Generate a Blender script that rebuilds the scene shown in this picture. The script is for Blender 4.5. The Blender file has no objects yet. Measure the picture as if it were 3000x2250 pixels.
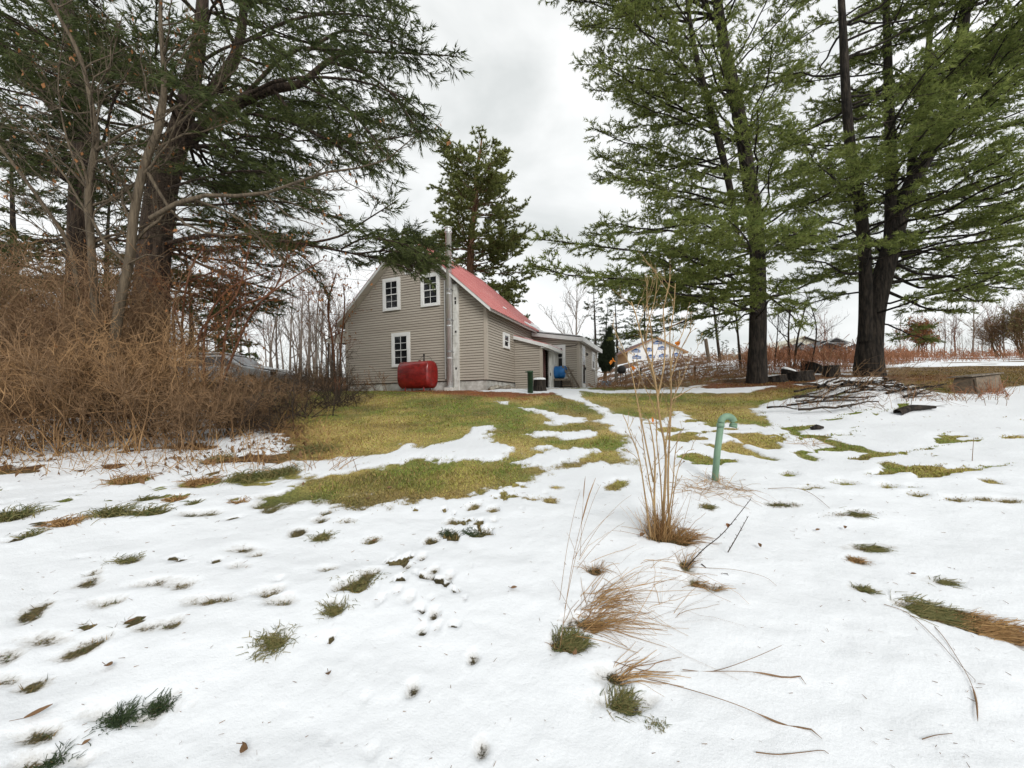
import bpy, math, random
import numpy as np
from mathutils import Matrix, Vector
random.seed(7)
RNG = np.random.default_rng(11)
SC = bpy.context.scene
COL = SC.collection

# ------------------------------------------------------------------ camera
F, CX, HY, ROLL = 1180.0, 1500.0, 1181.0, 0.012        # focal length and horizon of the photograph, in its pixels
cam_d = bpy.data.cameras.new('camera')
cam_d.sensor_width = 36.0
cam_d.lens = F / 3000.0 * 36.0
cam_d.shift_y = (HY - 1125.0) / 3000.0
cam_d.clip_start = 0.05
cam_d.clip_end = 6000.0
cam = bpy.data.objects.new('camera', cam_d)
cam.matrix_world = Matrix.Rotation(math.radians(90), 4, 'X') @ Matrix.Rotation(-ROLL, 4, 'Z')
COL.objects.link(cam)
SC.camera = cam

# ------------------------------------------------------------------ sky and light: thin bright overcast
SUN_EL, SUN_AZ = math.radians(32), math.radians(158)      # azimuth from +Y towards +X
world = bpy.data.worlds.new('World')
SC.world = world
world.use_nodes = True
wn, wl = world.node_tree.nodes, world.node_tree.links
wn.clear()
w_out = wn.new('ShaderNodeOutputWorld')
w_bg = wn.new('ShaderNodeBackground')
w_bg.inputs['Strength'].default_value = 0.1
w_sky = wn.new('ShaderNodeTexSky')
w_sky.sky_type = 'NISHITA'
w_sky.sun_disc = False
w_sky.sun_elevation = SUN_EL
w_sky.sun_rotation = SUN_AZ
w_tc = wn.new('ShaderNodeTexCoord')
w_map = wn.new('ShaderNodeMapping')
w_map.inputs['Scale'].default_value = (1.0, 1.0, 2.2)
w_map.inputs['Location'].default_value = (3.1, 0.4, 0.2)
w_n = wn.new('ShaderNodeTexNoise')
w_n.inputs['Scale'].default_value = 2.6
w_n.inputs['Detail'].default_value = 5.0
w_n.inputs['Roughness'].default_value = 0.5
w_n.inputs['Distortion'].default_value = 0.3
w_r = wn.new('ShaderNodeValToRGB')
w_r.color_ramp.elements[0].position = 0.37
w_r.color_ramp.elements[0].color = (0.755, 0.78, 0.77, 1)
w_r.color_ramp.elements[1].position = 0.61
w_r.color_ramp.elements[1].color = (1.03, 1.04, 1.03, 1)
w_mul = wn.new('ShaderNodeVectorMath'); w_mul.operation = 'SCALE'
w_mul.inputs['Scale'].default_value = 7.5
w_mix = wn.new('ShaderNodeMix'); w_mix.data_type = 'RGBA'
w_mix.inputs['Factor'].default_value = 0.93
wl.new(w_tc.outputs['Generated'], w_map.inputs['Vector'])
wl.new(w_map.outputs['Vector'], w_n.inputs['Vector'])
wl.new(w_n.outputs['Fac'], w_r.inputs['Fac'])
wl.new(w_r.outputs['Color'], w_mul.inputs[0])
wl.new(w_sky.outputs['Color'], w_mix.inputs['A'])
wl.new(w_mul.outputs['Vector'], w_mix.inputs['B'])
wl.new(w_mix.outputs['Result'], w_bg.inputs['Color'])
wl.new(w_bg.outputs['Background'], w_out.inputs['Surface'])

sun_d = bpy.data.lights.new('sun', 'SUN')
sun_d.energy = 1.5
sun_d.angle = math.radians(25)
sun_d.color = (1.0, 0.97, 0.93)
sun = bpy.data.objects.new('sun', sun_d)
sv = Vector((math.sin(SUN_AZ) * math.cos(SUN_EL), math.cos(SUN_AZ) * math.cos(SUN_EL), math.sin(SUN_EL)))
sun.rotation_euler = (-sv).to_track_quat('-Z', 'Y').to_euler()
sun.location = sv * 60
COL.objects.link(sun)

SC.view_settings.view_transform = 'Standard'
SC.view_settings.look = 'None'
SC.view_settings.exposure = 0.50
SC.view_settings.gamma = 1.0
SC.view_settings.use_curve_mapping = False
SC.cycles.max_bounces = 6
SC.cycles.diffuse_bounces = 3
SC.cycles.transparent_max_bounces = 8
SC.cycles.use_adaptive_sampling = True
SC.cycles.adaptive_threshold = 0.02

# ------------------------------------------------------------------ small maths helpers
CR, SR = math.cos(ROLL), math.sin(ROLL)
def ray(px, py):
    u, v = (px - CX) / F, (HY - py) / F
    return np.array([u * CR + v * SR, 1.0, -u * SR + v * CR])
def at(px, py, Y):
    return ray(px, py) * Y
def smooth(a, b, x):
    t = np.clip((np.asarray(x, float) - a) / (b - a), 0, 1)
    return t * t * (3 - 2 * t)
def hash2(ix, iy, seed):
    h = np.sin(ix * 127.1 + iy * 311.7 + seed * 74.7) * 43758.5453
    return h - np.floor(h)
def vnoise(x, y, seed=0):
    x = np.asarray(x, float); y = np.asarray(y, float)
    ix, iy = np.floor(x), np.floor(y)
    fx, fy = x - ix, y - iy
    fx = fx * fx * (3 - 2 * fx); fy = fy * fy * (3 - 2 * fy)
    a, b = hash2(ix, iy, seed), hash2(ix + 1, iy, seed)
    c, d = hash2(ix, iy + 1, seed), hash2(ix + 1, iy + 1, seed)
    return (a * (1 - fx) + b * fx) * (1 - fy) + (c * (1 - fx) + d * fx) * fy
def fbm(x, y, seed=0, o=4):
    s, a, t = 0.0, 0.5, 0.0
    for k in range(o):
        s = s + a * vnoise(x * 2 ** k, y * 2 ** k, seed + k * 3.3); t += a; a *= 0.5
    return s / t * 2 - 1                                   # -1..1
def nrm(v):
    return v / np.maximum(np.linalg.norm(v, axis=-1, keepdims=True), 1e-9)

# ------------------------------------------------------------------ terrain
_yy = np.concatenate([np.arange(-60, 120, 0.25), np.arange(120, 3001, 10)])
def _prof(pts, w=9):
    x = [p[0] for p in pts]; z = [p[1] for p in pts]
    r = np.interp(_yy, x, z)
    k = np.ones(w) / w
    return np.convolve(np.pad(r, w // 2, mode='edge'), k, 'valid')
P_MID = _prof([(-60, -7), (-10, -2.9), (0, -1.6), (5, -.85), (10, -.1), (13.6, .44), (15, .5), (17, .58), (19, .68), (24, .86), (30, 1.25), (40, 2.3), (56, 3.9), (90, 5.5), (300, 9), (3000, 9)])
P_RIGHT = _prof([(-60, -6), (-10, -2.6), (0, -1.5), (5, -.62), (9, .12), (12, .66), (15, 1.0), (20, 1.75), (28, 2.8), (45, 4.6), (70, 6.0), (100, 7), (300, 9), (3000, 9)])
def T(x, y):
    x = np.asarray(x, float); y = np.asarray(y, float)
    m, r = np.interp(y, _yy, P_MID), np.interp(y, _yy, P_RIGHT)
    w = smooth(3.0, 11.0, x - 0.12 * np.clip(y - 12, 0, 60))
    z = m * (1 - w) + r * w
    z = z + 0.40 * np.exp(-(((x - 7.3) / 1.35) ** 2 + ((y - 8.6) / 0.9) ** 2))
    near = smooth(60, 20, np.abs(y))
    house = 1 - np.exp(-(((x + 1) / 8) ** 2 + ((y - 19) / 6) ** 2) * 1.2)
    z = z + near * house * (0.05 * fbm(x * .35, y * .35, 3, 3) + 0.02 * fbm(x * 1.3, y * 1.3, 8, 2))
    return z
_ts = np.concatenate([np.arange(.6, 20, .02), np.arange(20, 120, .1)])
def G(px, py):
    """where the line of sight through a pixel of the photograph meets the ground"""
    d = ray(px, py)
    f = d[2] * _ts - T(d[0] * _ts, _ts)
    k = np.nonzero(f < 0)[0]
    i = k[0] if len(k) else len(_ts) - 1
    t = _ts[i]
    if i > 0 and f[i] < 0:
        a, b = f[i - 1], f[i]
        t = _ts[i - 1] + (_ts[i] - _ts[i - 1]) * a / (a - b)
    return np.array([d[0] * t, t, T(d[0] * t, t)])
def onT(x, y, dz=0.0):
    return np.array([x, y, float(T(x, y)) + dz])

# ------------------------------------------------------------------ materials
def _mat(name):
    m = bpy.data.materials.new(name); m.use_nodes = True
    nt = m.node_tree
    return m, nt, nt.nodes['Principled BSDF'], nt.nodes.new, nt.links.new
def M(name, c1, c2=None, scale=6.0, rough=0.7, bump=0.0, bscale=None, metal=0.0, stretch=(1, 1, 1), lo=.35, hi=.65, detail=5, dist=.02, spec=.3, coat=0):
    m, nt, bs, new, link = _mat(name)
    tc = new('ShaderNodeTexCoord'); mp = new('ShaderNodeMapping'); mp.inputs['Scale'].default_value = stretch
    link(tc.outputs['Object'], mp.inputs['Vector'])
    n = new('ShaderNodeTexNoise'); n.inputs['Scale'].default_value = scale; n.inputs['Detail'].default_value = detail
    n.inputs['Roughness'].default_value = .62
    link(mp.outputs['Vector'], n.inputs['Vector'])
    r = new('ShaderNodeValToRGB')
    r.color_ramp.elements[0].position = lo; r.color_ramp.elements[1].position = hi
    r.color_ramp.elements[0].color = (*c1, 1); r.color_ramp.elements[1].color = (*(c2 or c1), 1)
    link(n.outputs['Fac'], r.inputs['Fac']); link(r.outputs['Color'], bs.inputs['Base Color'])
    bs.inputs['Roughness'].default_value = rough; bs.inputs['Metallic'].default_value = metal
    bs.inputs['Specular IOR Level'].default_value = spec
    if coat: bs.inputs['Coat Weight'].default_value = coat
    if bump:
        b = new('ShaderNodeBump'); b.inputs['Strength'].default_value = bump; b.inputs['Distance'].default_value = dist
        n2 = new('ShaderNodeTexNoise'); n2.inputs['Scale'].default_value = bscale or scale * 2; n2.inputs['Detail'].default_value = 4
        link(mp.outputs['Vector'], n2.inputs['Vector']); link(n2.outputs['Fac'], b.inputs['Height']); link(b.outputs['Normal'], bs.inputs['Normal'])
    return m
def leafy(name, c1, c2, trans=.3, rough=.65):
    """thin foliage: colour runs from c1 to c2 with the mesh's own 'tone' value"""
    m, nt, bs, new, link = _mat(name)
    a = new('ShaderNodeAttribute'); a.attribute_name = 'tone'
    mx = new('ShaderNodeMix'); mx.data_type = 'RGBA'
    mx.inputs['A'].default_value = (*c1, 1); mx.inputs['B'].default_value = (*c2, 1)
    link(a.outputs['Fac'], mx.inputs['Factor']); link(mx.outputs['Result'], bs.inputs['Base Color'])
    bs.inputs['Roughness'].default_value = rough; bs.inputs['Specular IOR Level'].default_value = .25
    tr = new('ShaderNodeBsdfTranslucent'); link(mx.outputs['Result'], tr.inputs['Color'])
    ms = new('ShaderNodeMixShader'); ms.inputs['Fac'].default_value = trans
    link(bs.outputs['BSDF'], ms.inputs[1]); link(tr.outputs['BSDF'], ms.inputs[2])
    link(ms.outputs['Shader'], nt.nodes['Material Output'].inputs['Surface'])
    return m
def tinted(name, rough=.8, trans=.2):
    """colour straight from the mesh's own 'col' attribute (grass blades)"""
    m, nt, bs, new, link = _mat(name)
    a = new('ShaderNodeAttribute'); a.attribute_name = 'col'
    link(a.outputs['Color'], bs.inputs['Base Color']); bs.inputs['Roughness'].default_value = rough
    bs.inputs['Specular IOR Level'].default_value = .2
    tr = new('ShaderNodeBsdfTranslucent'); link(a.outputs['Color'], tr.inputs['Color'])
    ms = new('ShaderNodeMixShader'); ms.inputs['Fac'].default_value = trans
    link(bs.outputs['BSDF'], ms.inputs[1]); link(tr.outputs['BSDF'], ms.inputs[2])
    link(ms.outputs['Shader'], nt.nodes['Material Output'].inputs['Surface'])
    return m
def glass(name, c=(.012, .013, .015)):
    m, nt, bs, new, link = _mat(name)
    bs.inputs['Base Color'].default_value = (*c, 1); bs.inputs['Roughness'].default_value = .04
    bs.inputs['Specular IOR Level'].default_value = .5
    tc = new('ShaderNodeTexCoord'); n = new('ShaderNodeTexNoise'); n.inputs['Scale'].default_value = 2.5
    b = new('ShaderNodeBump'); b.inputs['Strength'].default_value = .05; b.inputs['Distance'].default_value = .05
    link(tc.outputs['Object'], n.inputs['Vector']); link(n.outputs['Fac'], b.inputs['Height']); link(b.outputs['Normal'], bs.inputs['Normal'])
    return m

m_siding = M('tan_vinyl', (.365, .325, .272), (.45, .405, .345), .9, .55, .12, 60, stretch=(.3, .3, 3), lo=.3, hi=.7, dist=.003)
m_lapshade = M('brown_lap_shade', (.07, .055, .042), (.10, .08, .06), 4, .9)  # wall backing coloured dark to stand in for shadow under each lap
m_trim = M('tan_trim', (.41, .365, .305), (.46, .41, .35), 2, .55)
m_white = M('white_paint', (.70, .71, .70), (.80, .80, .79), 3, .5, .1, 30)
m_dirtywhite = M('weathered_white', (.42, .41, .37), (.72, .72, .69), 5, .8, .4, 20, stretch=(1, 1, .5))
m_concrete = M('painted_block', (.33, .32, .29), (.66, .66, .63), 2.5, .85, .5, 18)
m_soffit = M('tan_soffit', (.46, .42, .36), (.52, .48, .42), 3, .6)
m_roof = M('faded_red_metal', (.44, .125, .12), (.52, .19, .175), 2.2, .38, .05, 8, stretch=(1, 1, .4), spec=.5)
m_roofdark = M('dark_shingle', (.035, .033, .032), (.06, .055, .05), 20, .9)
m_glass = glass('window_glass')
m_dark = M('dark_interior', (.008, .008, .008), (.014, .013, .012), 4, .9)
m_steel = M('stainless_steel', (.66, .67, .68), (.80, .81, .82), 2, .25, .05, 3, metal=.45, stretch=(6, 6, .6))
m_iron = M('black_iron', (.02, .02, .02), (.035, .032, .03), 12, .6)
m_bandmetal = M('grey_metal', (.22, .22, .22), (.32, .32, .32), 9, .45, metal=.6)
m_tank = M('red_oil_tank_paint', (.15, .010, .009), (.36, .022, .018), 4.2, .3, .12, 7, stretch=(1, 1, 1.5), spec=.5, coat=.25)
m_green = M('green_pvc', (.12, .20, .135), (.21, .32, .225), 7, .6, .05, 20, stretch=(1, 1, .4))
m_darkgreen = M('dark_green_pipe', (.022, .058, .03), (.032, .075, .04), 5, .45)
m_blue = M('blue_plastic', (.012, .10, .30), (.02, .15, .40), 4, .35)
m_palebl = M('pale_blue_plastic', (.20, .34, .46), (.28, .42, .54), 4, .5)
m_wood = M('weathered_wood', (.10, .08, .06), (.22, .185, .145), 5, .85, .4, 20, stretch=(4, 4, .5))
m_woodlight = M('cut_wood', (.30, .20, .115), (.40, .28, .17), 9, .8, .2, 24)
m_woodgrey = M('old_cut_wood', (.13, .105, .08), (.22, .17, .12), 12, .9, .3, 24)
m_bark = M('pine_bark', (.010, .008, .0065), (.050, .039, .030), 5, .95, 1.0, 9, stretch=(3, 3, .55), dist=.05, lo=.4, hi=.68)
m_barkbrown = M('brown_pine_bark', (.022, .015, .011), (.095, .066, .047), 5, .95, 1.0, 9, stretch=(3, 3, .55), dist=.05, lo=.4, hi=.68)
m_barkred = M('red_pine_bark', (.075, .042, .026), (.21, .115, .066), 4, .95, .8, 9, stretch=(3, 3, .6), dist=.04)
m_barkgrey = M('grey_hardwood_bark', (.055, .042, .028), (.14, .108, .072), 5, .9, .6, 14, stretch=(5, 5, .5), dist=.02)
m_twigdark = M('dark_twig', (.030, .022, .016), (.065, .047, .033), 6, .9)
m_twigtan = M('tan_twig', (.185, .105, .05), (.37, .225, .108), 2.5, .85)
m_shrubtan = M('slim_shrub_bark', (.22, .14, .065), (.40, .275, .135), 6, .8, .2, 40)
m_twigbrown = M('brown_twig', (.12, .072, .038), (.26, .16, .085), 2.5, .85)
m_twigred = M('red_brown_twig', (.10, .042, .022), (.19, .085, .045), 2.5, .85)
m_twiggrey = M('grey_twig', (.13, .105, .085), (.22, .18, .15), 2.5, .85)
m_birch = M('birch_bark', (.45, .43, .40), (.68, .66, .62), 5, .8, .2, 20, stretch=(1, 1, 3))
m_needle_l = leafy('dark_pine_needles', (.036, .052, .019), (.13, .155, .052), .4)
m_needle_r = leafy('white_pine_needles', (.095, .13, .034), (.275, .31, .09), .48)
m_needle_c = leafy('scots_pine_needles', (.14, .16, .05), (.31, .335, .12), .58)
m_needle_f = leafy('far_evergreen_needles', (.035, .05, .025), (.10, .12, .06), .2)
m_cedar = leafy('cedar_leaves', (.018, .028, .014), (.045, .06, .03), .15)
m_dryleaf = leafy('dry_leaves', (.20, .085, .03), (.34, .16, .065), .3)
m_orangeleaf = leafy('orange_leaves', (.62, .20, .025), (.78, .32, .05), .4)
m_brownleaf = leafy('brown_fallen_leaf', (.12, .065, .03), (.24, .14, .07), .15)
m_straw = leafy('dry_grass', (.20, .105, .042), (.46, .29, .125), .2)
m_weed = leafy('dry_weeds', (.17, .085, .042), (.34, .20, .105), .2)
m_weedred = leafy('russet_weeds', (.22, .09, .045), (.36, .17, .09), .2)
m_tuft = leafy('tuft_grass', (.075, .10, .03), (.25, .205, .085), .2)
m_darktuft = leafy('dark_green_grass', (.022, .04, .018), (.06, .085, .035), .2)
m_blades = tinted('lawn_grass')
m_snowcap = M('snow_cover', (.80, .82, .84), (.86, .87, .88), 3, .6, .3, 14, dist=.02)
m_wrap = M('white_house_wrap', (.64, .635, .62), (.72, .715, .705), 1.2, .6, .1, 6)
m_wrapblue = M('blue_print', (.02, .075, .22), (.03, .10, .28), 3, .6)
m_osb = M('strand_board', (.36, .20, .09), (.46, .28, .14), 14, .8)
m_cream = M('cream_siding', (.50, .49, .40), (.58, .565, .47), 2, .7)
m_maroon = M('maroon_shutter', (.11, .055, .05), (.15, .075, .07), 4, .6)
m_tarp = M('torn_grey_tarp', (.09, .095, .10), (.19, .20, .205), 3, .6, .4, 6)
m_carpaint = M('silver_car_paint', (.42, .43, .44), (.50, .51, .52), 2, .3, metal=.5)
m_tyre = M('tyre_rubber', (.012, .012, .012), (.02, .02, .02), 8, .85)
m_lamp = M('red_lamp_lens', (.30, .02, .015), (.36, .03, .02), 4, .2)
m_rubble = M('rubble_stone', (.17, .15, .12), (.42, .39, .33), 4, .9, .5, 12)
m_wire = M('wire', (.03, .03, .03), (.05, .05, .05), 4, .6)

# ------------------------------------------------------------------ object helpers
def link(o):
    COL.objects.link(o); return o
def tag(o, label=None, cat=None, group=None, kind=None):
    if label: o['label'] = label
    if cat: o['category'] = cat
    if group: o['group'] = group
    if kind: o['kind'] = kind
    return o
def thing(name, label, cat, loc=(0, 0, 0), rz=0.0, group=None):
    o = bpy.data.objects.new(name, None); o.empty_display_size = .2
    o.location = tuple(float(v) for v in loc); o.rotation_euler = (0, 0, rz)
    return tag(link(o), label, cat, group)
def mesh_np(name, V, Fa, mat, parent=None, sm=False, attrs=None, loc=None):
    V = np.ascontiguousarray(V, np.float32); Fa = np.ascontiguousarray(Fa, np.int32)
    me = bpy.data.meshes.new(name)
    n, (m, k) = len(V), Fa.shape
    me.vertices.add(n); me.vertices.foreach_set('co', V.ravel())
    me.loops.add(m * k); me.loops.foreach_set('vertex_index', Fa.ravel())
    me.polygons.add(m); me.polygons.foreach_set('loop_start', np.arange(0, m * k, k, dtype=np.int32))
    if sm: me.polygons.foreach_set('use_smooth', np.ones(m, bool))
    for an, (ty, arr) in (attrs or {}).items():
        at_ = me.attributes.new(an, ty, 'POINT')
        at_.data.foreach_set('color' if ty == 'FLOAT_COLOR' else 'value', np.ascontiguousarray(arr, np.float32).ravel())
    me.update(calc_edges=True)
    me.materials.append(mat)
    o = link(bpy.data.objects.new(name, me))
    if parent is not None: o.parent = parent
    if loc is not None: o.location = tuple(float(v) for v in loc)
    return o
class MB:
    """collects shapes, then links them as ONE mesh object"""
    def __init__(s): s.v, s.f = [], []
    def add(s, vs, fs):
        b = len(s.v); s.v += [tuple(map(float, v)) for v in vs]; s.f += [tuple(i + b for i in f) for f in fs]; return s
    def hexa(s, p):      # 8 points: bottom ring 0-3, top ring 4-7
        return s.add(p, [(3, 2, 1, 0), (4, 5, 6, 7), (0, 1, 5, 4), (1, 2, 6, 5), (2, 3, 7, 6), (3, 0, 4, 7)])
    def box(s, c, d):
        x, y, z = c; a, b, h = d[0] / 2, d[1] / 2, d[2] / 2
        return s.hexa([(x - a, y - b, z - h), (x + a, y - b, z - h), (x + a, y + b, z - h), (x - a, y + b, z - h),
                       (x - a, y - b, z + h), (x + a, y - b, z + h), (x + a, y + b, z + h), (x - a, y + b, z + h)])
    def bx(s, x0, x1, y0, y1, z0, z1):
        return s.box(((x0 + x1) / 2, (y0 + y1) / 2, (z0 + z1) / 2), (abs(x1 - x0), abs(y1 - y0), abs(z1 - z0)))
    def prism(s, pts, ext):
        n = len(pts); e = np.asarray(ext, float)
        vs = [np.asarray(p, float) for p in pts] + [np.asarray(p, float) + e for p in pts]
        fs = [tuple(range(n - 1, -1, -1)), tuple(range(n, 2 * n))] + [(i, (i + 1) % n, n + (i + 1) % n, n + i) for i in range(n)]
        return s.add(vs, fs)
    def beam(s, p0, p1, w, h):
        p0, p1 = np.asarray(p0, float), np.asarray(p1, float)
        d = nrm(p1 - p0); up = np.array([0, 0, 1.0]) if abs(d[2]) < .95 else np.array([1.0, 0, 0])
        a = nrm(np.cross(d, up)) * w / 2; b = nrm(np.cross(a, d)) * h / 2
        return s.hexa([p0 - a - b, p0 + a - b, p0 + a + b, p0 - a + b, p1 - a - b, p1 + a - b, p1 + a + b, p1 - a + b])
    def tube(s, pts, rad, n=10, cap=True):
        pts = [np.asarray(p, float) for p in pts]
        if not hasattr(rad, '__len__'): rad = [rad] * len(pts)
        V, Fq = tubes(np.array([pts]), np.array([rad]), n)
        fs = [tuple(f) for f in Fq]
        if cap:
            fs.append(tuple(range(n - 1, -1, -1))); m = (len(pts) - 1) * n; fs.append(tuple(range(m, m + n)))
        return s.add(V, fs)
    def lathe(s, prof, n=20, c=(0, 0, 0)):
        vs = [(c[0] + r * math.cos(2 * math.pi * k / n), c[1] + r * math.sin(2 * math.pi * k / n), c[2] + z) for r, z in prof for k in range(n)]
        fs = [(i * n + k, i * n + (k + 1) % n, (i + 1) * n + (k + 1) % n, (i + 1) * n + k) for i in range(len(prof) - 1) for k in range(n)]
        fs += [tuple(range(n - 1, -1, -1)), tuple(range((len(prof) - 1) * n, len(prof) * n))]
        return s.add(vs, fs)
    def build(s, name, mat, parent=None, sm=False, bevel=0, loc=None):
        me = bpy.data.meshes.new(name); me.from_pydata(s.v, [], s.f); me.update()
        me.materials.append(mat)
        if sm:
            me.polygons.foreach_set('use_smooth', [len(p.vertices) == 4 for p in me.polygons])
        o = link(bpy.data.objects.new(name, me))
        if parent is not None: o.parent = parent
        if loc is not None: o.location = tuple(float(v) for v in loc)
        if bevel:
            b = o.modifiers.new('bevel', 'BEVEL'); b.width = bevel; b.segments = 2; b.limit_method = 'ANGLE'
        return o
def tubes(P, R, sides=4):
    """P (M,N,3) polylines with radii R (M,N) -> vertices, quads"""
    P = np.asarray(P, float); R = np.asarray(R, float)
    Mn, N, _ = P.shape
    t = nrm(np.gradient(P, axis=1))
    mean = nrm(P[:, -1] - P[:, 0])
    ref = np.where(np.abs(mean[:, 2:3]) > .85, np.array([[1.0, .2, 0]]), np.array([[0, 0, 1.0]]))[:, None, :]
    n1 = nrm(np.cross(t, np.broadcast_to(ref, t.shape))); n2 = np.cross(t, n1)
    a = np.arange(sides) * 2 * np.pi / sides
    V = P[:, :, None, :] + R[:, :, None, None] * (np.cos(a)[None, None, :, None] * n1[:, :, None, :] + np.sin(a)[None, None, :, None] * n2[:, :, None, :])
    k = np.arange(sides); k2 = (k + 1) % sides
    i = np.arange(N - 1)[:, None] * sides
    q = np.stack([i + k, i + k2, i + sides + k2, i + sides + k], -1).reshape(-1, 4)
    Fq = (q[None] + (np.arange(Mn) * N * sides)[:, None, None]).reshape(-1, 4)
    return V.reshape(-1, 3), Fq
def ribbons(P, w0, w1, rng=None):
    """flat tapering strips for the finest twigs"""
    rng = rng or RNG
    P = np.asarray(P, float); Mn, N, _ = P.shape
    t = nrm(P[:, -1] - P[:, 0]); s = nrm(np.cross(t, rng.normal(size=(Mn, 3))))[:, None, :]
    q = np.linspace(0, 1, N)[None, :, None]
    w = (np.broadcast_to(np.asarray(w0, float), (Mn,))[:, None, None] * (1 - q) + np.broadcast_to(np.asarray(w1, float), (Mn,))[:, None, None] * q)
    V = np.stack([P - s * w, P + s * w], 2).reshape(-1, 3)
    i = np.arange(N - 1) * 2
    f = np.stack([i, i + 1, i + 3, i + 2], 1)
    return V, (f[None] + (np.arange(Mn) * 2 * N)[:, None, None]).reshape(-1, 4)
def cat_vf(L):
    V, Fa, o = [], [], 0
    for v, f in L:
        V.append(v); Fa.append(f + o); o += len(v)
    return np.concatenate(V), np.concatenate(Fa)
def resample(pts, N):
    pts = np.asarray(pts, float)
    # smooth (Catmull-Rom) through the points
    n = len(pts)
    if n > 2:
        e = np.vstack([2 * pts[0] - pts[1], pts, 2 * pts[-1] - pts[-2]])
        out = []
        for i in range(n - 1):
            p0, p1, p2, p3 = e[i], e[i + 1], e[i + 2], e[i + 3]
            for t in np.linspace(0, 1, 6, endpoint=False):
                out.append(.5 * (2 * p1 + (p2 - p0) * t + (2 * p0 - 5 * p1 + 4 * p2 - p3) * t * t + (3 * p1 - p0 - 3 * p2 + p3) * t ** 3))
        out.append(pts[-1]); pts = np.array(out)
    d = np.r_[0, np.cumsum(np.linalg.norm(np.diff(pts, axis=0), axis=1))]
    q = np.linspace(0, d[-1], N)
    return np.stack([np.interp(q, d, pts[:, k]) for k in range(3)], 1)
def plen(P):
    return np.linalg.norm(np.diff(P, axis=1), axis=2).sum(1)
def spawn(P, t0, spacing, ang, lenf, N=5, vert=(0, .15), bend=(0, 0), wig=.03, tmax=1.0, kmin=1, lateral=True, rng=RNG):
    """side shoots of the polylines P: returns (children (K,N,3), parent index, t)"""
    Mn, N0, _ = P.shape
    L = plen(P)
    k = np.maximum(kmin, np.round(L * (tmax - t0) / spacing)).astype(int)
    idx = np.repeat(np.arange(Mn), k)
    j = np.arange(len(idx)) - np.repeat(np.cumsum(k) - k, k)
    t = t0 + (tmax - t0) * (j + rng.random(len(idx))) / k[idx]
    f = np.clip(t, 0, .999) * (N0 - 1); i = f.astype(int); fr = (f - i)[:, None]
    pos = P[idx, i] * (1 - fr) + P[idx, i + 1] * fr
    tan = nrm(P[idx, i + 1] - P[idx, i])
    up = np.array([0, 0, 1.0])
    K = len(idx)
    if lateral:
        lat = np.cross(tan, up); bad = np.linalg.norm(lat, axis=1) < .25
        lat[bad] = rng.normal(size=(bad.sum(), 3)); lat = nrm(lat) * np.where((j + idx) % 2 == 0, 1, -1)[:, None]
    else:
        r = rng.normal(size=(K, 3)); lat = nrm(r - (r * tan).sum(1, keepdims=True) * tan)
    a = np.radians(rng.normal(ang, 9, K))[:, None]
    D = nrm(tan * np.cos(a) + lat * np.sin(a) + up * rng.normal(vert[0], vert[1], (K, 1)))
    ln = lenf(t, L[idx]) * rng.uniform(.7, 1.25, K)
    return strand(pos, D, ln, N, rng.normal(bend[0], bend[1] + 1e-6, K), wig, rng), idx, t
def strand(pos, D, ln, N, bend, wig, rng=RNG):
    K = len(pos)
    q = np.linspace(0, 1, N)[None, :, None]
    C = pos[:, None, :] + D[:, None, :] * ln[:, None, None] * q + np.array([0, 0, 1.0]) * (bend * ln)[:, None, None] * q ** 2
    if wig:
        w = rng.normal(size=(K, N, 3)) * (wig * ln)[:, None, None]; w[:, 0] = 0
        C = C + np.cumsum(w, 1) * .6
    return C
def taper(K, N, r0, r1):
    r0 = np.broadcast_to(np.asarray(r0, float), (K,)); r1 = np.broadcast_to(np.asarray(r1, float), (K,))
    q = np.linspace(0, 1, N)[None]
    return r0[:, None] * (1 - q) + r1[:, None] * q
def along(P, t):
    N = P.shape[1]; f = np.clip(t, 0, .999) * (N - 1); i = f.astype(int); fr = (f - i)[:, None]; k = np.arange(len(P))
    return P[k, i] * (1 - fr) + P[k, i + 1] * fr, nrm(P[k, i + 1] - P[k, i])
def needles(pos, D, n, ln, w, spread=.75, droop=0.0, rng=RNG):
    """tufts of n narrow triangular needles at pos pointing along D"""
    K = len(pos)
    r = rng.normal(size=(K, n, 3)); Dn = D[:, None, :]
    r = nrm(r - (r * Dn).sum(-1, keepdims=True) * Dn)
    s = rng.uniform(.25, 1.1, (K, n, 1)) * spread
    d = nrm(Dn + r * s + np.array([0, 0, -1.0]) * droop)
    L = (ln * rng.uniform(.7, 1.2, (K, n, 1)))
    p0 = pos[:, None, :] + r * .006
    side = nrm(np.cross(d, rng.normal(size=(K, n, 3)))) * (w / 2)
    V = np.stack([p0 - side, p0 + side, p0 + d * L], 2).reshape(-1, 3)
    Fa = np.arange(K * n * 3).reshape(-1, 3)
    return V, Fa
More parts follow.
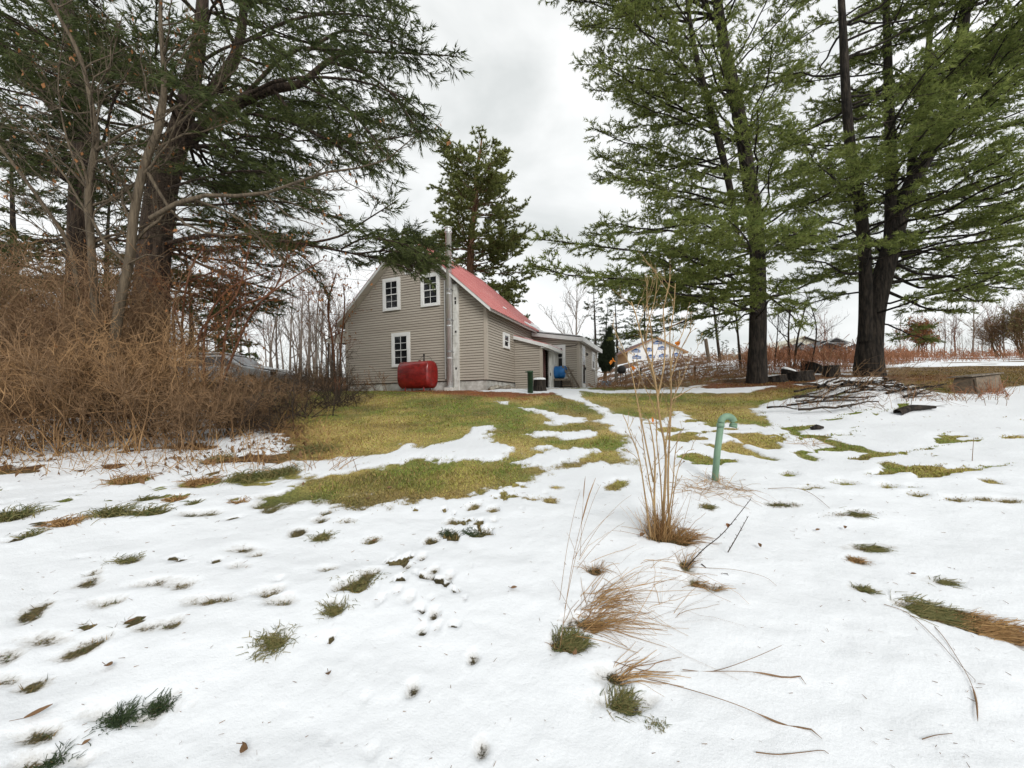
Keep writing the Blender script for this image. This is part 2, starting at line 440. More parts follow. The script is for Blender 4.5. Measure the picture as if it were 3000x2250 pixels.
# ------------------------------------------------------------------ the ground: lawn, leaf litter and old snow
def world_poly(px):
    return np.array([G(x, y)[:2] for x, y in px])
def dense(px, step=40):
    out = []
    for (x0, y0), (x1, y1) in zip(px, px[1:] + px[:1]):
        n = max(1, int(math.hypot(x1 - x0, (y1 - y0) * 3) / step))
        out += [(x0 + (x1 - x0) * k / n, y0 + (y1 - y0) * k / n) for k in range(n)]
    return out
def sdist(X, Y, poly, pad=.8):
    """signed distance (inside positive) to a polygon on the ground; far points just get -1"""
    d = np.full(X.shape, -1.0)
    lo, hi = poly.min(0) - pad, poly.max(0) + pad
    k = (X > lo[0]) & (X < hi[0]) & (Y > lo[1]) & (Y < hi[1])
    x, y = X[k], Y[k]
    dm = np.full(x.shape, 1e9); ins = np.zeros(x.shape, bool)
    n = len(poly)
    for i in range(n):
        x0, y0 = poly[i]; x1, y1 = poly[(i + 1) % n]
        ex, ey = x1 - x0, y1 - y0
        L2 = ex * ex + ey * ey + 1e-12
        t = np.clip(((x - x0) * ex + (y - y0) * ey) / L2, 0, 1)
        dm = np.minimum(dm, (x - x0 - t * ex) ** 2 + (y - y0 - t * ey) ** 2)
        c = (y0 > y) != (y1 > y)
        with np.errstate(divide='ignore', invalid='ignore'):
            xi = x0 + (y - y0) * ex / (ey if abs(ey) > 1e-12 else 1e-12)
        ins ^= c & (x < xi)
    d[k] = np.where(ins, 1, -1) * np.sqrt(dm)
    return d
LAWN = [(640, 1150), (1000, 1146), (1400, 1147), (1560, 1152), (1700, 1146), (1765, 1153), (2000, 1153), (2185, 1152), (2290, 1128), (2420, 1132), (2373, 1154), (2341, 1163), (2283, 1172), (2211, 1186),
        (2208, 1197), (2233, 1218), (2256, 1233), (2260, 1247), (2238, 1249), (2170, 1240), (2120, 1238), (2102, 1254), (2057, 1247), (2039, 1231), (2020, 1222), (1993, 1206), (1962, 1208), (1962, 1222), (1939, 1229), (1903, 1227), (1853, 1224), (1844, 1217), (1781, 1215), (1752, 1236), (1781, 1258), (1822, 1272), (1844, 1299), (1831, 1312), (1826, 1330), (1831, 1353), (1799, 1362), (1740, 1358), (1695, 1371), (1650, 1376), (1618, 1376), (1586, 1389), (1555, 1394), (1564, 1412), (1518, 1416), (1455, 1434), (1396, 1444), (1369, 1462), (1300, 1468), (1247, 1471), (1200, 1474), (1143, 1492), (1130, 1482), (1103, 1484), (1075, 1493), (1062, 1484), (1012, 1493), (972, 1480), (935, 1464), (868, 1471), (813, 1484), (777, 1489), (746, 1489), (787, 1475), (850, 1434), (877, 1412), (880, 1403), (850, 1396), (800, 1372), (770, 1350), (850, 1338), (845, 1300), (800, 1270), (700, 1250)]
FIELD = [(2600, 1080), (2800, 1074), (3000, 1071), (3500, 1064), (3700, 1100), (3300, 1126), (3000, 1131), (2916, 1138), (2782, 1154), (2726, 1147), (2650, 1128), (2600, 1109)]
SNOW_ON_LAWN = [
    [(850, 1352), (960, 1348), (1003, 1342), (1093, 1333), (1148, 1324), (1180, 1304), (1202, 1304), (1238, 1311), (1292, 1301), (1351, 1284), (1378, 1266), (1360, 1256), (1405, 1251), (1433, 1241), (1453, 1257), (1428, 1275), (1442, 1297), (1473, 1306), (1518, 1311), (1530, 1322), (1496, 1335), (1482, 1353), (1446, 1355), (1405, 1353), (1374, 1350), (1338, 1354), (1311, 1359), (1270, 1355), (1238, 1350), (1184, 1359), (1139, 1363), (1130, 1372), (1062, 1377), (1017, 1388), (985, 1395), (931, 1399), (880, 1401), (850, 1398), (790, 1372)],
    [(1550, 1274), (1560, 1266), (1590, 1267), (1640, 1267), (1720, 1262), (1748, 1276), (1735, 1284), (1700, 1289), (1660, 1291), (1630, 1280), (1580, 1287), (1560, 1283)],
    [(1505, 1357), (1520, 1350), (1545, 1340), (1575, 1335), (1600, 1320), (1560, 1316), (1560, 1310), (1600, 1308), (1640, 1315), (1700, 1309), (1760, 1309), (1768, 1322), (1730, 1330), (1710, 1345), (1690, 1352), (1650, 1366), (1600, 1376), (1560, 1367)],
    [(1514, 1194), (1560, 1196), (1600, 1205), (1650, 1214), (1700, 1221), (1728, 1232), (1710, 1238), (1670, 1240), (1630, 1249), (1600, 1240), (1610, 1232), (1590, 1222), (1570, 1208), (1530, 1200)],
    [(1600, 1146), (1690, 1139), (1700, 1152), (1710, 1168), (1747, 1186), (1786, 1201), (1790, 1214), (1750, 1210), (1718, 1185), (1690, 1173), (1650, 1166), (1632, 1156)],
    [(1765, 1153), (1765, 1145), (2000, 1143), (2180, 1146), (2182, 1151), (2000, 1152)],
    [(1500, 1143), (1590, 1143), (1604, 1152), (1540, 1155), (1490, 1149)],
    [(1018, 1450), (1045, 1444), (1090, 1450), (1086, 1455), (1040, 1455)],
    [(1455, 1175), (1480, 1177), (1488, 1185), (1465, 1184)],
]
BARE_IN_SNOW = [
    [(1917, 1258), (1966, 1251), (2012, 1260), (1975, 1268), (1939, 1268)], [(1966, 1279), (2021, 1273), (2043, 1290), (1994, 1300), (1962, 1288)],
    [(2111, 1270), (2170, 1272), (2224, 1270), (2256, 1288), (2294, 1312), (2278, 1322), (2229, 1318), (2183, 1304), (2147, 1282)],
    [(2039, 1299), (2102, 1308), (2147, 1293), (2188, 1316), (2238, 1339), (2292, 1353), (2260, 1353), (2183, 1336), (2129, 1327), (2107, 1322), (2057, 1306)],
    [(1998, 1345), (2034, 1335), (2084, 1344), (2138, 1358), (2084, 1364), (2048, 1360), (2012, 1352)], [(1777, 1425), (1808, 1409), (1842, 1411), (1842, 1420), (1804, 1438), (1779, 1438)],
    [(2328, 1329), (2355, 1326), (2373, 1338), (2402, 1346), (2391, 1355), (2355, 1347)], [(2382, 1283), (2446, 1292), (2509, 1310), (2606, 1333), (2554, 1333), (2482, 1320), (2419, 1299)],
    [(2574, 1358), (2601, 1353), (2660, 1368), (2705, 1382), (2766, 1394), (2723, 1400), (2655, 1386), (2597, 1386)], [(2863, 1406), (2900, 1405), (2942, 1421), (2900, 1422)],
    [(2280, 1246), (2310, 1262), (2360, 1262), (2330, 1274)],
    [(50, 1817), (81, 1790), (127, 1772), (160, 1770), (127, 1790), (104, 1812), (113, 1817), (59, 1835)], [(226, 1722), (253, 1702), (287, 1695), (271, 1722)], [(258, 1690), (300, 1672), (289, 1688)],
    [(344, 1654), (371, 1634), (404, 1647), (384, 1656)], [(165, 1932), (203, 1912), (253, 1889), (327, 1869), (289, 1898), (253, 1914), (220, 1927)], [(0, 1941), (9, 1923), (27, 1920), (42, 1930), (27, 1948), (0, 1950)],
    [(767, 1898), (787, 1869), (814, 1860), (843, 1876), (836, 1894), (796, 1914)], [(950, 1803), (972, 1779), (1005, 1783), (1002, 1803), (975, 1812)], [(983, 1739), (1017, 1714), (1065, 1687), (1107, 1680), (1065, 1742)],
    [(2640, 1780), (2625, 1772), (2660, 1766), (2760, 1775), (2860, 1805), (3000, 1862), (3000, 1905), (2900, 1872), (2790, 1840), (2700, 1815)],
    [(2515, 1598), (2570, 1600), (2595, 1615), (2590, 1624), (2545, 1612)],
]
HOLES = [(698, 1667, 22, 6), (715, 1616, 27, 6), (310, 1772, 30, 7), (528, 1722, 28, 7), (460, 1716, 34, 6), (957, 1675, 14, 8), (760, 1630, 14, 5), (620, 1764, 30, 5), (790, 1742, 22, 7), (820, 1771, 16, 5), (500, 1832, 22, 8),
         (440, 1845, 18, 6), (100, 1883, 26, 6), (20, 2005, 20, 6), (100, 2012, 26, 10), (110, 2175, 24, 9), (1390, 1490, 18, 7), (1446, 1499, 12, 5), (1327, 1534, 14, 6), (1310, 1570, 16, 7), (1400, 1572, 20, 8), (1265, 1590, 14, 6), (1090, 1588, 16, 6), (870, 1565, 20, 10),
         (955, 1508, 14, 5), (1020, 1533, 16, 5), (940, 1530, 14, 5), (560, 1513, 30, 6), (620, 1510, 18, 6), (470, 1460, 12, 4), (1610, 1468, 20, 8), (1575, 1465, 12, 4), (1630, 1430, 14, 5), (2280, 1480, 18, 4), (2390, 1432, 14, 4), (2600, 1430, 14, 4), (2310, 1395, 16, 4), (2480, 1420, 22, 4), (2690, 1455, 20, 5), (2800, 1470, 26, 5), (590, 1418, 60, 14), (325, 1506, 50, 12), (435, 1506, 46, 12), (195, 1536, 36, 12), (90, 1572, 18, 6), (30, 1515, 60, 18), (515, 1466, 24, 9), (430, 1466, 22, 7), (565, 1479, 14, 5), (700, 1476, 20, 6), (740, 1404, 80, 14), (830, 1388, 50, 12), (380, 1412, 60, 12), (358, 2112, 46, 15), (468, 2078, 33, 15), (160, 2246, 36, 10), (1668, 1886, 38, 20), (1815, 2075, 48, 18), (2545, 1610, 42, 7), (2515, 1645, 20, 8), (2530, 1732, 22, 9), (2760, 1708, 26, 8), (2072, 1488, 22, 8), (942, 1578, 26, 12), (372, 1645, 30, 8), (2500, 1510, 34, 4), (1745, 1675, 18, 12), (2010, 1665, 18, 14), (2035, 1715, 18, 12), (1990, 1585, 40, 18), (1940, 1580, 40, 14), (1720, 1830, 60, 18), (1800, 1992, 22, 12), (2098, 1730, 18, 7), (640, 1352, 50, 10), (2880, 1466, 22, 5), (2960, 1470, 24, 6)]
PRINTS = [(1204, 2038, 24, 1), (1071, 2062, 22, .35), (1383, 1943, 19, 1), (1407, 2221, 26, .8), (1268, 1818, 17, .8), (1241, 1858, 20, .6), (1281, 1852, 16, .6), (1268, 1686, 17, .9), (1241, 1706, 14, .9), (1314, 1704, 13, .8), (1234, 1646, 14, .9), (1200, 1767, 22, .7), (1112, 1777, 20, .5), (1165, 1748, 16, .5), (1372, 1496, 14, .8),
          (1448, 1536, 14, .7), (1540, 1420, 12, .6), (1600, 1445, 14, .7), (1190, 1672, 14, .8), (1090, 2225, 30, .35), (1160, 2240, 26, .3), (2470, 1835, 26, .35), (960, 2180, 26, .3), (1480, 1470, 12, .6), (1335, 1590, 14, .7), (1150, 1640, 14, .6)]

def grow(a, f, lim):
    out = [a]; 
    while out[-1] < lim: out.append(out[-1] * f)
    return out
xs = list(np.arange(0, 1.0, .0118)); xs += grow(1.0, 1.0145, 17)[0:]; xs += grow(xs[-1] * 1.06, 1.09, 2600)
XS = np.unique(np.r_[-np.array(xs), np.array(xs)])
ys = grow(1.05, 1.0115, 4.6); ys += grow(ys[-1] * 1.015, 1.019, 28); ys += grow(ys[-1] * 1.03, 1.05, 200); ys += grow(ys[-1] * 1.1, 1.2, 2800)
YS = np.unique(np.r_[-np.array(grow(1.0, 1.5, 220))[::-1], -.5, 0, .4, .7, .9, np.array(ys)])
GX, GY = np.meshgrid(XS, YS)
GXr, GYr = GX.ravel(), GY.ravel()
GZ = T(GXr, GYr)

def snow_field(X, Y):
    """> 0 where snow lies, < 0 where it has melted (about metres from the edge)"""
    S = np.full(X.shape, .5)
    wob = .10 * fbm(X * 1.7, Y * 1.7, 21, 3)
    grit = .075 * fbm(X * 16, Y * 16, 25, 3)
    cut = .35 + .65 * smooth(2, 5, Y)
    fine = .085 * fbm(X * 6, Y * 6, 23, 4)
    S = np.minimum(S, .5 - .02 * 0)
    for P in (LAWN, FIELD):
        S = np.minimum(S, -sdist(X, Y, world_poly(dense(P))) * .5 + wob * .6 + fine * 1.3 + grit * .5)
    # patchy ground beyond the lawn and under the thicket
    far = smooth(11.5, 14.5, Y + .35 * np.clip(-X, 0, 8) * 0)
    strip = .55 * fbm(X * .55, Y * 1.5, 31, 4) + .25 * fbm(X * 2.2, Y * 4, 33, 3)
    right = smooth(5, 12, X)
    S = np.where(far > 0, np.minimum(S, strip * (1) + (-.13 + .22 * right) + (1 - far) * .4), S)
    thk = smooth(-1.9, -3.0, X + .62 * np.clip(Y - 5, 0, 20)) * smooth(4.35, 5.5, Y + .12 * (X + 5))
    pat = .9 * fbm(X * 1.1, Y * 2.8, 41, 4) + .25 * fbm(X * 5, Y * 9, 43, 2) + .17 - .28 * smooth(7.0, 10.5, Y)
    S = np.where(thk > .02, np.minimum(S, pat * .8 + (1 - thk) * .35), S)
    for P in SNOW_ON_LAWN:
        S = np.maximum(S, sdist(X, Y, world_poly(dense(P))) * .62 + wob * .3 + fine * 1.25 + grit * .6)
    for P in BARE_IN_SNOW:
        S = np.minimum(S, -sdist(X, Y, world_poly(dense(P, 20))) * 1.3 + wob * .12 + fine * .35 * cut + grit * .6 + .004)
    for px, py, rx, ry in HOLES:
        g = G(px, py); a = rx / F * g[1]; b = abs(G(px, py - ry)[1] - G(px, py + ry)[1]) / 2
        k = (np.abs(X - g[0]) < 12 * a) & (np.abs(Y - g[1]) < 12 * b)
        d = np.hypot((X[k] - g[0]) / a, (Y[k] - g[1]) / b)
        S[k] = np.minimum(S[k], (d - 1) * min(a, b) * 1.2 + fine[k] * .3 + .5 * grit[k] + .006)
    for tx, ty, ta, tb in ((7.8, 12.5, 1.8, .8), (11.3, 12.75, 2.1, .8)):   # needles keep the ground bare round the trunks
        S = np.minimum(S, (np.hypot((X - tx) / ta, (Y - ty) / tb) - 1) * .5 + fine * 1.6)
    # thin trodden streaks where blades show through
    st = fbm(X * .9 + Y * .35, Y * 5 - X * 1.2, 51, 4)
    zone = smooth(1.5, 4, X) * smooth(3.4, 5.2, Y) * smooth(9, 7.5, Y)
    S = S - .66 * zone * smooth(.16, .55, st)
    lz = smooth(.4, -.6, X) * smooth(6, 4.5, Y) * smooth(1.7, 2.3, Y)
    S = S - .62 * lz * smooth(.30, .62, fbm(X * 3.4 - Y * 2.8, Y * 6.4 + X * 4.0, 57, 4) + .35 * fbm(X * .8, Y * .8, 58, 2))
    return S
SNOW = snow_field(GXr, GYr)
DEP = np.zeros_like(GXr)
for px, py, r, dp in PRINTS:
    g = G(px, py); a = r / F * g[1]
    b = a * 1.25
    k = (np.abs(GXr - g[0]) < 4 * a) & (np.abs(GYr - g[1]) < 4 * b)
    d = np.hypot((GXr[k] - g[0]) / a, (GYr[k] - g[1]) / b) + .18 * vnoise(GXr[k] * 60, GYr[k] * 60, 5)
    gr_ = .008 + .05 * (1 - dp) + .02 * vnoise(GXr[k] * 90, GYr[k] * 90, 9); SNOW[k] = np.where(d < 1.2, np.minimum(SNOW[k], gr_ + .1 * smooth(.7, 1.2, d)), SNOW[k])
    DEP[k] -= dp * .016 * (1 - smooth(.55, 1.15, d)) 
    if dp > .75:
        SNOW[k] = np.minimum(SNOW[k], (np.hypot((GXr[k] - g[0] - .2 * a) / a, (GYr[k] - g[1] - .35 * b) / b) - .45) * a * 2)
for (px, py) in [(1300, 1560), (1350, 1610), (1420, 1560), (1480, 1520), (1530, 1560), (1180, 1700), (1080, 1720), (700, 1670), (715, 1618), (1330, 1470), (1500, 1490), (620, 1770), (460, 1716), (1240, 1760), (2320, 1480), (2450, 1470), (640, 1560)]:
    g = G(px, py)
    for q in range(1):
        cx, cy = g[0] + random.uniform(-.35, .35), g[1] + random.uniform(-.3, .3); a = random.uniform(.02, .05)
        k = (np.abs(GXr - cx) < 4 * a) & (np.abs(GYr - cy) < 4 * a)
        dd = np.hypot((GXr[k] - cx) / a, (GYr[k] - cy) / a); SNOW[k] = np.where(dd < 1.3, np.minimum(SNOW[k], .035 + .03 * vnoise(GXr[k] * 70, GYr[k] * 70, 6) + .12 * smooth(.5, 1.3, dd)), SNOW[k])
        DEP[k] -= .006 * (1 - smooth(.6, 1.15, np.hypot((GXr[k] - cx) / a, (GYr[k] - cy) / a)))
def needle_bed(X, Y):
    ym = np.interp(X, [-5, -4.2, -2.2, -.8, .3, 1.6], [15.6, 14.3, 13.0, 11.9, 11.5, 12.2])
    return smooth(ym - .5, ym + .4, Y) * smooth(17.6, 16.9, Y + .38 * (X + 1)) * smooth(-5.0, -4.0, X) * smooth(2.0, 1.3, X)
# zones of bare-ground colour (the earth and turf themselves)
def zone_cols(X, Y):
    n1 = fbm(X * .8, Y * .8, 61, 4); n2 = fbm(X * 3.1, Y * 3.1, 63, 3)
    green, straw = np.array([.15, .18, .042]), np.array([.38, .29, .11])
    green = green * (1 - .0)
    litter, pine = np.array([.098, .05, .024]), np.array([.215, .075, .026])
    g = np.clip(.44 + 1.15 * n1 + .6 * n2, 0, 1)[:, None]
    c = green * (1 - g) + straw * g
    mo = np.clip(.9 * fbm(X * 1.4 + 9, Y * 1.9, 67, 4) + .1, 0, 1)[:, None]
    c = c * (1 - mo) + np.array([.11, .085, .036]) * mo
    thk = (smooth(-2.0, -3.2, X + .62 * np.clip(Y - 5, 0, 20) - .35 * n1) * smooth(4.6, 5.4, Y) * smooth(13.5, 11.5, Y))[:, None]
    thk = np.maximum(thk, smooth(16, 22, Y + 3 * n1)[:, None])
    c = c * (1 - thk) + litter * (.8 + .5 * g) * thk
    near_house = needle_bed(X, Y + .5 * n1 + .3 * n2)
    pines = np.exp(-(((X - 7.9) / 2.6) ** 2 + ((Y - 12.4) / 1.5) ** 2)) + np.exp(-(((X - 11.2) / 2.8) ** 2 + ((Y - 12.3) / 1.6) ** 2))
    pn = np.clip(np.maximum(near_house, np.clip(pines * 1.5, 0, 1)) + .25 * n2 * (pines > .1), 0, 1)[:, None]
    pc = np.where((X > 3)[:, None], pine * .55, pine)
    c = c * (1 - pn) + pc * (.75 + .5 * g) * pn
    fld = (smooth(9, 12, X) * smooth(9, 10, Y) * smooth(22, 18, Y))[:, None]
    c = c * (1 - fld * (1 - pn)) + np.array([.135, .085, .038]) * (.7 + .6 * g) * fld * (1 - pn)
    thatch = smooth(4.6, 3.6, Y)[:, None]
    c = c * (1 - thatch) + np.array([.075, .062, .028]) * (.5 + 1.0 * g) * thatch
    return c
gcol = zone_cols(GXr, GYr)
edge = smooth(-.02, .07, SNOW)
near = smooth(30, 12, np.abs(GYr))
und = near * (.036 * fbm(GXr * .9, GYr * 1.5, 71, 4) + .012 * fbm(GXr * 2.6 + GYr, GYr * 4.2, 73, 3) + .005 * fbm(GXr * 9, GYr * 13, 75, 2))
GZ = GZ + edge * (.024 + und) + DEP * edge + near * (1 - edge) * .012 * fbm(GXr * 9, GYr * 9, 77, 2)
ni, nj = len(YS), len(XS)
ii = (np.arange(ni - 1)[:, None] * nj + np.arange(nj - 1)[None]).ravel()
GF = np.stack([ii, ii + 1, ii + nj + 1, ii + nj], 1)

def ground_material():
    m, nt, bs, new, link_ = _mat('ground_snow_and_turf')
    tc = new('ShaderNodeTexCoord')
    def noise(scale, detail=4, rough=.6, stretch=None):
        n = new('ShaderNodeTexNoise'); n.inputs['Scale'].default_value = scale; n.inputs['Detail'].default_value = detail; n.inputs['Roughness'].default_value = rough
        if stretch:
            mp = new('ShaderNodeMapping'); mp.inputs['Scale'].default_value = stretch; link_(tc.outputs['Object'], mp.inputs['Vector']); link_(mp.outputs['Vector'], n.inputs['Vector'])
        else: link_(tc.outputs['Object'], n.inputs['Vector'])
        return n.outputs['Fac']
    def math_(op, a, b):
        n = new('ShaderNodeMath'); n.operation = op
        for i, v in enumerate((a, b)):
            if isinstance(v, (int, float)): n.inputs[i].default_value = v
            else: link_(v, n.inputs[i])
        return n.outputs[0]
    def ramp(f, p0, p1, c0=(0, 0, 0), c1=(1, 1, 1)):
        r = new('ShaderNodeValToRGB'); r.color_ramp.elements[0].position = p0; r.color_ramp.elements[1].position = p1
        r.color_ramp.elements[0].color = (*c0, 1); r.color_ramp.elements[1].color = (*c1, 1); link_(f, r.inputs['Fac']); return r.outputs['Color']
    sa = new('ShaderNodeAttribute'); sa.attribute_name = 'snow'
    ca = new('ShaderNodeAttribute'); ca.attribute_name = 'col'
    f1, f2 = noise(26, 6, .7), noise(110, 3, .6)
    jit = math_('ADD', math_('MULTIPLY', math_('SUBTRACT', f1, .5), .11), math_('MULTIPLY', math_('SUBTRACT', f2, .5), .07))
    s = math_('ADD', sa.outputs['Fac'], jit)
    fac = ramp(math_('ADD', math_('MULTIPLY', s, 8.0), .5), .40, .60)
    # turf: own colour with fine straw and dark thatch
    t1 = ramp(noise(55, 5, .75, (1, .6, 1)), .33, .68, (.28, .28, .28), (1.75, 1.7, 1.6))
    t2 = new('ShaderNodeMix'); t2.data_type = 'RGBA'; t2.blend_type = 'MULTIPLY'; t2.inputs['Factor'].default_value = 1
    link_(ca.outputs['Color'], t2.inputs['A']); link_(t1, t2.inputs['B'])
    # snow: clean white, with a little grey grain where it is thin
    thin = ramp(math_('ADD', sa.outputs['Fac'], math_('MULTIPLY', math_('SUBTRACT', f1, .5), .10)), .0, .05, (.50, .49, .47), (.735, .757, .782))
    mx = new('ShaderNodeMix'); mx.data_type = 'RGBA'
    link_(fac, mx.inputs['Factor']); link_(t2.outputs['Result'], mx.inputs['A']); link_(thin, mx.inputs['B'])
    link_(mx.outputs['Result'], bs.inputs['Base Color'])
    bs.inputs['Roughness'].default_value = .75; bs.inputs['Specular IOR Level'].default_value = .25
    hb = math_('ADD', math_('MULTIPLY', noise(14, 5, .6), .6), math_('MULTIPLY', noise(90, 3, .6), .16))
    b = new('ShaderNodeBump'); b.inputs['Strength'].default_value = .42; b.inputs['Distance'].default_value = .03
    link_(math_('ADD', hb, math_('MULTIPLY', f1, .25)), b.inputs['Height']); link_(b.outputs['Normal'], bs.inputs['Normal'])
    return m
m_ground = ground_material()
ground = mesh_np('ground', np.stack([GXr, GYr, GZ], 1), GF, m_ground, sm=True,
                 attrs={'snow': ('FLOAT', SNOW), 'col': ('FLOAT_COLOR', np.c_[gcol, np.ones(len(gcol))])})
ground['kind'] = 'structure'
def snow_at(x, y):
    return snow_field(np.atleast_1d(np.asarray(x, float)), np.atleast_1d(np.asarray(y, float)))
def surf(x, y):
    """height of the finished ground (snow included)"""
    j = np.clip(np.searchsorted(XS, x) - 1, 0, nj - 2); i = np.clip(np.searchsorted(YS, y) - 1, 0, ni - 2)
    Z = GZ.reshape(ni, nj)
    fx = (x - XS[j]) / (XS[j + 1] - XS[j]); fy = (y - YS[i]) / (YS[i + 1] - YS[i])
    return (Z[i, j] * (1 - fx) + Z[i, j + 1] * fx) * (1 - fy) + (Z[i + 1, j] * (1 - fx) + Z[i + 1, j + 1] * fx) * fy
def GS(px, py):
    g = G(px, py); g[2] = surf(g[0], g[1]); return g

# ------------------------------------------------------------------ the house
HC = np.array([-.93, 15.0])                                  # its near corner
HA = math.atan2(-.382, .924)
hx, hy = np.array([.924, -.382]), np.array([.382, .924])
house = thing('farmhouse', 'one and a half storey tan sided house with faded red metal roof and low additions', 'house', (HC[0], HC[1], 0), HA)
def gable_pt(px, py):                                         # pixel -> house coordinates on the gable wall plane (y = 0)
    d = ray(px, py); nrm_ = hy
    t = (HC @ nrm_) / (d[:2] @ nrm_)
    p = d * t
    return (p[:2] - HC) @ hx, p[2]
def side_pt(px, py):                                          # on the side wall plane (x = 0): returns y, z
    d = ray(px, py); t = (HC @ hx) / (d[:2] @ hx); p = d * t
    return (p[:2] - HC) @ hy, p[2]
def front_pt(px, py, y0):                                     # on a plane parallel to the gable at y = y0: returns x, z
    q = HC + hy * y0; d = ray(px, py); t = (q @ hy) / (d[:2] @ hy); p = d * t
    return (p[:2] - HC) @ hx, p[2]
W_, L_ = 6.76, 6.2
Z0, ZE, ZR = .90, 3.62, 6.62                                  # foot of the siding, eave, ridge
LAP = .1016
def lap_boards(wall, z0, z1, span, plane, mat=m_siding):
    """boards up a wall, spaced so the dark backing paints lap shadows: span(z) -> (a, b) along the wall; plane(a, z, out) -> point"""
    z = z0
    while z < z1 - .02:
        zt = min(z + LAP - .019, z1)  # open gap shows the dark backing as a painted lap shadow line
        a0, b0 = span(z); a1, b1 = span(zt)
        if b0 - a0 < .06: break
        if b1 - a1 < .02: a1 = b1 = (a1 + b1) / 2; b1 += .01; a1 -= .01
        P = [plane(a0, z, .034), plane(b0, z, .034), plane(b0, z, -.004), plane(a0, z, -.004),
             plane(a1, zt, .020), plane(b1, zt, .020), plane(b1, zt, -.004), plane(a1, zt, -.004)]
        MB().hexa(P).build('siding_board', mat, wall)
        z += LAP
def gspan(z):
    if z <= ZE: return (-W_, 0)
    k = (ZR - z) / (ZR - ZE) * W_ / 2
    return (-W_ / 2 - k, -W_ / 2 + k)
gp = lambda a, z, o: (a, -o, z)
sp = lambda a, z, o: (o, a, z)
gw = MB().prism([(-W_, .005, Z0 - .03), (0, .005, Z0 - .03), (0, .005, ZE), (-W_ / 2, .005, ZR), (-W_, .005, ZE)], (0, .12, 0)).build('wall', m_lapshade, house)
lap_boards(gw, Z0, ZR - .12, gspan, gp)
sw = MB().bx(-.125, -.005, .12, L_, Z0 - .03, ZE).build('wall', m_lapshade, house)
lap_boards(sw, Z0, ZE - .1, lambda z: (.0, 5.2), sp)
bw = MB().bx(-W_, -.13, L_ - .12, L_, .5, ZE).prism([(-W_, L_ - .12, ZE), (-.13, L_ - .12, ZE), (-W_ / 2, L_ - .12, ZR - .1)], (0, .119, 0)).build('wall', m_trim, house)
lw = MB().bx(-W_, -W_ + .12, .13, L_ - .13, .5, ZE - .05).build('wall', m_trim, house)
MB().bx(-W_ + .03, -.03, .03, L_ - .03, -.4, Z0 - .034).build('foundation', m_concrete, house)
MB().bx(-.085, .045, -.045, .085, Z0 - .01, ZE - .02).build('corner_trim', m_trim, house)
MB().bx(-W_ - .045, -W_ + .085, -.045, .085, Z0 - .01, ZE - .02).build('corner_trim', m_trim, house)
# roof: two slopes of ribbed metal sheets
OH, OE = .34, .34                                             # overhang at the gables and at the eaves
sl = (ZR - ZE) / (W_ / 2)
def roof_pt(side, d, y, h=0):                                 # d: 0 at the ridge .. 1 at the eave edge
    ex = (W_ / 2 + OE) * d
    n = np.array([side * sl, 0, 1]) / math.hypot(sl, 1)
    return np.array([-W_ / 2 + side * ex, y, ZR + .16 - sl * ex]) + n * h
roof = MB()
for side in (-1, 1):
    q = [roof_pt(side, 0, -OH), roof_pt(side, 1, -OH), roof_pt(side, 1, L_ + OH), roof_pt(side, 0, L_ + OH)]
    n = np.array([side * sl, 0, 1]) / math.hypot(sl, 1)
    roof.prism(q if side > 0 else q[::-1], -n * .10)
roof = roof.build('roof', m_soffit, house)
PW = .92
for side in (-1, 1):
    y = -OH - .03
    while y < L_ + OH:
        y1 = min(y + PW, L_ + OH + .03)
        prof = []
        for k in range(4):
            yy = y + (y1 - y) * k / 4; w = (y1 - y) / 4
            prof += [(yy, .004), (yy + w * .62, .004), (yy + w * .72, .026), (yy + w * .90, .026)]
        prof.append((y1 - .002, .004))
        vs = [roof_pt(side, -.002, a, h + .006 * (side > 0)) for a, h in prof] + [roof_pt(side, 1.02, a, h) for a, h in prof]
        m_ = len(prof)
        fs = [(i, i + 1, m_ + i + 1, m_ + i) for i in range(m_ - 1)]
        MB().add(vs, fs).build('roof_panel', m_roof, roof)
        y = y1
MB().prism([(-W_ / 2 - .16, -OH - .03, ZR + .16 - .10), (-W_ / 2, -OH - .03, ZR + .222), (-W_ / 2 + .16, -OH - .03, ZR + .16 - .10), (-W_ / 2, -OH - .03, ZR + .19)], (0, L_ + 2 * OH + .06, 0)).build('ridge_cap', m_roof, roof)
for side in (-1, 1):                                          # rake boards, soffits and eave gutters
    a, b = roof_pt(side, -.0, -OH - .012, -.10), roof_pt(side, 1.005, -OH - .012, -.10)
    MB().prism([a, b, roof_pt(side, 1.005, -OH - .012, .0), roof_pt(side, 0, -OH - .012, .0)], (0, .022, 0)).build('rake_board', m_white, roof)
    k = 0
    for q in range(9):
        d0, d1 = q / 9 + .004, (q + 1) / 9 - .004
        MB().prism([roof_pt(side, d0, -OH + .012, -.104), roof_pt(side, d1, -OH + .012, -.104), roof_pt(side, d1, 0, -.104), roof_pt(side, d0, 0, -.104)], (0, 0, -.008)).build('soffit_panel', m_soffit, roof)
    e = roof_pt(side, 1.0, -OH, -.05)
    MB().bx(e[0] - .02 * 0 + (.012 if side > 0 else -.012) - .014, e[0] + (.012 if side > 0 else -.012) + .014, -OH, L_ + OH, e[2] - .085, e[2] + .045).build('eave_board', m_white, roof)
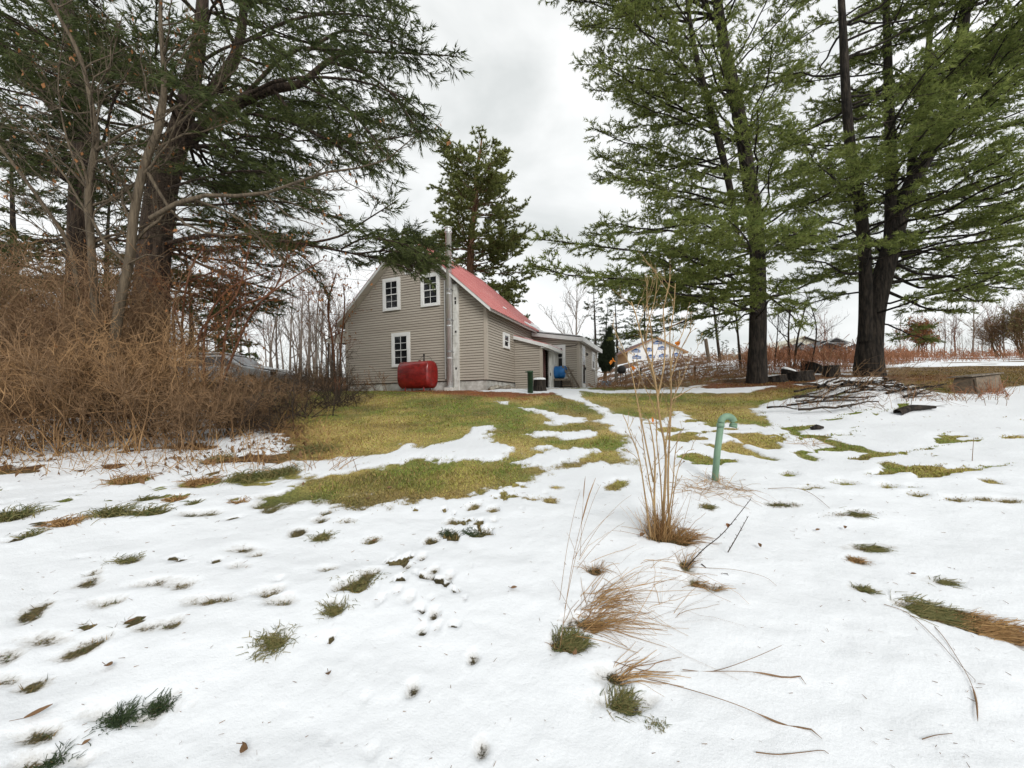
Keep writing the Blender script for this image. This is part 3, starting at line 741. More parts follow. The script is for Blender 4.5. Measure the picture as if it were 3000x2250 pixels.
# old snow left on the lower roof edge
for (y0, y1, d0, d1) in [(3.6, 4.6, .93, .975), (4.4, 6.5, .90, .985), (5.3, 6.5, .83, .93), (2.4, 2.8, .80, .815)]:
    m_ = 7; q0 = []; q1 = []
    for k in range(m_):
        e = math.sin(math.pi * (k + .35) / (m_ - .3)); a = y0 + (y1 - y0) * k / (m_ - 1); dm = (d0 + d1) / 2
        q0.append(roof_pt(1, dm - (dm - d0) * e * random.uniform(.7, 1), a, .026)); q1.append(roof_pt(1, dm + (d1 - dm) * e * random.uniform(.7, 1), a, .026))
    MB().prism(q0 + q1[::-1], (0, 0, .035)).build('roof_snow', m_snowcap, roof)

def window(root, plane, a0, a1, z0, z1, tw=.11, lights=(2, 2), wide_left=0):
    """double hung window: plane(a, z, out)"""
    def bar(mb, x0, x1, h0, h1, o0, o1):
        mb.hexa([plane(x0, h0, o1), plane(x1, h0, o1), plane(x1, h0, o0), plane(x0, h0, o0), plane(x0, h1, o1), plane(x1, h1, o1), plane(x1, h1, o0), plane(x0, h1, o0)])
    m_ = MB(); l = tw + wide_left
    bar(m_, a0, a0 + l, z0, z1, -.004, .085); bar(m_, a1 - tw, a1, z0, z1, -.004, .085)
    bar(m_, a0 + l + .001, a1 - tw - .001, z1 - tw, z1, -.004, .084); bar(m_, a0 + l + .001, a1 - tw - .001, z0, z0 + tw * .8, -.004, .095)
    w = m_.build('window', m_white, root)
    x0, x1, h0, h1 = a0 + l, a1 - tw, z0 + tw * .8, z1 - tw
    hm = (h0 + h1) / 2
    for (b0, b1, o) in ((h0, hm + .015, .048), (hm - .015, h1, .066)):
        s = MB(); f = .032
        bar(s, x0 + .001, x0 + f, b0, b1, o - .012, o + .012); bar(s, x1 - f, x1 - .001, b0, b1, o - .012, o + .012)
        bar(s, x0 + f + .001, x1 - f - .001, b0, b0 + f, o - .012, o + .011); bar(s, x0 + f + .001, x1 - f - .001, b1 - f, b1, o - .012, o + .011)
        nx, nz = lights
        for k in range(1, nx): bar(s, x0 + (x1 - x0) * k / nx - .008, x0 + (x1 - x0) * k / nx + .008, b0 + f + .001, b1 - f - .001, o - .004, o + .007)
        for k in range(1, nz): bar(s, x0 + f + .001, x1 - f - .001, b0 + (b1 - b0) * k / nz - .008, b0 + (b1 - b0) * k / nz + .008, o - .004, o + .0065)
        s.build('sash', m_white, w)
        g_ = MB(); bar(g_, x0 + .01, x1 - .01, b0 + .01, b1 - .01, o - .006, o - .003); g_.build('pane', m_glass, w)
    return w
def rect(fn, *pts):
    q = [fn(*p) for p in pts]
    return min(p[0] for p in q), max(p[0] for p in q), min(p[1] for p in q), max(p[1] for p in q)
for tl, br in (((1124, 820), (1175, 908)), ((1235, 806), (1291, 895)), ((1150, 978), (1204, 1074))):
    a0, z1 = gable_pt(*tl); a1, z0 = gable_pt(*br)
    window(house, gp, a0, a1, z0, z1, .12)
a0, z1 = gable_pt(1188, 770); a1, z0 = gable_pt(1216, 801)
v = MB().bx(a0, a1, -.065, -.002, z0, z0 + .05).bx(a0, a1, -.065, -.002, z1 - .05, z1).bx(a0, a0 + .05, -.065, -.002, z0 + .051, z1 - .051).bx(a1 - .05, a1, -.065, -.002, z0 + .051, z1 - .051).build('gable_vent', m_white, house)
MB().bx(a0 + .05, a1 - .05, -.042, -.037, z0 + .05, z1 - .05).build('screen', m_dark, v)
nz_ = 6
for k in range(nz_):
    z = z0 + .06 + (z1 - z0 - .12) * k / nz_
    MB().hexa([(a0 + .05, -.062, z), (a1 - .05, -.062, z), (a1 - .05, -.045, z + .035), (a0 + .05, -.045, z + .035), (a0 + .05, -.062, z + .008), (a1 - .05, -.062, z + .008), (a1 - .05, -.045, z + .043), (a0 + .05, -.045, z + .043)]).build('louver', m_trim, v)
y0, z1 = side_pt(1471, 973); y1, z0 = side_pt(1489, 1024)
window(house, sp, y0, y1, z0, z1, .085, (1, 1))
# steel chimney, old flue column and pipes on the gable
cx_, _ = gable_pt(1328, 1000); zt = at(1327, 667, 15.35)[2]
cy_ = -.27
ch = MB()
z = .52; segs = []
while z < zt - .25:
    z2 = min(z + 1.22, zt - .22); ch.lathe([(.108, z), (.108, z2 - .03), (.115, z2 - .028), (.115, z2)], 24, (cx_, cy_, 0)); z = z2 + .0005
chm = ch.build('chimney_pipe', m_steel, house, sm=True)
MB().lathe([(.115, zt - .22), (.14, zt - .2), (.14, zt - .16), (.11, zt - .15), (.11, zt - .06), (.145, zt - .05), (.145, zt - .02), (.10, zt)], 24, (cx_, cy_, 0)).build('chimney_cap', m_steel, chm, sm=True)
for z in (1.95, 3.15, 4.3, 5.2):
    MB().bx(cx_ - .125, cx_ + .125, cy_ + .09, -.036, z, z + .035).lathe([(.12, z), (.12, z + .04)], 24, (cx_, cy_, 0)).build('chimney_bracket', m_bandmetal, chm)
MB().bx(cx_ - .17, cx_ + .16, cy_ - .16, -.024, .3, .62).build('chimney_base', m_dirtywhite, house)
a0, _ = gable_pt(1334, 1000); a1, _ = gable_pt(1348, 1000); zt2 = gable_pt(1341, 836)[1]
z = .5
col_ = MB().bx(a0 + .012, a1 - .012, -.15, -.024, .45, zt2).build('flue_column', m_dirtywhite, house)
while z < zt2 - .1:
    h = random.uniform(.27, .31); MB().bx(a0, a1, -.17 - random.uniform(0, .006), -.15, z, min(z + h, zt2)).build('block', m_dirtywhite, col_); z += h + .007
for zz in (4.62, 3.95, 3.85, 3.78, 2.7, 1.3):
    MB().bx(a0 + .09, a1 - .05, -.182, -.177, zz, zz + random.uniform(.05, .13)).build('dark_patch', m_iron, col_)
a0, z1 = gable_pt(1304, 824); a1, z0 = gable_pt(1309.5, 1111)
MB().bx(a0, a1, -.09, -.026, z0, z1).build('downpipe', m_white, house)
a0, z1 = gable_pt(1313.5, 824); a1, z0 = gable_pt(1317, 1130)
MB().bx(a0, a1, -.10, -.026, z0, z1).build('conduit', m_bandmetal, house)
a0, z1 = gable_pt(1318, 1000)
MB().bx(a0 - .02, a0 + .03, -.06, -.026, .6, 5.0).build('conduit', m_iron, house)
# lean-to porch at the far side of the gable
pr = MB().prism([(-W_ - .002, .15, 3.38), (-W_ - 1.45, .15, 2.98), (-W_ - 1.45, .15, 2.90), (-W_ - .002, .15, 3.30)], (0, L_ - .6, 0)).build('porch_roof', m_roofdark, house)
MB().prism([(-W_ - .003, .10, 3.31), (-W_ - 1.43, .10, 2.915), (-W_ - 1.1, .10, 2.80), (-W_ - .003, .10, 2.72)], (0, .045, 0)).build('porch_gable', m_soffit, house)
for x in (-W_ - 1.02, -W_ - 1.24):
    MB().bx(x - .018, x + .018, .12, .155, .3, 2.82).build('porch_post', m_iron, house)
MB().bx(-W_ - 1.4, -W_ - .004, .2, L_ - .5, .3, .75).build('porch_deck', m_wood, house)

# the lower addition behind
AY, AX, AD = 5.2, 2.28, 4.6
zl, zh = 3.02, 3.42
def aroof(x): return zh + .02 - (zh - zl) / (AX + .1) * x
aw = MB().prism([(.02, AY + .005, .4), (AX - .005, AY + .005, .4), (AX - .005, AY + .005, aroof(AX) - .16), (.02, AY + .005, aroof(0) - .16)], (0, .12, 0)).build('wall', m_lapshade, house)
ap = lambda a, z, o: (a, AY - o, z)
lap_boards(aw, .66, aroof(0) - .1, lambda z: (.0, AX if z < aroof(AX) - .2 else max(.1, (zh - .16 - z) / (zh - zl) * AX)), ap)
aw2 = MB().bx(AX - .13, AX - .005, AY + .126, AY + AD, .4, aroof(AX) - .16).build('wall', m_lapshade, house)
asd = lambda a, z, o: (AX + o, a, z)
dy0, dz1 = None, None
def addside(px, py):
    q = HC + hx * AX; d = ray(px, py); t = (q @ hx) / (d[:2] @ hx); p = d * t
    return (p[:2] - HC) @ hy, p[2]
lap_boards(aw2, .68, aroof(AX) - .17, lambda z: (AY, AY + AD), asd)
MB().bx(.02, AX - .03, AY + .03, AY + AD, -.3, .65).build('foundation', m_concrete, house)
MB().bx(AX - .085, AX + .045, AY - .045, AY + .085, .62, aroof(AX) - .15).build('corner_trim', m_trim, house)
ar = MB().prism([(-.0, AY - .28, aroof(0) - .02), (AX + .25, AY - .28, aroof(AX + .25) - .02), (AX + .25, AY - .28, aroof(AX + .25) + .03), (0, AY - .28, aroof(0) + .03)], (0, AD + .5, 0)).build('roof', m_roofdark, house)
MB().prism([(.05, AY - .30, aroof(0) - .20), (AX + .25, AY - .30, aroof(AX + .25) - .20), (AX + .25, AY - .30, aroof(AX + .25) - .022), (.05, AY - .30, aroof(.05) - .022)], (0, .03, 0)).build('fascia', m_white, ar)
MB().bx(AX + .252, AX + .28, AY - .28, AY + AD + .2, aroof(AX + .25) - .20, aroof(AX + .25) + .012).build('fascia', m_white, ar)
MB().prism([(.05, AY - .27, aroof(0) - .19), (AX + .25, AY - .27, aroof(AX + .25) - .19), (AX + .25, AY - .27, aroof(AX + .25) - .165), (.05, AY - .27, aroof(0) - .165)], (0, AD + .4, 0)).build('soffit', m_white, ar)
MB().prism([(.1, AY - .2, aroof(.1) + .032), (AX + .1, AY - .2, aroof(AX + .1) + .032), (AX + .1, AY - .2, aroof(AX + .1) + .075), (.1, AY - .2, aroof(.1) + .10)], (0, AD + .3, 0)).build('roof_snow', m_snowcap, ar)
a0, z1 = front_pt(1613, 1013, AY); a1, z0 = front_pt(1658, 1084, AY)
window(house, ap, a0, a1, z0, z1, .13, (1, 1))
# door and window on its long side
d0, _ = addside(1703, 1100); d1, _ = addside(1711.5, 1100)
dz0, dz1 = .72, addside(1706, 1013)[1]
dr = MB().bx(AX + .002, AX + .065, d0, d1, dz0, dz1).build('door', m_white, house)
MB().bx(AX + .066, AX + .072, d0 + .1, d1 - .1, dz0 + .2, dz1 - .12).build('pane', m_glass, dr)
MB().bx(AX + .066, AX + .085, d0 + .1, d1 - .1, dz1 - .5, dz1 - .42).build('rail', m_white, dr)
MB().bx(AX + .066, AX + .11, d1 - .09, d1 - .05, 1.6, 1.72).build('handle', m_iron, dr)
MB().bx(AX + .03, AX + .5, d0 - .05, d1 + .1, .5, .70).build('door_step', m_concrete, house)
w0, wz1 = addside(1731, 1030); w1, wz0 = addside(1740, 1085)
window(house, asd, w0, w1, wz0, wz1, .09, (1, 1))
MB().bx(AX + .04, AX + .10, w1 + .12, w1 + .18, .7, wz0 - .05).build('drain_pipe', m_white, house)
MB().bx(AX + .036, AX + .12, d1 + .35, d1 + .45, 2.35, 2.47).build('outdoor_lamp', m_iron, house)
MB().tube([(x, AY - .046 - (0 if x < AX - .06 else .012), zz) for x, zz in ((1.35, 2.68), (1.6, 2.66), (1.9, 2.655), (2.12, 2.68), (2.26, 2.75))], .012, 5).build('cable', m_iron, house)

# entrance porch box against the side wall
VY, VX = 2.78, 1.25
def vroof(x): return 2.93 - .31 * x
vw = MB().prism([(.03, VY + .005, .3), (VX - .005, VY + .005, .3), (VX - .005, VY + .005, vroof(VX) - .12), (.03, VY + .005, vroof(0) - .12)], (0, .1, 0)).build('wall', m_lapshade, house)
vp = lambda a, z, o: (a, VY - o, z)
lap_boards(vw, .60, vroof(.0) - .16, lambda z: (.03, VX if z < vroof(VX) - .18 else max(.1, (2.93 - .14 - z) / .31)), vp)
MB().bx(VX - .09, VX + .028, VY - .045, VY + .07, .55, vroof(VX) - .12).build('corner_trim', m_trim, house)
vr = MB().prism([(.0, VY - .14, vroof(0)), (VX + .28, VY - .14, vroof(VX + .28)), (VX + .28, VY - .14, vroof(VX + .28) + .03), (0, VY - .14, vroof(0) + .03)], (0, AY - VY + .1, 0)).build('roof', m_roof, house)
MB().prism([(.0, VY - .16, vroof(0) - .15), (VX + .28, VY - .16, vroof(VX + .28) - .15), (VX + .28, VY - .16, vroof(VX + .28) - .002), (0, VY - .16, vroof(0) - .002)], (0, .025, 0)).build('fascia', m_white, vr)
MB().bx(VX + .282, VX + .305, VY - .16, AY - .02, vroof(VX + .28) - .16, vroof(VX + .28) + .0).build('fascia', m_white, vr)
MB().bx(VX + .0, VX + .28, VY - .13, AY - .05, vroof(VX + .28) - .14, vroof(VX + .28) - .12).build('soffit', m_white, vr)
for x0, x1, y0, y1 in [(.45, .78, .1, 1.0), (.82, 1.1, .9, 2.2), (1.2, 1.5, .5, 2.2)]:
    MB().prism([(x0, VY + y0, vroof(x0) + .032), (x1, VY + y0, vroof(x1) + .032), (x1, VY + y0, vroof(x1) + .055), (x0, VY + y0, vroof(x0) + .06)], (0, y1 - y0, 0)).build('roof_snow', m_snowcap, vr)
MB().bx(.03, VX - .06, VY + .11, AY - .04, .3, .62).build('entry_floor', m_wood, house)
MB().bx(.03, VX - .14, VY + .9, VY + .94, .62, 2.4).build('inner_wall', m_maroon, house)
MB().bx(VX - .06, VX, VY + .075, VY + .13, .6, 2.45).build('door_jamb', m_dirtywhite, house)
ov = MB().bx(VX - .06, VX - .02, VY + 1.05, AY - .04, .6, 2.4).build('wall', m_dirtywhite, house)
dw = MB().bx(VX + .0, VX + .045, VY + .98, VY + 1.12, .52, 2.42).bx(VX + .02, VX + .06, VY + 1.125, AY - .05, .62, 2.44).build('entry_post', m_dirtywhite, house)
z = .66
for k in range(5):
    MB().bx(VX - .018, VX - .008, VY + 1.25, AY - .05, z, z + .34).build('wall_panel', m_dirtywhite, ov); z += .36
MB().bx(VX + .046, VX + .07, VY + 1.02, VY + 1.06, 1.2, 1.34).build('door_latch', m_iron, house)
# rubble and stones along the foot of the side wall
for k in range(26):
    y = .15 + 2.5 * (k / 26) + random.uniform(-.05, .05); r = random.uniform(.06, .15)
    m_ = MB(); pr_ = [(r * .3, -r * .6), (r * .9, -r * .35), (r, .05), (r * .75, r * .5), (r * .25, r * .7)]
    o = m_.lathe([(a * random.uniform(.85, 1.15), b) for a, b in pr_], 7, (0, 0, 0)).build('stone', m_rubble, house, sm=False)
    o.location = (.14 + random.uniform(-.05, .12), y, .52 + .12 * random.random()); o.rotation_euler = (random.uniform(-.4, .4), random.uniform(-.4, .4), random.uniform(0, 6))
# ------------------------------------------------------------------ trees
def tone_of(nv, groups, lo=0, hi=1, rng=RNG):
    return np.repeat(rng.uniform(lo, hi, groups), nv)
def foliage_mesh(name, pos, D, n, ln, w, mat, root, base, spread=.75, droop=0.0, tones=None, rng=RNG):
    V, Fa = needles(pos, D, n, ln, w, spread, droop, rng)
    K = len(pos)
    if tones is None:
        tones = np.clip(.5 + .32 * fbm(pos[:, 0] * .8 + pos[:, 2], pos[:, 1] * .8, 5, 3) + rng.normal(0, .22, K), 0, 1)
    o = mesh_np(name, V - base, Fa, mat, root, attrs={'tone': ('FLOAT', np.repeat(tones, 3 * n))})
    o['kind'] = 'stuff'
    return o
def rough_trunk(P, R, sides=18, ridge=.05, seed=0):
    V, Fq = tubes(np.array([P]), np.array([R]), sides)
    N = len(P)
    a = np.tile(np.arange(sides), N); k = np.repeat(np.arange(N), sides)
    c = np.repeat(np.asarray(P, float), sides, 0)
    d = V - c
    f = 1 + ridge * (2 * vnoise(a * 1.7, k * .45, seed) - 1) + ridge * .6 * (2 * vnoise(a * .5, k * .22, seed + 5) - 1)
    return c + d * f[:, None], Fq
def limbs_random(trunk, zs, azs, Ls, elev, bend, r, N=10, wig=.02, rng=RNG):
    """limbs leaving a trunk polyline at heights zs"""
    tz = trunk[:, 2]
    pos = np.stack([np.interp(zs, tz, trunk[:, k]) for k in range(3)], 1)
    D = np.stack([np.cos(elev) * np.sin(azs), np.cos(elev) * np.cos(azs), np.sin(elev)], 1)
    return strand(pos, D, Ls, N, bend, wig, rng)
def conifer(name, label, cat, base, stems, limbs, limb_r, mats, sub=(.30, 50, .34, .22), twig=(.17, 44, .24), tuft=(2.4, 8, .10, .007, .7, .12), t0=.22, droop=(0, .02), group=None, rng=RNG, sides=18, ridge=.05, dead=None):
    """stems: list of (P, R); limbs (M,N,3) with radii limb_r (M,) ; sub: spacing, angle, length share, extra; twig: spacing, angle, length; tuft: per metre, needles, length, width, spread, droop"""
    bark, wood, need = mats
    root = thing(name, label, cat, base, 0, group)
    b = np.asarray(base, float)
    L = [rough_trunk(P, R, sides, ridge, i) for i, (P, R) in enumerate(stems)]
    V, Fa = cat_vf(L); mesh_np('trunk', V - b, Fa, bark, root, sm=True)
    M_, N_ = limbs.shape[:2]
    V, Fa = tubes(limbs, taper(M_, N_, limb_r, .010), 7)
    mesh_np('limbs', V - b, Fa, bark, root, sm=True)['kind'] = 'stuff'
    s1, i1, t1 = spawn(limbs, t0, sub[0], sub[1], lambda t, l: (1 - t) ** .75 * sub[2] * np.minimum(l, 5.0) + sub[3], 6, (.05, .16), (droop[0], .10), .03, rng=rng)
    tips = limbs[:, -4:, :]
    tipr = np.stack([tips[:, 0] + (tips[:, -1] - tips[:, 0]) * q for q in np.linspace(0, 1, 6)], 1)
    s1 = np.concatenate([s1, tipr])
    s2, i2, t2 = spawn(s1, .12, twig[0], twig[1], lambda t, l: (1 - .6 * t) * twig[2] + .04 + .06 * l, 3, (.05, .22), (droop[0] * .5, .12), .04, lateral=True, rng=rng)
    V, Fa = cat_vf([tubes(s1, taper(len(s1), 6, .010, .004), 3), ribbons(s2, .0045, .002, rng)])
    mesh_np('branchlets', V - b, Fa, wood, root)['kind'] = 'stuff'
    # tufts
    l2 = plen(s2); m = np.maximum(2, np.round(l2 * tuft[0] * 6).astype(int))
    idx = np.repeat(np.arange(len(s2)), m); j = np.arange(len(idx)) - np.repeat(np.cumsum(m) - m, m)
    t = .15 + .85 * (j + 1) / m[idx]
    pos, D = along(s2[idx], t)
    keep = rng.random(len(pos)) < np.clip(tuft[6] if len(tuft) > 6 else 1, 0, 1)
    pos, D = pos[keep], D[keep]
    k1 = np.repeat(np.arange(len(s1)), np.maximum(2, np.round(plen(s1) * tuft[0] * 4).astype(int)))
    p1, d1 = along(s1[k1], .45 + .55 * rng.random(len(k1)))
    pos = np.concatenate([pos, p1]); D = np.concatenate([D, nrm(d1 + rng.normal(0, .5, d1.shape))])
    foliage_mesh('crown', pos, nrm(D + np.array([0, 0, .12]) + rng.normal(0, .12, D.shape)), tuft[1], tuft[2], tuft[3], need, root, b, tuft[4], tuft[5], rng=rng)
    return root, s1, s2
def stem_px(pts, r, N=24, Y=None):
    """a stem through pixels of the photograph at stated distances"""
    P = resample([at(x, y, d) for x, y, d in pts], N)
    return P, np.interp(np.linspace(0, 1, N), np.linspace(0, 1, len(r)), r)

rg = np.random.default_rng(5)
# the pine with one trunk on the right of the lawn
b1 = GS(2216, 1122); y1 = b1[1]
Pt, Rt = stem_px([(2216, 1128, y1), (2218, 1080, y1), (2220, 870, y1), (2216, 680, y1), (2190, 500, y1 + .1), (2165, 330, y1 + .2), (2120, 120, y1 + .3), (2085, -120, y1 + .4), (2060, -420, y1 + .5)], [0.306, 0.245, 0.230, 0.221, 0.214, 0.202, 0.184, 0.171, 0.159, 0.147, 0.122, 0.104, 0.079, 0.055], 40)
P2, R2 = stem_px([(2165, 700, y1 - .1), (2140, 560, y1 - .5), (2120, 470, y1 - .7), (2085, 330, y1 - .9), (2030, 120, y1 - 1.1), (2000, -120, y1 - 1.2)], [0.035, 0.091, 0.098, 0.084, 0.070, 0.056, 0.028], 24)
n = 84
zs = np.sort(rg.uniform(2.5, 17.0, n)); az = rg.uniform(-math.pi, math.pi, n)
az[::2] = rg.normal(-1.5, .75, 42); az[1::6] = rg.normal(math.pi, .6, 14)
# lengths: long low limbs, narrower waist, broad again above; long on the open side
def len1(z, a):
    open_ = .55 + .45 * np.clip(-np.sin(a), 0, 1)
    return open_ * np.interp(z, [2.4, 3.4, 5, 7, 9.5, 12, 15, 18], [5.2, 6.9, 6.6, 4.8, 4.9, 6.2, 5.4, 3.0])
Ls = len1(zs, az) * rg.uniform(.82, 1.05, n)
el = np.interp(zs, [2.4, 4, 8, 12, 17], [-.02, .04, .20, .36, .55]) + rg.normal(0, .06, n)
limbs = limbs_random(Pt, zs, az, Ls, el, np.interp(zs, [2, 5, 10, 17], [.00, -.02, .05, .1]) + rg.normal(0, .04, n), None, 10, .022, rg)
sp2 = limbs_random(P2, np.linspace(6, 12.5, 12), rg.normal(-1.6, .8, 12), rg.uniform(2.6, 4.6, 12), rg.normal(.3, .1, 12), rg.normal(.03, .03, 12), None, 10, .022, rg)
low = np.stack([resample([at(x, y, d) for x, y, d in q], 10) for q in [
    [(2205, 905, y1), (2120, 910, y1 - .6), (2040, 880, y1 - 1.2), (1950, 860, y1 - 1.8)],
    [(2210, 840, y1), (2100, 850, y1 - 1.4), (1960, 825, y1 - 2.6), (1780, 815, y1 - 3.2), (1620, 800, y1 - 3.4), (1550, 775, y1 - 3.4)],
    [(2215, 790, y1), (2090, 765, y1 - 1.2), (1900, 740, y1 - 2.2), (1700, 715, y1 - 2.6), (1570, 700, y1 - 2.6)],
    [(2215, 800, y1), (2200, 735, y1 - 2.2), (2180, 690, y1 - 4.0), (2130, 640, y1 - 4.8)],
    [(2218, 770, y1), (2260, 720, y1 - 2.0), (2310, 690, y1 - 3.8), (2380, 690, y1 - 4.6)],
    [(2215, 740, y1), (2120, 690, y1 - 2.2), (2050, 650, y1 - 3.8), (1990, 640, y1 - 4.5)],
    [(2222, 880, y1), (2330, 850, y1 + .5), (2420, 800, y1 + 1), (2500, 770, y1 + 1.2)],
    [(2222, 850, y1), (2300, 905, y1 - .8), (2350, 960, y1 - 1.2)]]])
limbs = np.concatenate([limbs, sp2, low])
lr = np.r_[.012 + .0065 * Ls, np.full(12, .028), np.full(len(low), .045)]
conifer('pine_tree', 'dark trunked white pine with a single straight trunk at the lawn edge', 'pine tree', b1, [(Pt, Rt), (P2, R2)], limbs, lr, (m_bark, m_twigdark, m_needle_r), sub=(.33, 50, .32, .25), twig=(.10, 42, .27), tuft=(2.9, 4, .115, .029, 1.15, .12), rng=rg)

# the pine whose trunk divides into several stems
b2 = GS(2545, 1100); y2 = b2[1] - .6; b2 = onT(b2[0] * y2 / b2[1], y2)
stems = [
    stem_px([(2548, 1112, y2), (2545, 1080, y2), (2548, 1000, y2), (2556, 930, y2), (2580, 830, y2), (2612, 720, y2), (2640, 620, y2), (2680, 520, y2), (2745, 400, y2), (2800, 220, y2 - .3), (2830, 0, y2 - .5), (2850, -300, y2 - .6)], [0.417, 0.326, 0.282, 0.265, 0.248, 0.225, 0.202, 0.180, 0.164, 0.152, 0.136, 0.113, 0.084, 0.056], 44),
    stem_px([(2535, 1000, y2 - .1), (2536, 900, y2 - .2), (2534, 760, y2 - .3), (2520, 600, y2 - .4), (2495, 460, y2 - .5), (2480, 300, y2 - .6), (2470, 100, y2 - .6), (2455, -200, y2 - .6)], [0.190, 0.174, 0.158, 0.148, 0.132, 0.116, 0.100, 0.079, 0.048], 36),
    stem_px([(2590, 760, y2 + .1), (2606, 640, y2 + .1), (2612, 500, y2 + .1), (2606, 350, y2), (2600, 150, y2), (2590, -200, y2)], [0.068, 0.146, 0.141, 0.124, 0.101, 0.079, 0.045], 30),
    stem_px([(2640, 640, y2), (2668, 540, y2 + .3), (2672, 470, y2 + .4), (2700, 330, y2 + .6), (2720, 150, y2 + .8), (2740, -100, y2 + .9)], [0.058, 0.116, 0.110, 0.093, 0.070, 0.040], 26)]
lim = []; lrs = []
for si, (P, R) in enumerate(stems):
    zmax = P[:, 2].max(); z0 = 2.4 if si == 0 else 4.0
    n = (50, 34, 26, 22)[si]
    zs = rg.uniform(z0, min(zmax, 16), n); az = rg.uniform(-math.pi, math.pi, n)
    k = rg.random(n) < .35; az[k] = rg.normal(1.3, .7, k.sum()); k = rg.random(n) < .22; az[k] = rg.normal(math.pi, .6, k.sum())
    Ls = np.interp(zs, [2.5, 4, 8, 12, 16], [3.6, 4.6, 4.2, 4.4, 3.2]) * rg.uniform(.7, 1.1, n) * np.where(np.sin(az) < -.4, .72, 1)
    el = np.interp(zs, [2.5, 5, 9, 15], [-.05, .08, .28, .5]) + rg.normal(0, .09, n)
    lim.append(limbs_random(P, zs, az, Ls, el, rg.normal(0, .05, n), None, 10, .025, rg)); lrs.append(.012 + .0065 * Ls)
low = np.stack([resample([at(x, y, d) for x, y, d in q], 10) for q in [
    [(2620, 720, y2), (2700, 700, y2 + .2), (2820, 690, y2 + .2), (2990, 676, y2), (3150, 670, y2)],
    [(2610, 760, y2), (2680, 800, y2 + .4), (2780, 810, y2 + .6), (2900, 840, y2 + .6), (3080, 850, y2 + .6)],
    [(2600, 800, y2), (2700, 845, y2 - .4), (2760, 838, y2 - .8), (2850, 880, y2 - .9), (2900, 880, y2 - 1)],
    [(2590, 850, y2), (2660, 880, y2 - .2), (2720, 905, y2 - .3), (2830, 915, y2 - .4)],
    [(2640, 600, y2), (2760, 560, y2 - 1.4), (2860, 590, y2 - 2.6), (2960, 560, y2 - 3.4), (3080, 520, y2 - 4)],
    [(2600, 560, y2), (2640, 480, y2 - 1.6), (2700, 400, y2 - 3.0), (2760, 330, y2 - 4.2)],
    [(2530, 620, y2), (2480, 560, y2 - 1.4), (2440, 520, y2 - 2.8), (2380, 470, y2 - 3.8)],
    [(2560, 500, y2), (2600, 400, y2 - 1.8), (2650, 300, y2 - 3.4), (2720, 200, y2 - 4.4), (2800, 120, y2 - 5)],
    [(2700, 470, y2), (2800, 360, y2 - 1.6), (2880, 280, y2 - 3.0), (2980, 190, y2 - 4)],
    [(2535, 800, y2 - .2), (2470, 800, y2 - .4), (2420, 770, y2 - .4), (2340, 760, y2 - .2)]]])
lim.append(low); lrs.append(np.full(len(low), .05))
conifer('pine_tree', 'broad white pine whose trunk divides low down into several stems', 'pine tree', b2, stems, np.concatenate(lim), np.concatenate(lrs), (m_bark, m_twigdark, m_needle_r), sub=(.36, 50, .32, .25), twig=(.105, 42, .27), tuft=(2.9, 4, .115, .030, 1.15, .12), rng=rg)

# the two dark pines on the left, in front of the house
def left_pine(label, base, stems, nl, zr, lens, fixed, azb, mats, tuft, sub=(.32, 48, .33, .28), twig=(.105, 42, .30)):
    lim = []; lrs = []
    for (P, R), n in zip(stems, nl):
        zs = rg.uniform(zr[0], min(P[:, 2].max(), zr[1]), n); az = rg.uniform(-math.pi, math.pi, n)
        k = rg.random(n) < .45; az[k] = rg.normal(azb, .7, k.sum())
        Ls = np.interp(zs, *lens) * rg.uniform(.7, 1.1, n)
        el = np.interp(zs, [2, 5, 9, 14], [-.08, .02, .18, .4]) + rg.normal(0, .1, n)
        lim.append(limbs_random(P, zs, az, Ls, el, rg.normal(-.02, .05, n), None, 10, .03, rg)); lrs.append(.013 + .007 * Ls)
    if fixed:
        f = np.stack([resample([at(x, y, d) for x, y, d in q[0]], 10) for q in fixed]); lim.append(f); lrs.append(np.array([q[1] for q in fixed]))
    return conifer('pine_tree', label, 'pine tree', base, stems, np.concatenate(lim), np.concatenate(lrs), mats, sub=sub, twig=twig, tuft=tuft, droop=(-.05, .05), rng=rg)
y3 = 10.2; b3 = onT(at(440, 1180, y3)[0], y3)
s3 = [stem_px([(430, 1190, y3), (440, 950, y3), (455, 720, y3), (475, 560, y3), (520, 400, y3), (560, 250, y3 + .1), (590, 60, y3 + .2), (600, -200, y3 + .3)], [0.446, 0.389, 0.360, 0.338, 0.310, 0.245, 0.194, 0.158, 0.115, 0.072], 36),
      stem_px([(540, 420, y3), (610, 360, y3 - .3), (700, 300, y3 - .6), (800, 260, y3 - .8), (880, 245, y3 - 1.0), (960, 180, y3 - 1.2), (1040, 140, y3 - 1.4)], [0.173, 0.158, 0.137, 0.112, 0.086, 0.058, 0.029], 24),
      stem_px([(560, 330, y3 + .1), (650, 230, y3 + .2), (700, 130, y3 + .3), (720, -40, y3 + .4), (740, -250, y3 + .4)], [0.144, 0.122, 0.101, 0.072, 0.043], 20)]
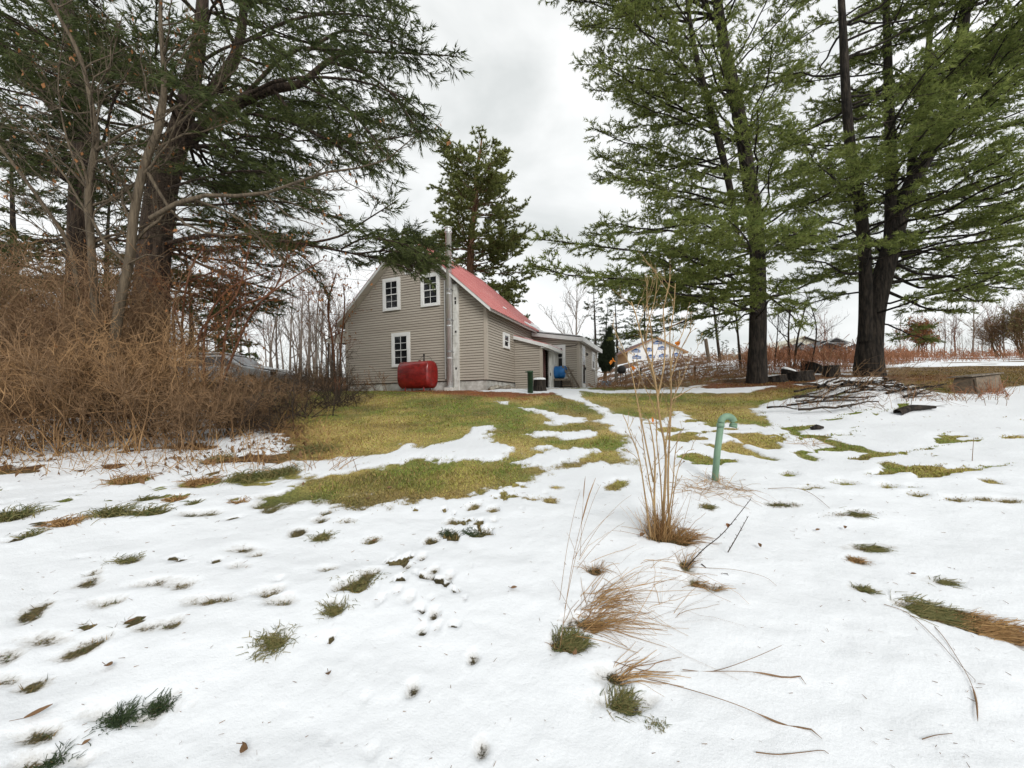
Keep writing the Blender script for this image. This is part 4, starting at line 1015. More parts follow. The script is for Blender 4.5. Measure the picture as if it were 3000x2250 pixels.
fx = [([(465, 720, y3), (600, 690, y3 - .5), (760, 700, y3 - 1.0), (880, 712, y3 - 1.2), (1040, 745, y3 - .8), (1120, 757, y3 - .2), (1180, 772, y3 + .3), (1240, 785, y3 + .6)], .06),
      ([(900, 715, y3 - 1.2), (1000, 690, y3 - 1.3), (1080, 640, y3 - 1.4), (1160, 590, y3 - 1.5)], .03),
      ([(480, 640, y3), (620, 650, y3 + .8), (760, 690, y3 + 1.4), (900, 760, y3 + 1.8), (960, 860, y3 + 2)], .05),
      ([(480, 700, y3), (560, 760, y3 + 1.0), (700, 820, y3 + 1.8), (850, 860, y3 + 2.2)], .05),
      ([(700, 300, y3 - .6), (850, 150, y3 - .8), (1000, 150, y3 - 1.2), (1160, 155, y3 - 1.6), (1340, 165, y3 - 1.9)], .05),
      ([(640, 340, y3 - .3), (800, 240, y3 - 1.2), (1000, 230, y3 - 1.6), (1150, 270, y3 - 2.0), (1260, 350, y3 - 2.0)], .05),
      ([(720, 330, y3 - .5), (850, 360, y3 - 1.0), (980, 420, y3 - 1.3), (1090, 500, y3 - 1.5)], .035),
      ([(700, 130, y3 + .3), (850, 60, y3 - .3), (1000, 40, y3 - .8), (1130, 60, y3 - 1.2), (1190, 90, y3 - 1.4)], .045),
      ([(800, 260, y3 - .8), (900, 380, y3 - 1.2), (1020, 420, y3 - 1.4), (1180, 400, y3 - 1.6), (1250, 380, y3 - 1.6)], .04),
      ([(720, 0, y3 + .4), (900, -60, y3 - .6), (1080, -20, y3 - 1.3), (1180, 20, y3 - 1.6)], .045),
      ([(1040, 745, y3 - .8), (1120, 735, y3 - .8), (1180, 740, y3 - .6), (1230, 755, y3 - .3)], .025),
      ([(1080, 752, y3 - .6), (1150, 770, y3 - .9), (1200, 790, y3 - 1.0), (1235, 805, y3 - .9)], .025),
      ([(1120, 758, y3 - .3), (1170, 740, y3 + .1), (1200, 742, y3 + .4), (1235, 752, y3 + .8)], .025),
      ([(1000, 730, y3 - .9), (1060, 700, y3 - 1.4), (1120, 700, y3 - 1.8), (1200, 720, y3 - 2.0)], .025),
      ([(1140, 762, y3 - .1), (1180, 770, y3 - .4), (1210, 782, y3 - .5), (1238, 795, y3 - .4)], .02),
      ([(900, 150, y3 - 1.0), (1000, 90, y3 - 1.2), (1100, 110, y3 - 1.5), (1220, 150, y3 - 1.8)], .035),
      ([(960, 180, y3 - 1.2), (1080, 220, y3 - 1.6), (1170, 300, y3 - 2.0), (1230, 400, y3 - 2.2)], .035),
      ([(880, 245, y3 - 1.0), (980, 300, y3 - 1.5), (1060, 360, y3 - 1.9), (1140, 470, y3 - 2.2)], .03),
      ([(470, 560, y3), (600, 520, y3 - 1.4), (760, 500, y3 - 2.2), (900, 560, y3 - 2.6)], .035),
      ([(470, 600, y3), (640, 600, y3 + .2), (820, 590, y3 - .2), (1000, 640, y3 - .6)], .035),
      ([(560, 200, y3), (640, 150, y3 - 1.8), (720, 120, y3 - 3.0), (800, 100, y3 - 3.6)], .045),
      ([(540, 330, y3), (500, 300, y3 - 1.8), (520, 240, y3 - 3.0), (560, 260, y3 - 3.8)], .045)]
for q in range(11):
    t_ = rg.uniform(0, 1); x_ = 1070 + 140 * t_; y_ = 735 + 26 * t_; d_ = y3 - .6 + 1.0 * t_
    fx.append(([(x_, y_, d_), (x_ + rg.uniform(10, 50), y_ + rg.uniform(-30, 25), d_ + rg.uniform(-.5, .5)), (min(1250, x_ + rg.uniform(30, 80)), y_ + rg.uniform(-55, 30), d_ + rg.uniform(-1, 1)), (min(1262, x_ + rg.uniform(50, 110)), y_ + rg.uniform(-60, 40), d_ + rg.uniform(-1.4, 1.4))], .014))
mats_l = (m_barkbrown, m_twigdark, m_needle_l)
left_pine('huge dark pine with a long limb reaching over the house gable', b3, s3, (40, 16, 14), (2.2, 13.5), ([2, 4, 7, 10, 14], [3.4, 4.0, 4.2, 4.2, 3.2]), fx, .9, mats_l, (2.3, 4, .16, .021, .58, .30))
y4 = 11.5; b4 = onT(at(225, 1180, y4)[0], y4)
s4 = [stem_px([(235, 1190, y4), (235, 900, y4), (238, 600, y4), (250, 420, y4), (230, 250, y4), (200, 60, y4), (180, -200, y4)], [0.374, 0.317, 0.295, 0.274, 0.230, 0.187, 0.137, 0.086], 34),
      stem_px([(245, 440, y4), (160, 320, y4), (80, 220, y4 - .2), (0, 120, y4 - .4), (-100, -50, y4 - .5)], [0.158, 0.130, 0.101, 0.072, 0.036], 20)]
fx4 = [([(230, 700, y4), (120, 705, y4 + .2), (0, 685, y4 + .3), (-160, 650, y4 + .3)], .07), ([(230, 760, y4), (100, 730, y4 - .8), (0, 720, y4 - 1.2), (-150, 740, y4 - 1.4)], .05),
       ([(240, 560, y4), (150, 500, y4 - 1), (60, 430, y4 - 1.6), (-60, 400, y4 - 2)], .05), ([(240, 500, y4), (300, 420, y4 - 1.5), (330, 300, y4 - 3), (380, 200, y4 - 4)], .05),
       ([(235, 400, y4), (180, 300, y4 - 1.4), (120, 200, y4 - 2.8), (40, 150, y4 - 3.6)], .05)]
left_pine('dark straight trunked pine standing behind the grey hardwood stems', b4, s4, (44, 16), (2.2, 14), ([2, 4, 7, 10, 14], [3.4, 3.8, 4.0, 4.0, 3.0]), fx4, -1.2, mats_l, (2.1, 4, .16, .022, .58, .28))

# Scots pine behind the house, its foliage in clumps
y5 = 26.0; b5 = onT(at(1378, 1120, y5)[0], y5)
P5, R5 = stem_px([(1378, 1130, y5), (1378, 860, y5), (1380, 700, y5), (1392, 600, y5), (1396, 500, y5), (1405, 460, y5), (1412, 400, y5)], [.34, .30, .27, .24, .20, .13, .05], 30)
n = 158
zs = np.concatenate([rg.uniform(2.4, 9.5, 78), rg.uniform(9.5, 15.9, 80)]); az = rg.uniform(-math.pi, math.pi, n)
Ls = np.interp(zs, [2.6, 6, 8.5, 10.5, 12, 13.0, 14.3, 15.2, 16], [4.0, 4.2, 4.4, 4.2, 3.2, 3.5, 3.3, 2.7, 1.5]) * rg.uniform(.6, 1.0, n)
el = np.interp(zs, [3, 8, 12, 15, 16], [-.12, .02, .12, .28, .5]) + rg.normal(0, .16, n)
lb5 = limbs_random(P5, zs, az, Ls, el, rg.normal(.10, .08, n), None, 10, .035, rg)
conifer('scots_pine', 'tall orange barked pine with clumped foliage rising behind the house', 'pine tree', b5, [(P5, R5)], lb5, .012 + .008 * Ls, (m_barkred, m_barkred, m_needle_c), sub=(.36, 46, .34, .28), twig=(.14, 44, .26), tuft=(3.5, 4, .16, .052, 1.0, -.05), t0=.26, rng=rg)

# dark pines closing the view far behind the thicket
def far_pine(label, px, Y, H, r, mat, seed, group, clear=.25):
    rr = np.random.default_rng(seed)
    b = onT(at(px, 1181, Y)[0], Y)
    P = resample([b, b + [rr.normal(0, .2), 0, H * .5], b + [rr.normal(0, .3), 0, H]], 16)
    n = int(26 + H * 2)
    zs = b[2] + H * (clear + (1 - clear) * np.sort(rr.random(n))); az = rr.uniform(-math.pi, math.pi, n)
    q = (zs - b[2]) / H
    Ls = r * np.clip((1.05 - q) / (1 - clear), .12, 1) ** .8 * rr.uniform(.7, 1.1, n)
    lb = limbs_random(P, zs, az, Ls, np.interp(q, [clear, 1], [-.1, .5]) + rr.normal(0, .1, n), rr.normal(0, .05, n), None, 8, .03, rr)
    return conifer('evergreen_tree', label, 'evergreen tree', b, [(P, np.linspace(.018 * H, .02, 16))], lb, .012 + .008 * Ls, (m_bark, m_twigdark, mat), sub=(.5, 48, .30, .25), twig=(.34, 42, .30), tuft=(1.7, 4, .26, .07, .7, .1), t0=.2, group=group, rng=rr, sides=10)
g_dark = 'dark evergreens behind the thicket'
for i, (px, Y, H, r, lab) in enumerate([(60, 19, 13, 3.6, 'dark evergreen closing the gap behind the straight trunked pine'), (330, 21, 12, 3.4, 'dark evergreen seen between the two big pine trunks'), (560, 20, 8, 3.4, 'low dark evergreen behind the huge pine and the thicket'), (640, 25, 6.0, 2.6, 'short dark evergreen far behind the parked car'), (-260, 17, 13, 3.8, 'dark evergreen at the far end of the thicket')]):
    far_pine(lab, px, Y, H, r, m_needle_l, 40 + i, g_dark, .12)
far_pine('small open crowned evergreen behind the house wrapped in white', 1895, 70, 15, 4.2, m_needle_f, 60, 'evergreens beyond the far house', .35)
far_pine('slender evergreen beyond the columnar cedar', 1748, 60, 13.5, 3.0, m_needle_f, 61, 'evergreens beyond the far house', .1)
far_pine('grey green evergreen between cedar and wrapped house', 1812, 66, 12.5, 3.2, m_needle_f, 62, 'evergreens beyond the far house', .1)
far_pine('thin evergreen showing behind the cedar tip', 1775, 75, 13, 2.6, m_needle_f, 63, 'evergreens beyond the far house', .1)
for i, (px, H) in enumerate([(2092, 8.5), (2118, 11.0), (2132, 12), (2150, 9.5), (2166, 11.5)]):
    far_pine(['first', 'second', 'third', 'fourth', 'fifth'][i] + ' tiny pointed spruce on the skyline counted from the leaning post', px, 120 + 4 * i, H, 1.7, m_needle_f, 70 + i, 'spruces on the skyline', .02)
# columnar cedar, leaning
yc = 30.0; bc = onT(at(1772, 1130, yc)[0], yc)
top = at(1787, 968, yc)
root = thing('columnar_cedar', 'narrow dark columnar cedar beyond the low addition', 'cedar', bc)
P = resample([bc, bc + (top - bc) * .4 + [-.05, 0, 0], top], 14)
V, Fa = rough_trunk(P, np.linspace(.16, .02, 14), 8); mesh_np('trunk', V - bc, Fa, m_twigbrown, root, sm=True)
K = 5200; q = .22 + .78 * rg.random(K); a = rg.uniform(0, 2 * np.pi, K); rad = .62 * np.interp(q, [.2, .35, .6, 1], [.35, 1, .85, .06]) * np.sqrt(rg.uniform(.25, 1, K)) * (1 + .15 * np.sin(3 * a + 9 * q))
pos = bc + (top - bc) * q[:, None] + np.stack([np.cos(a) * rad, np.sin(a) * rad, rg.normal(0, .1, K)], 1)
foliage_mesh('crown', pos, nrm(np.stack([np.cos(a) * .35, np.sin(a) * .35, np.ones(K)], 1)), 5, .22, .03, m_cedar, root, bc, .5, 0, rng=rg)

# ------------------------------------------------------------------ bare hardwoods
def bare_tree(name, label, cat, base, P, R, mat, rng, spec=((7, 42, .42), (5, 40, .45), (4, 42, .5)), t0=.3, vert=.18, leaves=None, group=None, sides=9, minr=.004, extra=None, wigs=.05):
    """a leafless tree or shrub: spec is (shoots per parent, angle, length share) for every order of branching"""
    base = np.asarray(base, float)
    root = thing(name, label, cat, base, 0, group)
    L = [rough_trunk(p, r, sides, .06, i) for i, (p, r) in enumerate(zip(P, R))]
    V, Fa = cat_vf(L); mesh_np('trunk' if cat != 'shrub' else 'stems', V - base, Fa, mat, root, sm=True)
    par = np.stack([resample(p, 10) for p in P]); pr = np.array([np.max(r) for r in R])
    out = []; pl = None
    if extra is not None:
        par = np.concatenate([par, extra[0]]); pr = np.r_[pr, extra[1]]; out.append(tubes(extra[0], taper(len(extra[0]), extra[0].shape[1], extra[1], .006), 6))
    for lv, (cnt, ang, share) in enumerate(spec):
        ln = plen(par)
        ch, idx, t = spawn(par, t0 if lv == 0 else .18, float(np.mean(ln)) * (1 - (t0 if lv == 0 else .18)) / cnt, ang, lambda t, l: share * l * (1.1 - .65 * t), (7, 5, 4, 4)[lv], (vert, .2), (.05, .12), wigs, lateral=False, rng=rng)
        r = np.maximum(minr, pr[idx] * (1 - .75 * t) * .5)
        out.append(tubes(ch, taper(len(ch), ch.shape[1], r, np.maximum(minr * .55, r * .3)), 4 if lv == 0 else 3) if lv < len(spec) - 1 else ribbons(ch, r, np.maximum(minr * .5, r * .3), rng))
        par, pr = ch, r
    V, Fa = cat_vf(out); mesh_np('twigs', V - base, Fa, mat, root)['kind'] = 'stuff'
    if leaves:
        n, size, lm = leaves
        k = rng.integers(0, len(par), n); pos, D = along(par[k], rng.uniform(.3, 1, n))
        V, Fa, tn = leaf_quads(pos, size, rng, hang=.8)
        mesh_np('leaves', V - base, Fa, lm, root, attrs={'tone': ('FLOAT', tn)})['kind'] = 'stuff'
    return root, par
def leaf_quads(pos, size, rng, hang=.6):
    K = len(pos)
    d = nrm(rng.normal(size=(K, 3)) * (1 - hang * .6) + np.array([0, 0, -1.0]) * hang); s = nrm(np.cross(d, rng.normal(size=(K, 3))))
    l = size * rng.uniform(.6, 1.2, (K, 1)); w = l * rng.uniform(.18, .34, (K, 1))
    n = np.cross(d, s) * l * .12
    V = np.stack([pos, pos + d * l * .5 + s * w + n, pos + d * l, pos + d * l * .5 - s * w + n], 1).reshape(-1, 3)
    return V, np.arange(K * 4).reshape(-1, 4), np.repeat(rng.random(K), 4)

rh = np.random.default_rng(17)
yh = 6.9; bh = onT(at(300, 1190, yh)[0], yh)
PS = [stem_px([(285, 1230, yh), (278, 900, yh), (272, 785, yh), (263, 664, yh), (259, 557, yh), (278, 443, yh), (282, 380, yh), (234, 165, yh), (145, 0, yh - .2), (80, -150, yh - .3)], [0.070, 0.064, 0.059, 0.056, 0.048, 0.034, 0.025, 0.017], 30),
      stem_px([(300, 1230, yh - .1), (350, 900, yh - .1), (380, 760, yh - .1), (392, 633, yh - .1), (418, 506, yh - .1), (443, 430, yh - .1), (468, 373, yh - .1), (482, 230, yh - .2), (470, 60, yh - .3), (480, -150, yh - .4)], [0.084, 0.078, 0.073, 0.067, 0.064, 0.056, 0.039, 0.028, 0.017], 30),
      stem_px([(290, 1200, yh + .1), (240, 950, yh + .2), (209, 740, yh + .3), (127, 600, yh + .3), (0, 430, yh + .3), (-100, 300, yh + .3)], [0.036, 0.033, 0.030, 0.024, 0.018], 20)]
ex = np.stack([resample([at(x, y, d) for x, y, d in q], 10) for q in [
    [(440, 640, yh - .1), (570, 576, yh - .2), (760, 570, yh - .3), (950, 506, yh - .5), (1108, 481, yh - .8), (1215, 400, yh - 1)],
    [(262, 560, yh), (230, 450, yh - .2), (150, 370, yh - .4), (0, 300, yh - .5)],
    [(278, 443, yh), (380, 380, yh - .3), (470, 350, yh - .5), (530, 300, yh - .7)],
    [(430, 500, yh - .1), (520, 640, yh), (640, 690, yh + .1), (760, 690, yh + .2), (860, 800, yh + .3)],
    [(300, 785, yh), (350, 783, yh - .1), (410, 755, yh - .2), (420, 745, yh - .2), (480, 752, yh - .2)],
    [(259, 557, yh), (200, 420, yh + .2), (170, 250, yh + .3), (190, 80, yh + .3)],
    [(450, 420, yh - .1), (560, 330, yh + .2), (640, 250, yh + .2), (660, 120, yh + .2)],
    [(560, 580, yh - .2), (700, 640, yh), (800, 740, yh + .2), (930, 850, yh + .3)]]])
bare_tree('hardwood_tree', 'grey barked hardwood of several slim stems in front of the dark pines', 'tree', bh, [p for p, _ in PS], [r for _, r in PS], m_barkgrey, rh, ((9, 46, .30), (7, 44, .45), (4, 42, .45)), .34, .08, (420, .075, m_dryleaf), extra=(ex, np.array([.04, .022, .025, .03, .022, .02, .022, .02])), minr=.0026)
# red-brown tangle of dead twigs below the huge pine
yt = 8.2; bt = onT(at(560, 1190, yt)[0], yt)
PS = [stem_px([(540 + 20 * k, 1200, yt), (545 + 30 * k + rh.normal(0, 25), 1000 - 14 * k, yt), (570 + 50 * k + rh.normal(0, 45), 860 + rh.normal(0, 30), yt + rh.normal(0, .4)), (600 + 62 * k + rh.normal(0, 60), 760 + rh.normal(0, 60), yt + rh.normal(0, .7))], [.028, .02, .009], 16) for k in range(-1, 6)]
bare_tree('hardwood_sapling', 'red brown twiggy sapling with hanging dry leaves under the huge pine', 'tree', bt, [p for p, _ in PS], [r for _, r in PS], m_twigred, rh, ((9, 48, .45), (7, 46, .5), (5, 44, .5)), .25, .1, (700, .08, m_dryleaf), minr=.0024)
yt = 9.0; bt = onT(at(985, 1190, yt)[0], yt)
PS = [stem_px([(985, 1190, 13), (975, 1010, 13), (960, 900, 12.8), (985, 800, 12.6)], [.05, .035, .02], 16), stem_px([(990, 1190, 13), (1000, 1000, 13), (1010, 900, 12.8), (1005, 830, 12.6)], [.04, .03, .015], 16)]
bare_tree('hardwood_sapling', 'slim sapling with russet dry leaves beside the porch of the house', 'tree', onT(at(985, 1190, 13)[0], 13), [p for p, _ in PS], [r for _, r in PS], m_twigred, rh, ((9, 40, .4), (6, 42, .45), (4, 42, .5)), .3, .15, (260, .085, m_dryleaf), minr=.003)

def simple_tree(label, px, Y, H, mat, seed, group=None, lean=0, cat='bare tree', name='bare_tree', spec=((9, 38, .40), (6, 38, .45), (4, 40, .5)), stems=1, minr=.008, t0=.28, leaves=None, r0=None):
    rr = np.random.default_rng(seed); b = onT(at(px, 1181, Y)[0], Y); P = []; R = []
    for k in range(stems):
        dx = rr.normal(0, .08 * H) if stems > 1 else rr.normal(0, .03 * H)
        P.append(resample([b + [.1 * k, 0, -.1], b + [dx * .3 + lean * .4, rr.normal(0, .2), H * .45], b + [dx + lean, rr.normal(0, .3), H * rr.uniform(.85, 1)]], 14)); R.append(np.linspace(r0 or .013 * H, .012, 14))
    return bare_tree(name, label, cat, b, P, R, mat, rr, spec, t0, .22, leaves, group, minr=minr, sides=7)
ORD = ['first', 'second', 'third', 'fourth', 'fifth', 'sixth', 'seventh', 'eighth', 'ninth', 'tenth', 'eleventh', 'twelfth', 'thirteenth', 'fourteenth', 'fifteenth']
g_b = 'bare trees behind the house porch'
for i, (px, Y, H) in enumerate(sorted([(905, 24, 7.5), (930, 30, 9), (955, 27, 6.5), (975, 34, 9.5), (880, 28, 8), (850, 33, 9), (1000, 40, 10), (820, 26, 7), (790, 30, 8), (700, 30, 9)], reverse=True)):
    simple_tree(ORD[i] + ' slim leafless tree counted from the house porch into the wood', px, Y, H, m_twiggrey, 100 + i, g_b, minr=.007)
bp = [[at(915, 1110, 17), at(903, 1040, 17), at(932, 1000, 17), at(940, 930, 17)]]
simple_tree('crooked white barked birch between the car and the porch', 912, 17, 3.6, m_birch, 131, None, .45, r0=.045, minr=.005, spec=((6, 40, .35), (4, 40, .45)))
simple_tree('spreading bare tree on the skyline above the low addition roof', 1690, 55, 12.2, m_twiggrey, 132, None, 0, spec=((11, 44, .5), (8, 40, .45), (5, 40, .5)), minr=.016, r0=.2)
simple_tree('thin bare tree leaning beside the wooden post', 2112, 24, 5.5, m_twigdark, 133, None, -.5, r0=.10, minr=.006)
simple_tree('slender dark sapling just beside the single pine trunk', 2172, 18, 5.2, m_twigdark, 134, None, -.6, r0=.06, minr=.005, spec=((7, 38, .35), (4, 40, .45)))
simple_tree('dark forked sapling in front of the cream house', 2316, 15, 3.2, m_twigdark, 135, None, -.05, r0=.05, minr=.005, stems=2, spec=((7, 48, .5), (5, 44, .5), (3, 42, .5)))
simple_tree('thin leafless sapling nearest the collapsed canopies', 2375, 17, 3.8, m_twigdark, 136, None, .1, r0=.035, minr=.005, spec=((7, 45, .4), (5, 44, .5)))
simple_tree('thin leafless sapling behind the pine trunk and logs', 2268, 17, 2.8, m_twigdark, 137, None, .2, r0=.03, minr=.005, spec=((7, 45, .4), (5, 44, .5)))
g_s = 'leafless trees on the skyline above the field'
for i, (px, Y, H) in enumerate(sorted([(2640, 48, 5.4), (2690, 60, 7.5), (2730, 55, 6), (2765, 58, 7.5), (2800, 52, 6), (2850, 50, 9), (2880, 60, 7), (2905, 46, 6.5), (2945, 48, 7.5), (2985, 52, 8), (3030, 48, 8), (2420, 60, 8), (2440, 70, 7), (3090, 50, 8), (3160, 48, 7)])):
    simple_tree(ORD[i] + ' leafless tree of the skyline row, counted from the cream house along the field', px, Y, H, m_twigred if i % 3 == 0 else m_twiggrey, 150 + i, g_s, minr=.012, stems=1 + (i % 3 == 0))
simple_tree('rounded bush with orange brown leaves on the field edge', 2700, 34, 2.9, m_twigred, 180, None, 0, 'bush', 'bush', ((9, 45, .5), (8, 42, .5), (4, 42, .5)), stems=7, minr=.008, leaves=(2600, .16, m_dryleaf))
simple_tree('dense brown bush topped with green at the field edge', 2990, 26, 3.1, m_twigbrown, 181, None, 0, 'bush', 'bush', ((10, 45, .5), (8, 42, .5), (5, 42, .5)), stems=9, minr=.007, leaves=(1500, .12, m_tuft))
simple_tree('brown bare bush beside the green topped bush', 2920, 27, 2.4, m_twigbrown, 182, None, 0, 'bush', 'bush', ((10, 45, .5), (8, 42, .5), (4, 42, .5)), stems=8, minr=.007)
simple_tree('brown twiggy bush spilling past the frame of the view', 3130, 24, 3.0, m_twigbrown, 183, None, 0, 'bush', 'bush', ((10, 45, .5), (8, 42, .5), (4, 42, .5)), stems=8, minr=.007)
# ------------------------------------------------------------------ copies of things
def dup(root, loc, rz=0.0, sc=1.0, label=None, group=None):
    r = root.copy(); COL.objects.link(r); r.location = tuple(float(v) for v in loc); r.rotation_euler = (0, 0, rz)
    r.scale = (sc, sc, sc) if not hasattr(sc, '__len__') else sc
    if label: r['label'] = label
    if group: r['group'] = group
    for ch in list(root.children):
        c = ch.copy(); COL.objects.link(c); c.parent = r
        for g in ch.children:
            d = g.copy(); COL.objects.link(d); d.parent = c
    return r

# ------------------------------------------------------------------ the thicket of bare shrubs
rs = np.random.default_rng(23)
def shrub(name, label, H, spread, mat, seed, stems=24, arch=.35, cnt=(7, 5, 2.2), minr=.0027, group=None, r0=.011, leaves=None, updown=.25, lowbare=.42):
    rr = np.random.default_rng(seed)
    az = rr.uniform(0, 2 * np.pi, stems); el = np.clip(rr.normal(1.18, .22, stems), .45, 1.5)
    b0 = np.stack([rr.normal(0, .16 * spread, stems), rr.normal(0, .16 * spread, stems), np.full(stems, -.06)], 1)
    D = np.stack([np.cos(az) * np.cos(el) * spread, np.sin(az) * np.cos(el) * spread, np.sin(el)], 1)
    ln = H * rr.uniform(.65, 1.12, stems)
    P = strand(b0, nrm(D), ln, 9, -arch * rr.uniform(.2, 1.2, stems) * np.cos(el) * 1.2, .028, rr)
    root = thing(name, label, 'shrub', (0, 0, 0), 0, group)
    r = r0 * rr.uniform(.6, 1.3, stems)
    V, Fa = tubes(P, taper(stems, 9, r, .0035), 4); mesh_np('stems', V, Fa, mat, root)['kind'] = 'stuff'
    c1, i1, t1 = spawn(P, lowbare, float(plen(P).mean()) * (1 - lowbare) / cnt[0], 44, lambda t, l: l * (.52 - .3 * t), 6, (updown, .3), (-.02, .12), .045, lateral=False, rng=rr)
    c2, i2, t2 = spawn(c1, .15, float(plen(c1).mean()) * .85 / cnt[1], 46, lambda t, l: l * (.6 - .25 * t), 4, (.12, .34), (0, .1), .05, lateral=False, rng=rr)
    c3, i3, t3 = spawn(c2, .2, float(plen(c2).mean()) * .8 / cnt[2], 46, lambda t, l: .05 + l * .5, 3, (.08, .3), (0, .1), .05, lateral=False, rng=rr)
    V, Fa = cat_vf([tubes(c1, taper(len(c1), 6, .0052, .0028), 3), ribbons(c2, .0042, .0022, rr), ribbons(c3, minr, minr * .6, rr)])
    mesh_np('twigs', V, Fa, mat, root)['kind'] = 'stuff'
    if leaves:
        k = rr.integers(0, len(c2), leaves); pos, _ = along(c2[k], rr.uniform(.3, 1, leaves)); V, Fa, tn = leaf_quads(pos, .05, rr, .7)
        mesh_np('leaves', V, Fa, m_dryleaf, root, attrs={'tone': ('FLOAT', tn)})['kind'] = 'stuff'
    return root
g1, g2, g3, g4 = 'tan shrubs along the front of the thicket', 'brown shrubs in the middle of the thicket', 'tall shrubs at the back of the thicket', 'dark arching shrubs at the lawn end of the thicket'
g5, g6 = 'grey saplings standing up through the thicket', 'low shrubs in front of the parked car'
protos = [shrub('thicket_shrub', 'tan upright shrub in the front row of the thicket', 1.95, .8, m_twigtan, 201, 22, .2, group=g1, leaves=40), shrub('thicket_shrub', 'tan upright shrub in the front row of the thicket', 1.7, 1.0, m_twigbrown, 202, 20, .4, group=g1),
          shrub('thicket_shrub', 'brown tangled shrub in the middle of the thicket', 2.2, 1.1, m_twigbrown, 203, 24, .3, group=g2, leaves=120), shrub('thicket_shrub', 'tall tangled shrub at the back of the thicket', 2.5, 1.1, m_twigtan, 204, 26, .3, group=g3, leaves=90),
          shrub('arching_shrub', 'dark low shrub arching over the lawn end of the thicket', 1.6, 1.7, m_twigdark, 205, 12, .7, (7, 5, 3), group=g4, r0=.018, updown=.1),
          shrub('grey_sapling', 'slim grey many stemmed sapling rising out of the thicket', 3.3, .45, m_twigbrown, 206, 9, .1, (9, 5, 2.5), group=g5, r0=.015, lowbare=.3),
          shrub('low_shrub', 'low sparse shrub in front of the parked car', 1.15, 1.1, m_twigbrown, 207, 16, .5, (6, 5, 2.2), group=g6, lowbare=.35),
          shrub('brown_bush', 'brown vine tangle climbing under the pines', 2.3, 1.4, m_twigred, 208, 22, .7, (7, 6, 2.4), group=g2)]
used = set()
def put(k, px, Y, sc=1.0, py=1181):
    b = at(px, py, Y); g = onT(b[0], Y, -.02); rz = rs.uniform(0, 6.28); s3 = (sc * rs.uniform(.9, 1.1), sc * rs.uniform(.9, 1.1), sc * rs.uniform(.88, 1.12))
    kind_ = ['tan upright shrub', 'brown upright shrub', 'brown tangled shrub', 'tall tan tangled shrub', 'dark low arching shrub', 'slim many stemmed sapling', 'low sparse shrub', 'russet vine tangle'][k]
    row_ = 'front row' if Y < 6.65 else 'second row' if Y < 7.5 else 'third row' if Y < 8.7 else 'fourth row' if Y < 9.9 else 'rear row'
    spot = [(0, 'past the frame end'), (50, 'beside the thicket end'), (120, 'below the straight trunked pine'), (200, 'by the left grey stem'), (260, 'at the grey stems'), (345, 'by the right grey stem'), (410, 'before the huge pine trunk'), (480, 'right of the huge pine trunk'), (545, 'short of the car rear'), (610, 'at the car rear'), (680, 'at the car doors'), (745, 'at the car windscreen'), (800, 'at the car bonnet'), (860, 'past the car bonnet'), (920, 'by the lawn'), (955, 'towards the porch'), (985, 'nearest the porch'), (1015, 'below the porch corner'), (1100, 'farthest out on the lawn')]
    lab_ = kind_ + ' of the thicket, ' + row_ + ', ' + [t for lim_, t in spot if px <= lim_][0]
    if k in used: return dup(protos[k], g, rz, s3, lab_)
    used.add(k); protos[k]['label'] = lab_; protos[k].location = tuple(g); protos[k].rotation_euler = (0, 0, rz); protos[k].scale = s3
    return protos[k]
for k, px, Y, sc in [(0, -60, 5.8, .95), (1, 60, 6.0, .9), (0, 190, 6.1, 1.0), (1, 300, 6.2, 1), (0, 420, 6.3, .95), (1, 500, 6.4, .66), (6, 620, 6.8, .9), (6, 700, 7.0, .9), (6, 560, 6.2, .95),
                     (2, -40, 7.2, 1.1), (2, 210, 7.6, 1.15), (2, 420, 7.6, 1.0), (6, 560, 8.0, .8), (6, 750, 8.8, .7), (6, 840, 8.6, .75),
                     (3, -80, 8.9, 1.15), (7, 60, 9.2, 1.2), (3, 190, 9.4, 1.2), (7, 330, 9.0, 1.2), (3, 400, 9.6, 1.0), (6, 600, 10.4, .7), (6, 700, 11, .7), (6, 790, 12, .8), (6, 880, 13, .9), (6, 945, 14.2, .8), (3, 370, 12, 1.2), (3, 250, 11.5, 1.3), (7, 100, 12, 1.4),
                     (4, 790, 7.6, .75), (4, 880, 8.8, .85), (4, 935, 9.8, .8), (4, 700, 7.2, .6), (4, 970, 10.8, .65), (4, 1003, 10.4, .6), (4, 1035, 11.6, .5),
                     (5, 20, 6.6, .9), (5, 130, 7.0, 1.05), (5, 240, 6.8, .85), (5, 420, 7.2, .95), (5, -30, 8.4, 1.15), (5, 380, 8.6, .9)]:
    put(k, px, Y, sc)
# fallen leaves and broken stalks on the ground of the thicket
K = 6500
ly = 4.5 + 9 * rs.random(K) ** 1.15; lx = rs.uniform(-1.35, -.30, K) * ly
pos = np.stack([lx, ly, surf(lx, ly) + .012], 1); keep = (lx + .62 * (ly - 5) < -2.3) & (fbm(lx * 1.2, ly * 2, 95, 3) + rs.normal(0, .25, K) > .75 - .9 * smooth(4.6, 6.4, ly))
V, Fa, tn = leaf_quads(pos[keep], .085, rs, -.15); V[:, 2] = np.maximum(V[:, 2], surf(V[:, 0], V[:, 1]) + .004)
mesh_np('fallen_leaves', V, Fa, m_brownleaf, attrs={'tone': ('FLOAT', tn)})['kind'] = 'stuff'
def stalks(base, az, el, ln, arch, rr, N=6, wig=.02):
    D = np.stack([np.cos(el) * np.sin(az), np.cos(el) * np.cos(az), np.sin(el)], 1)
    return strand(base, D, ln, N, -arch, wig, rr)
K = 2600
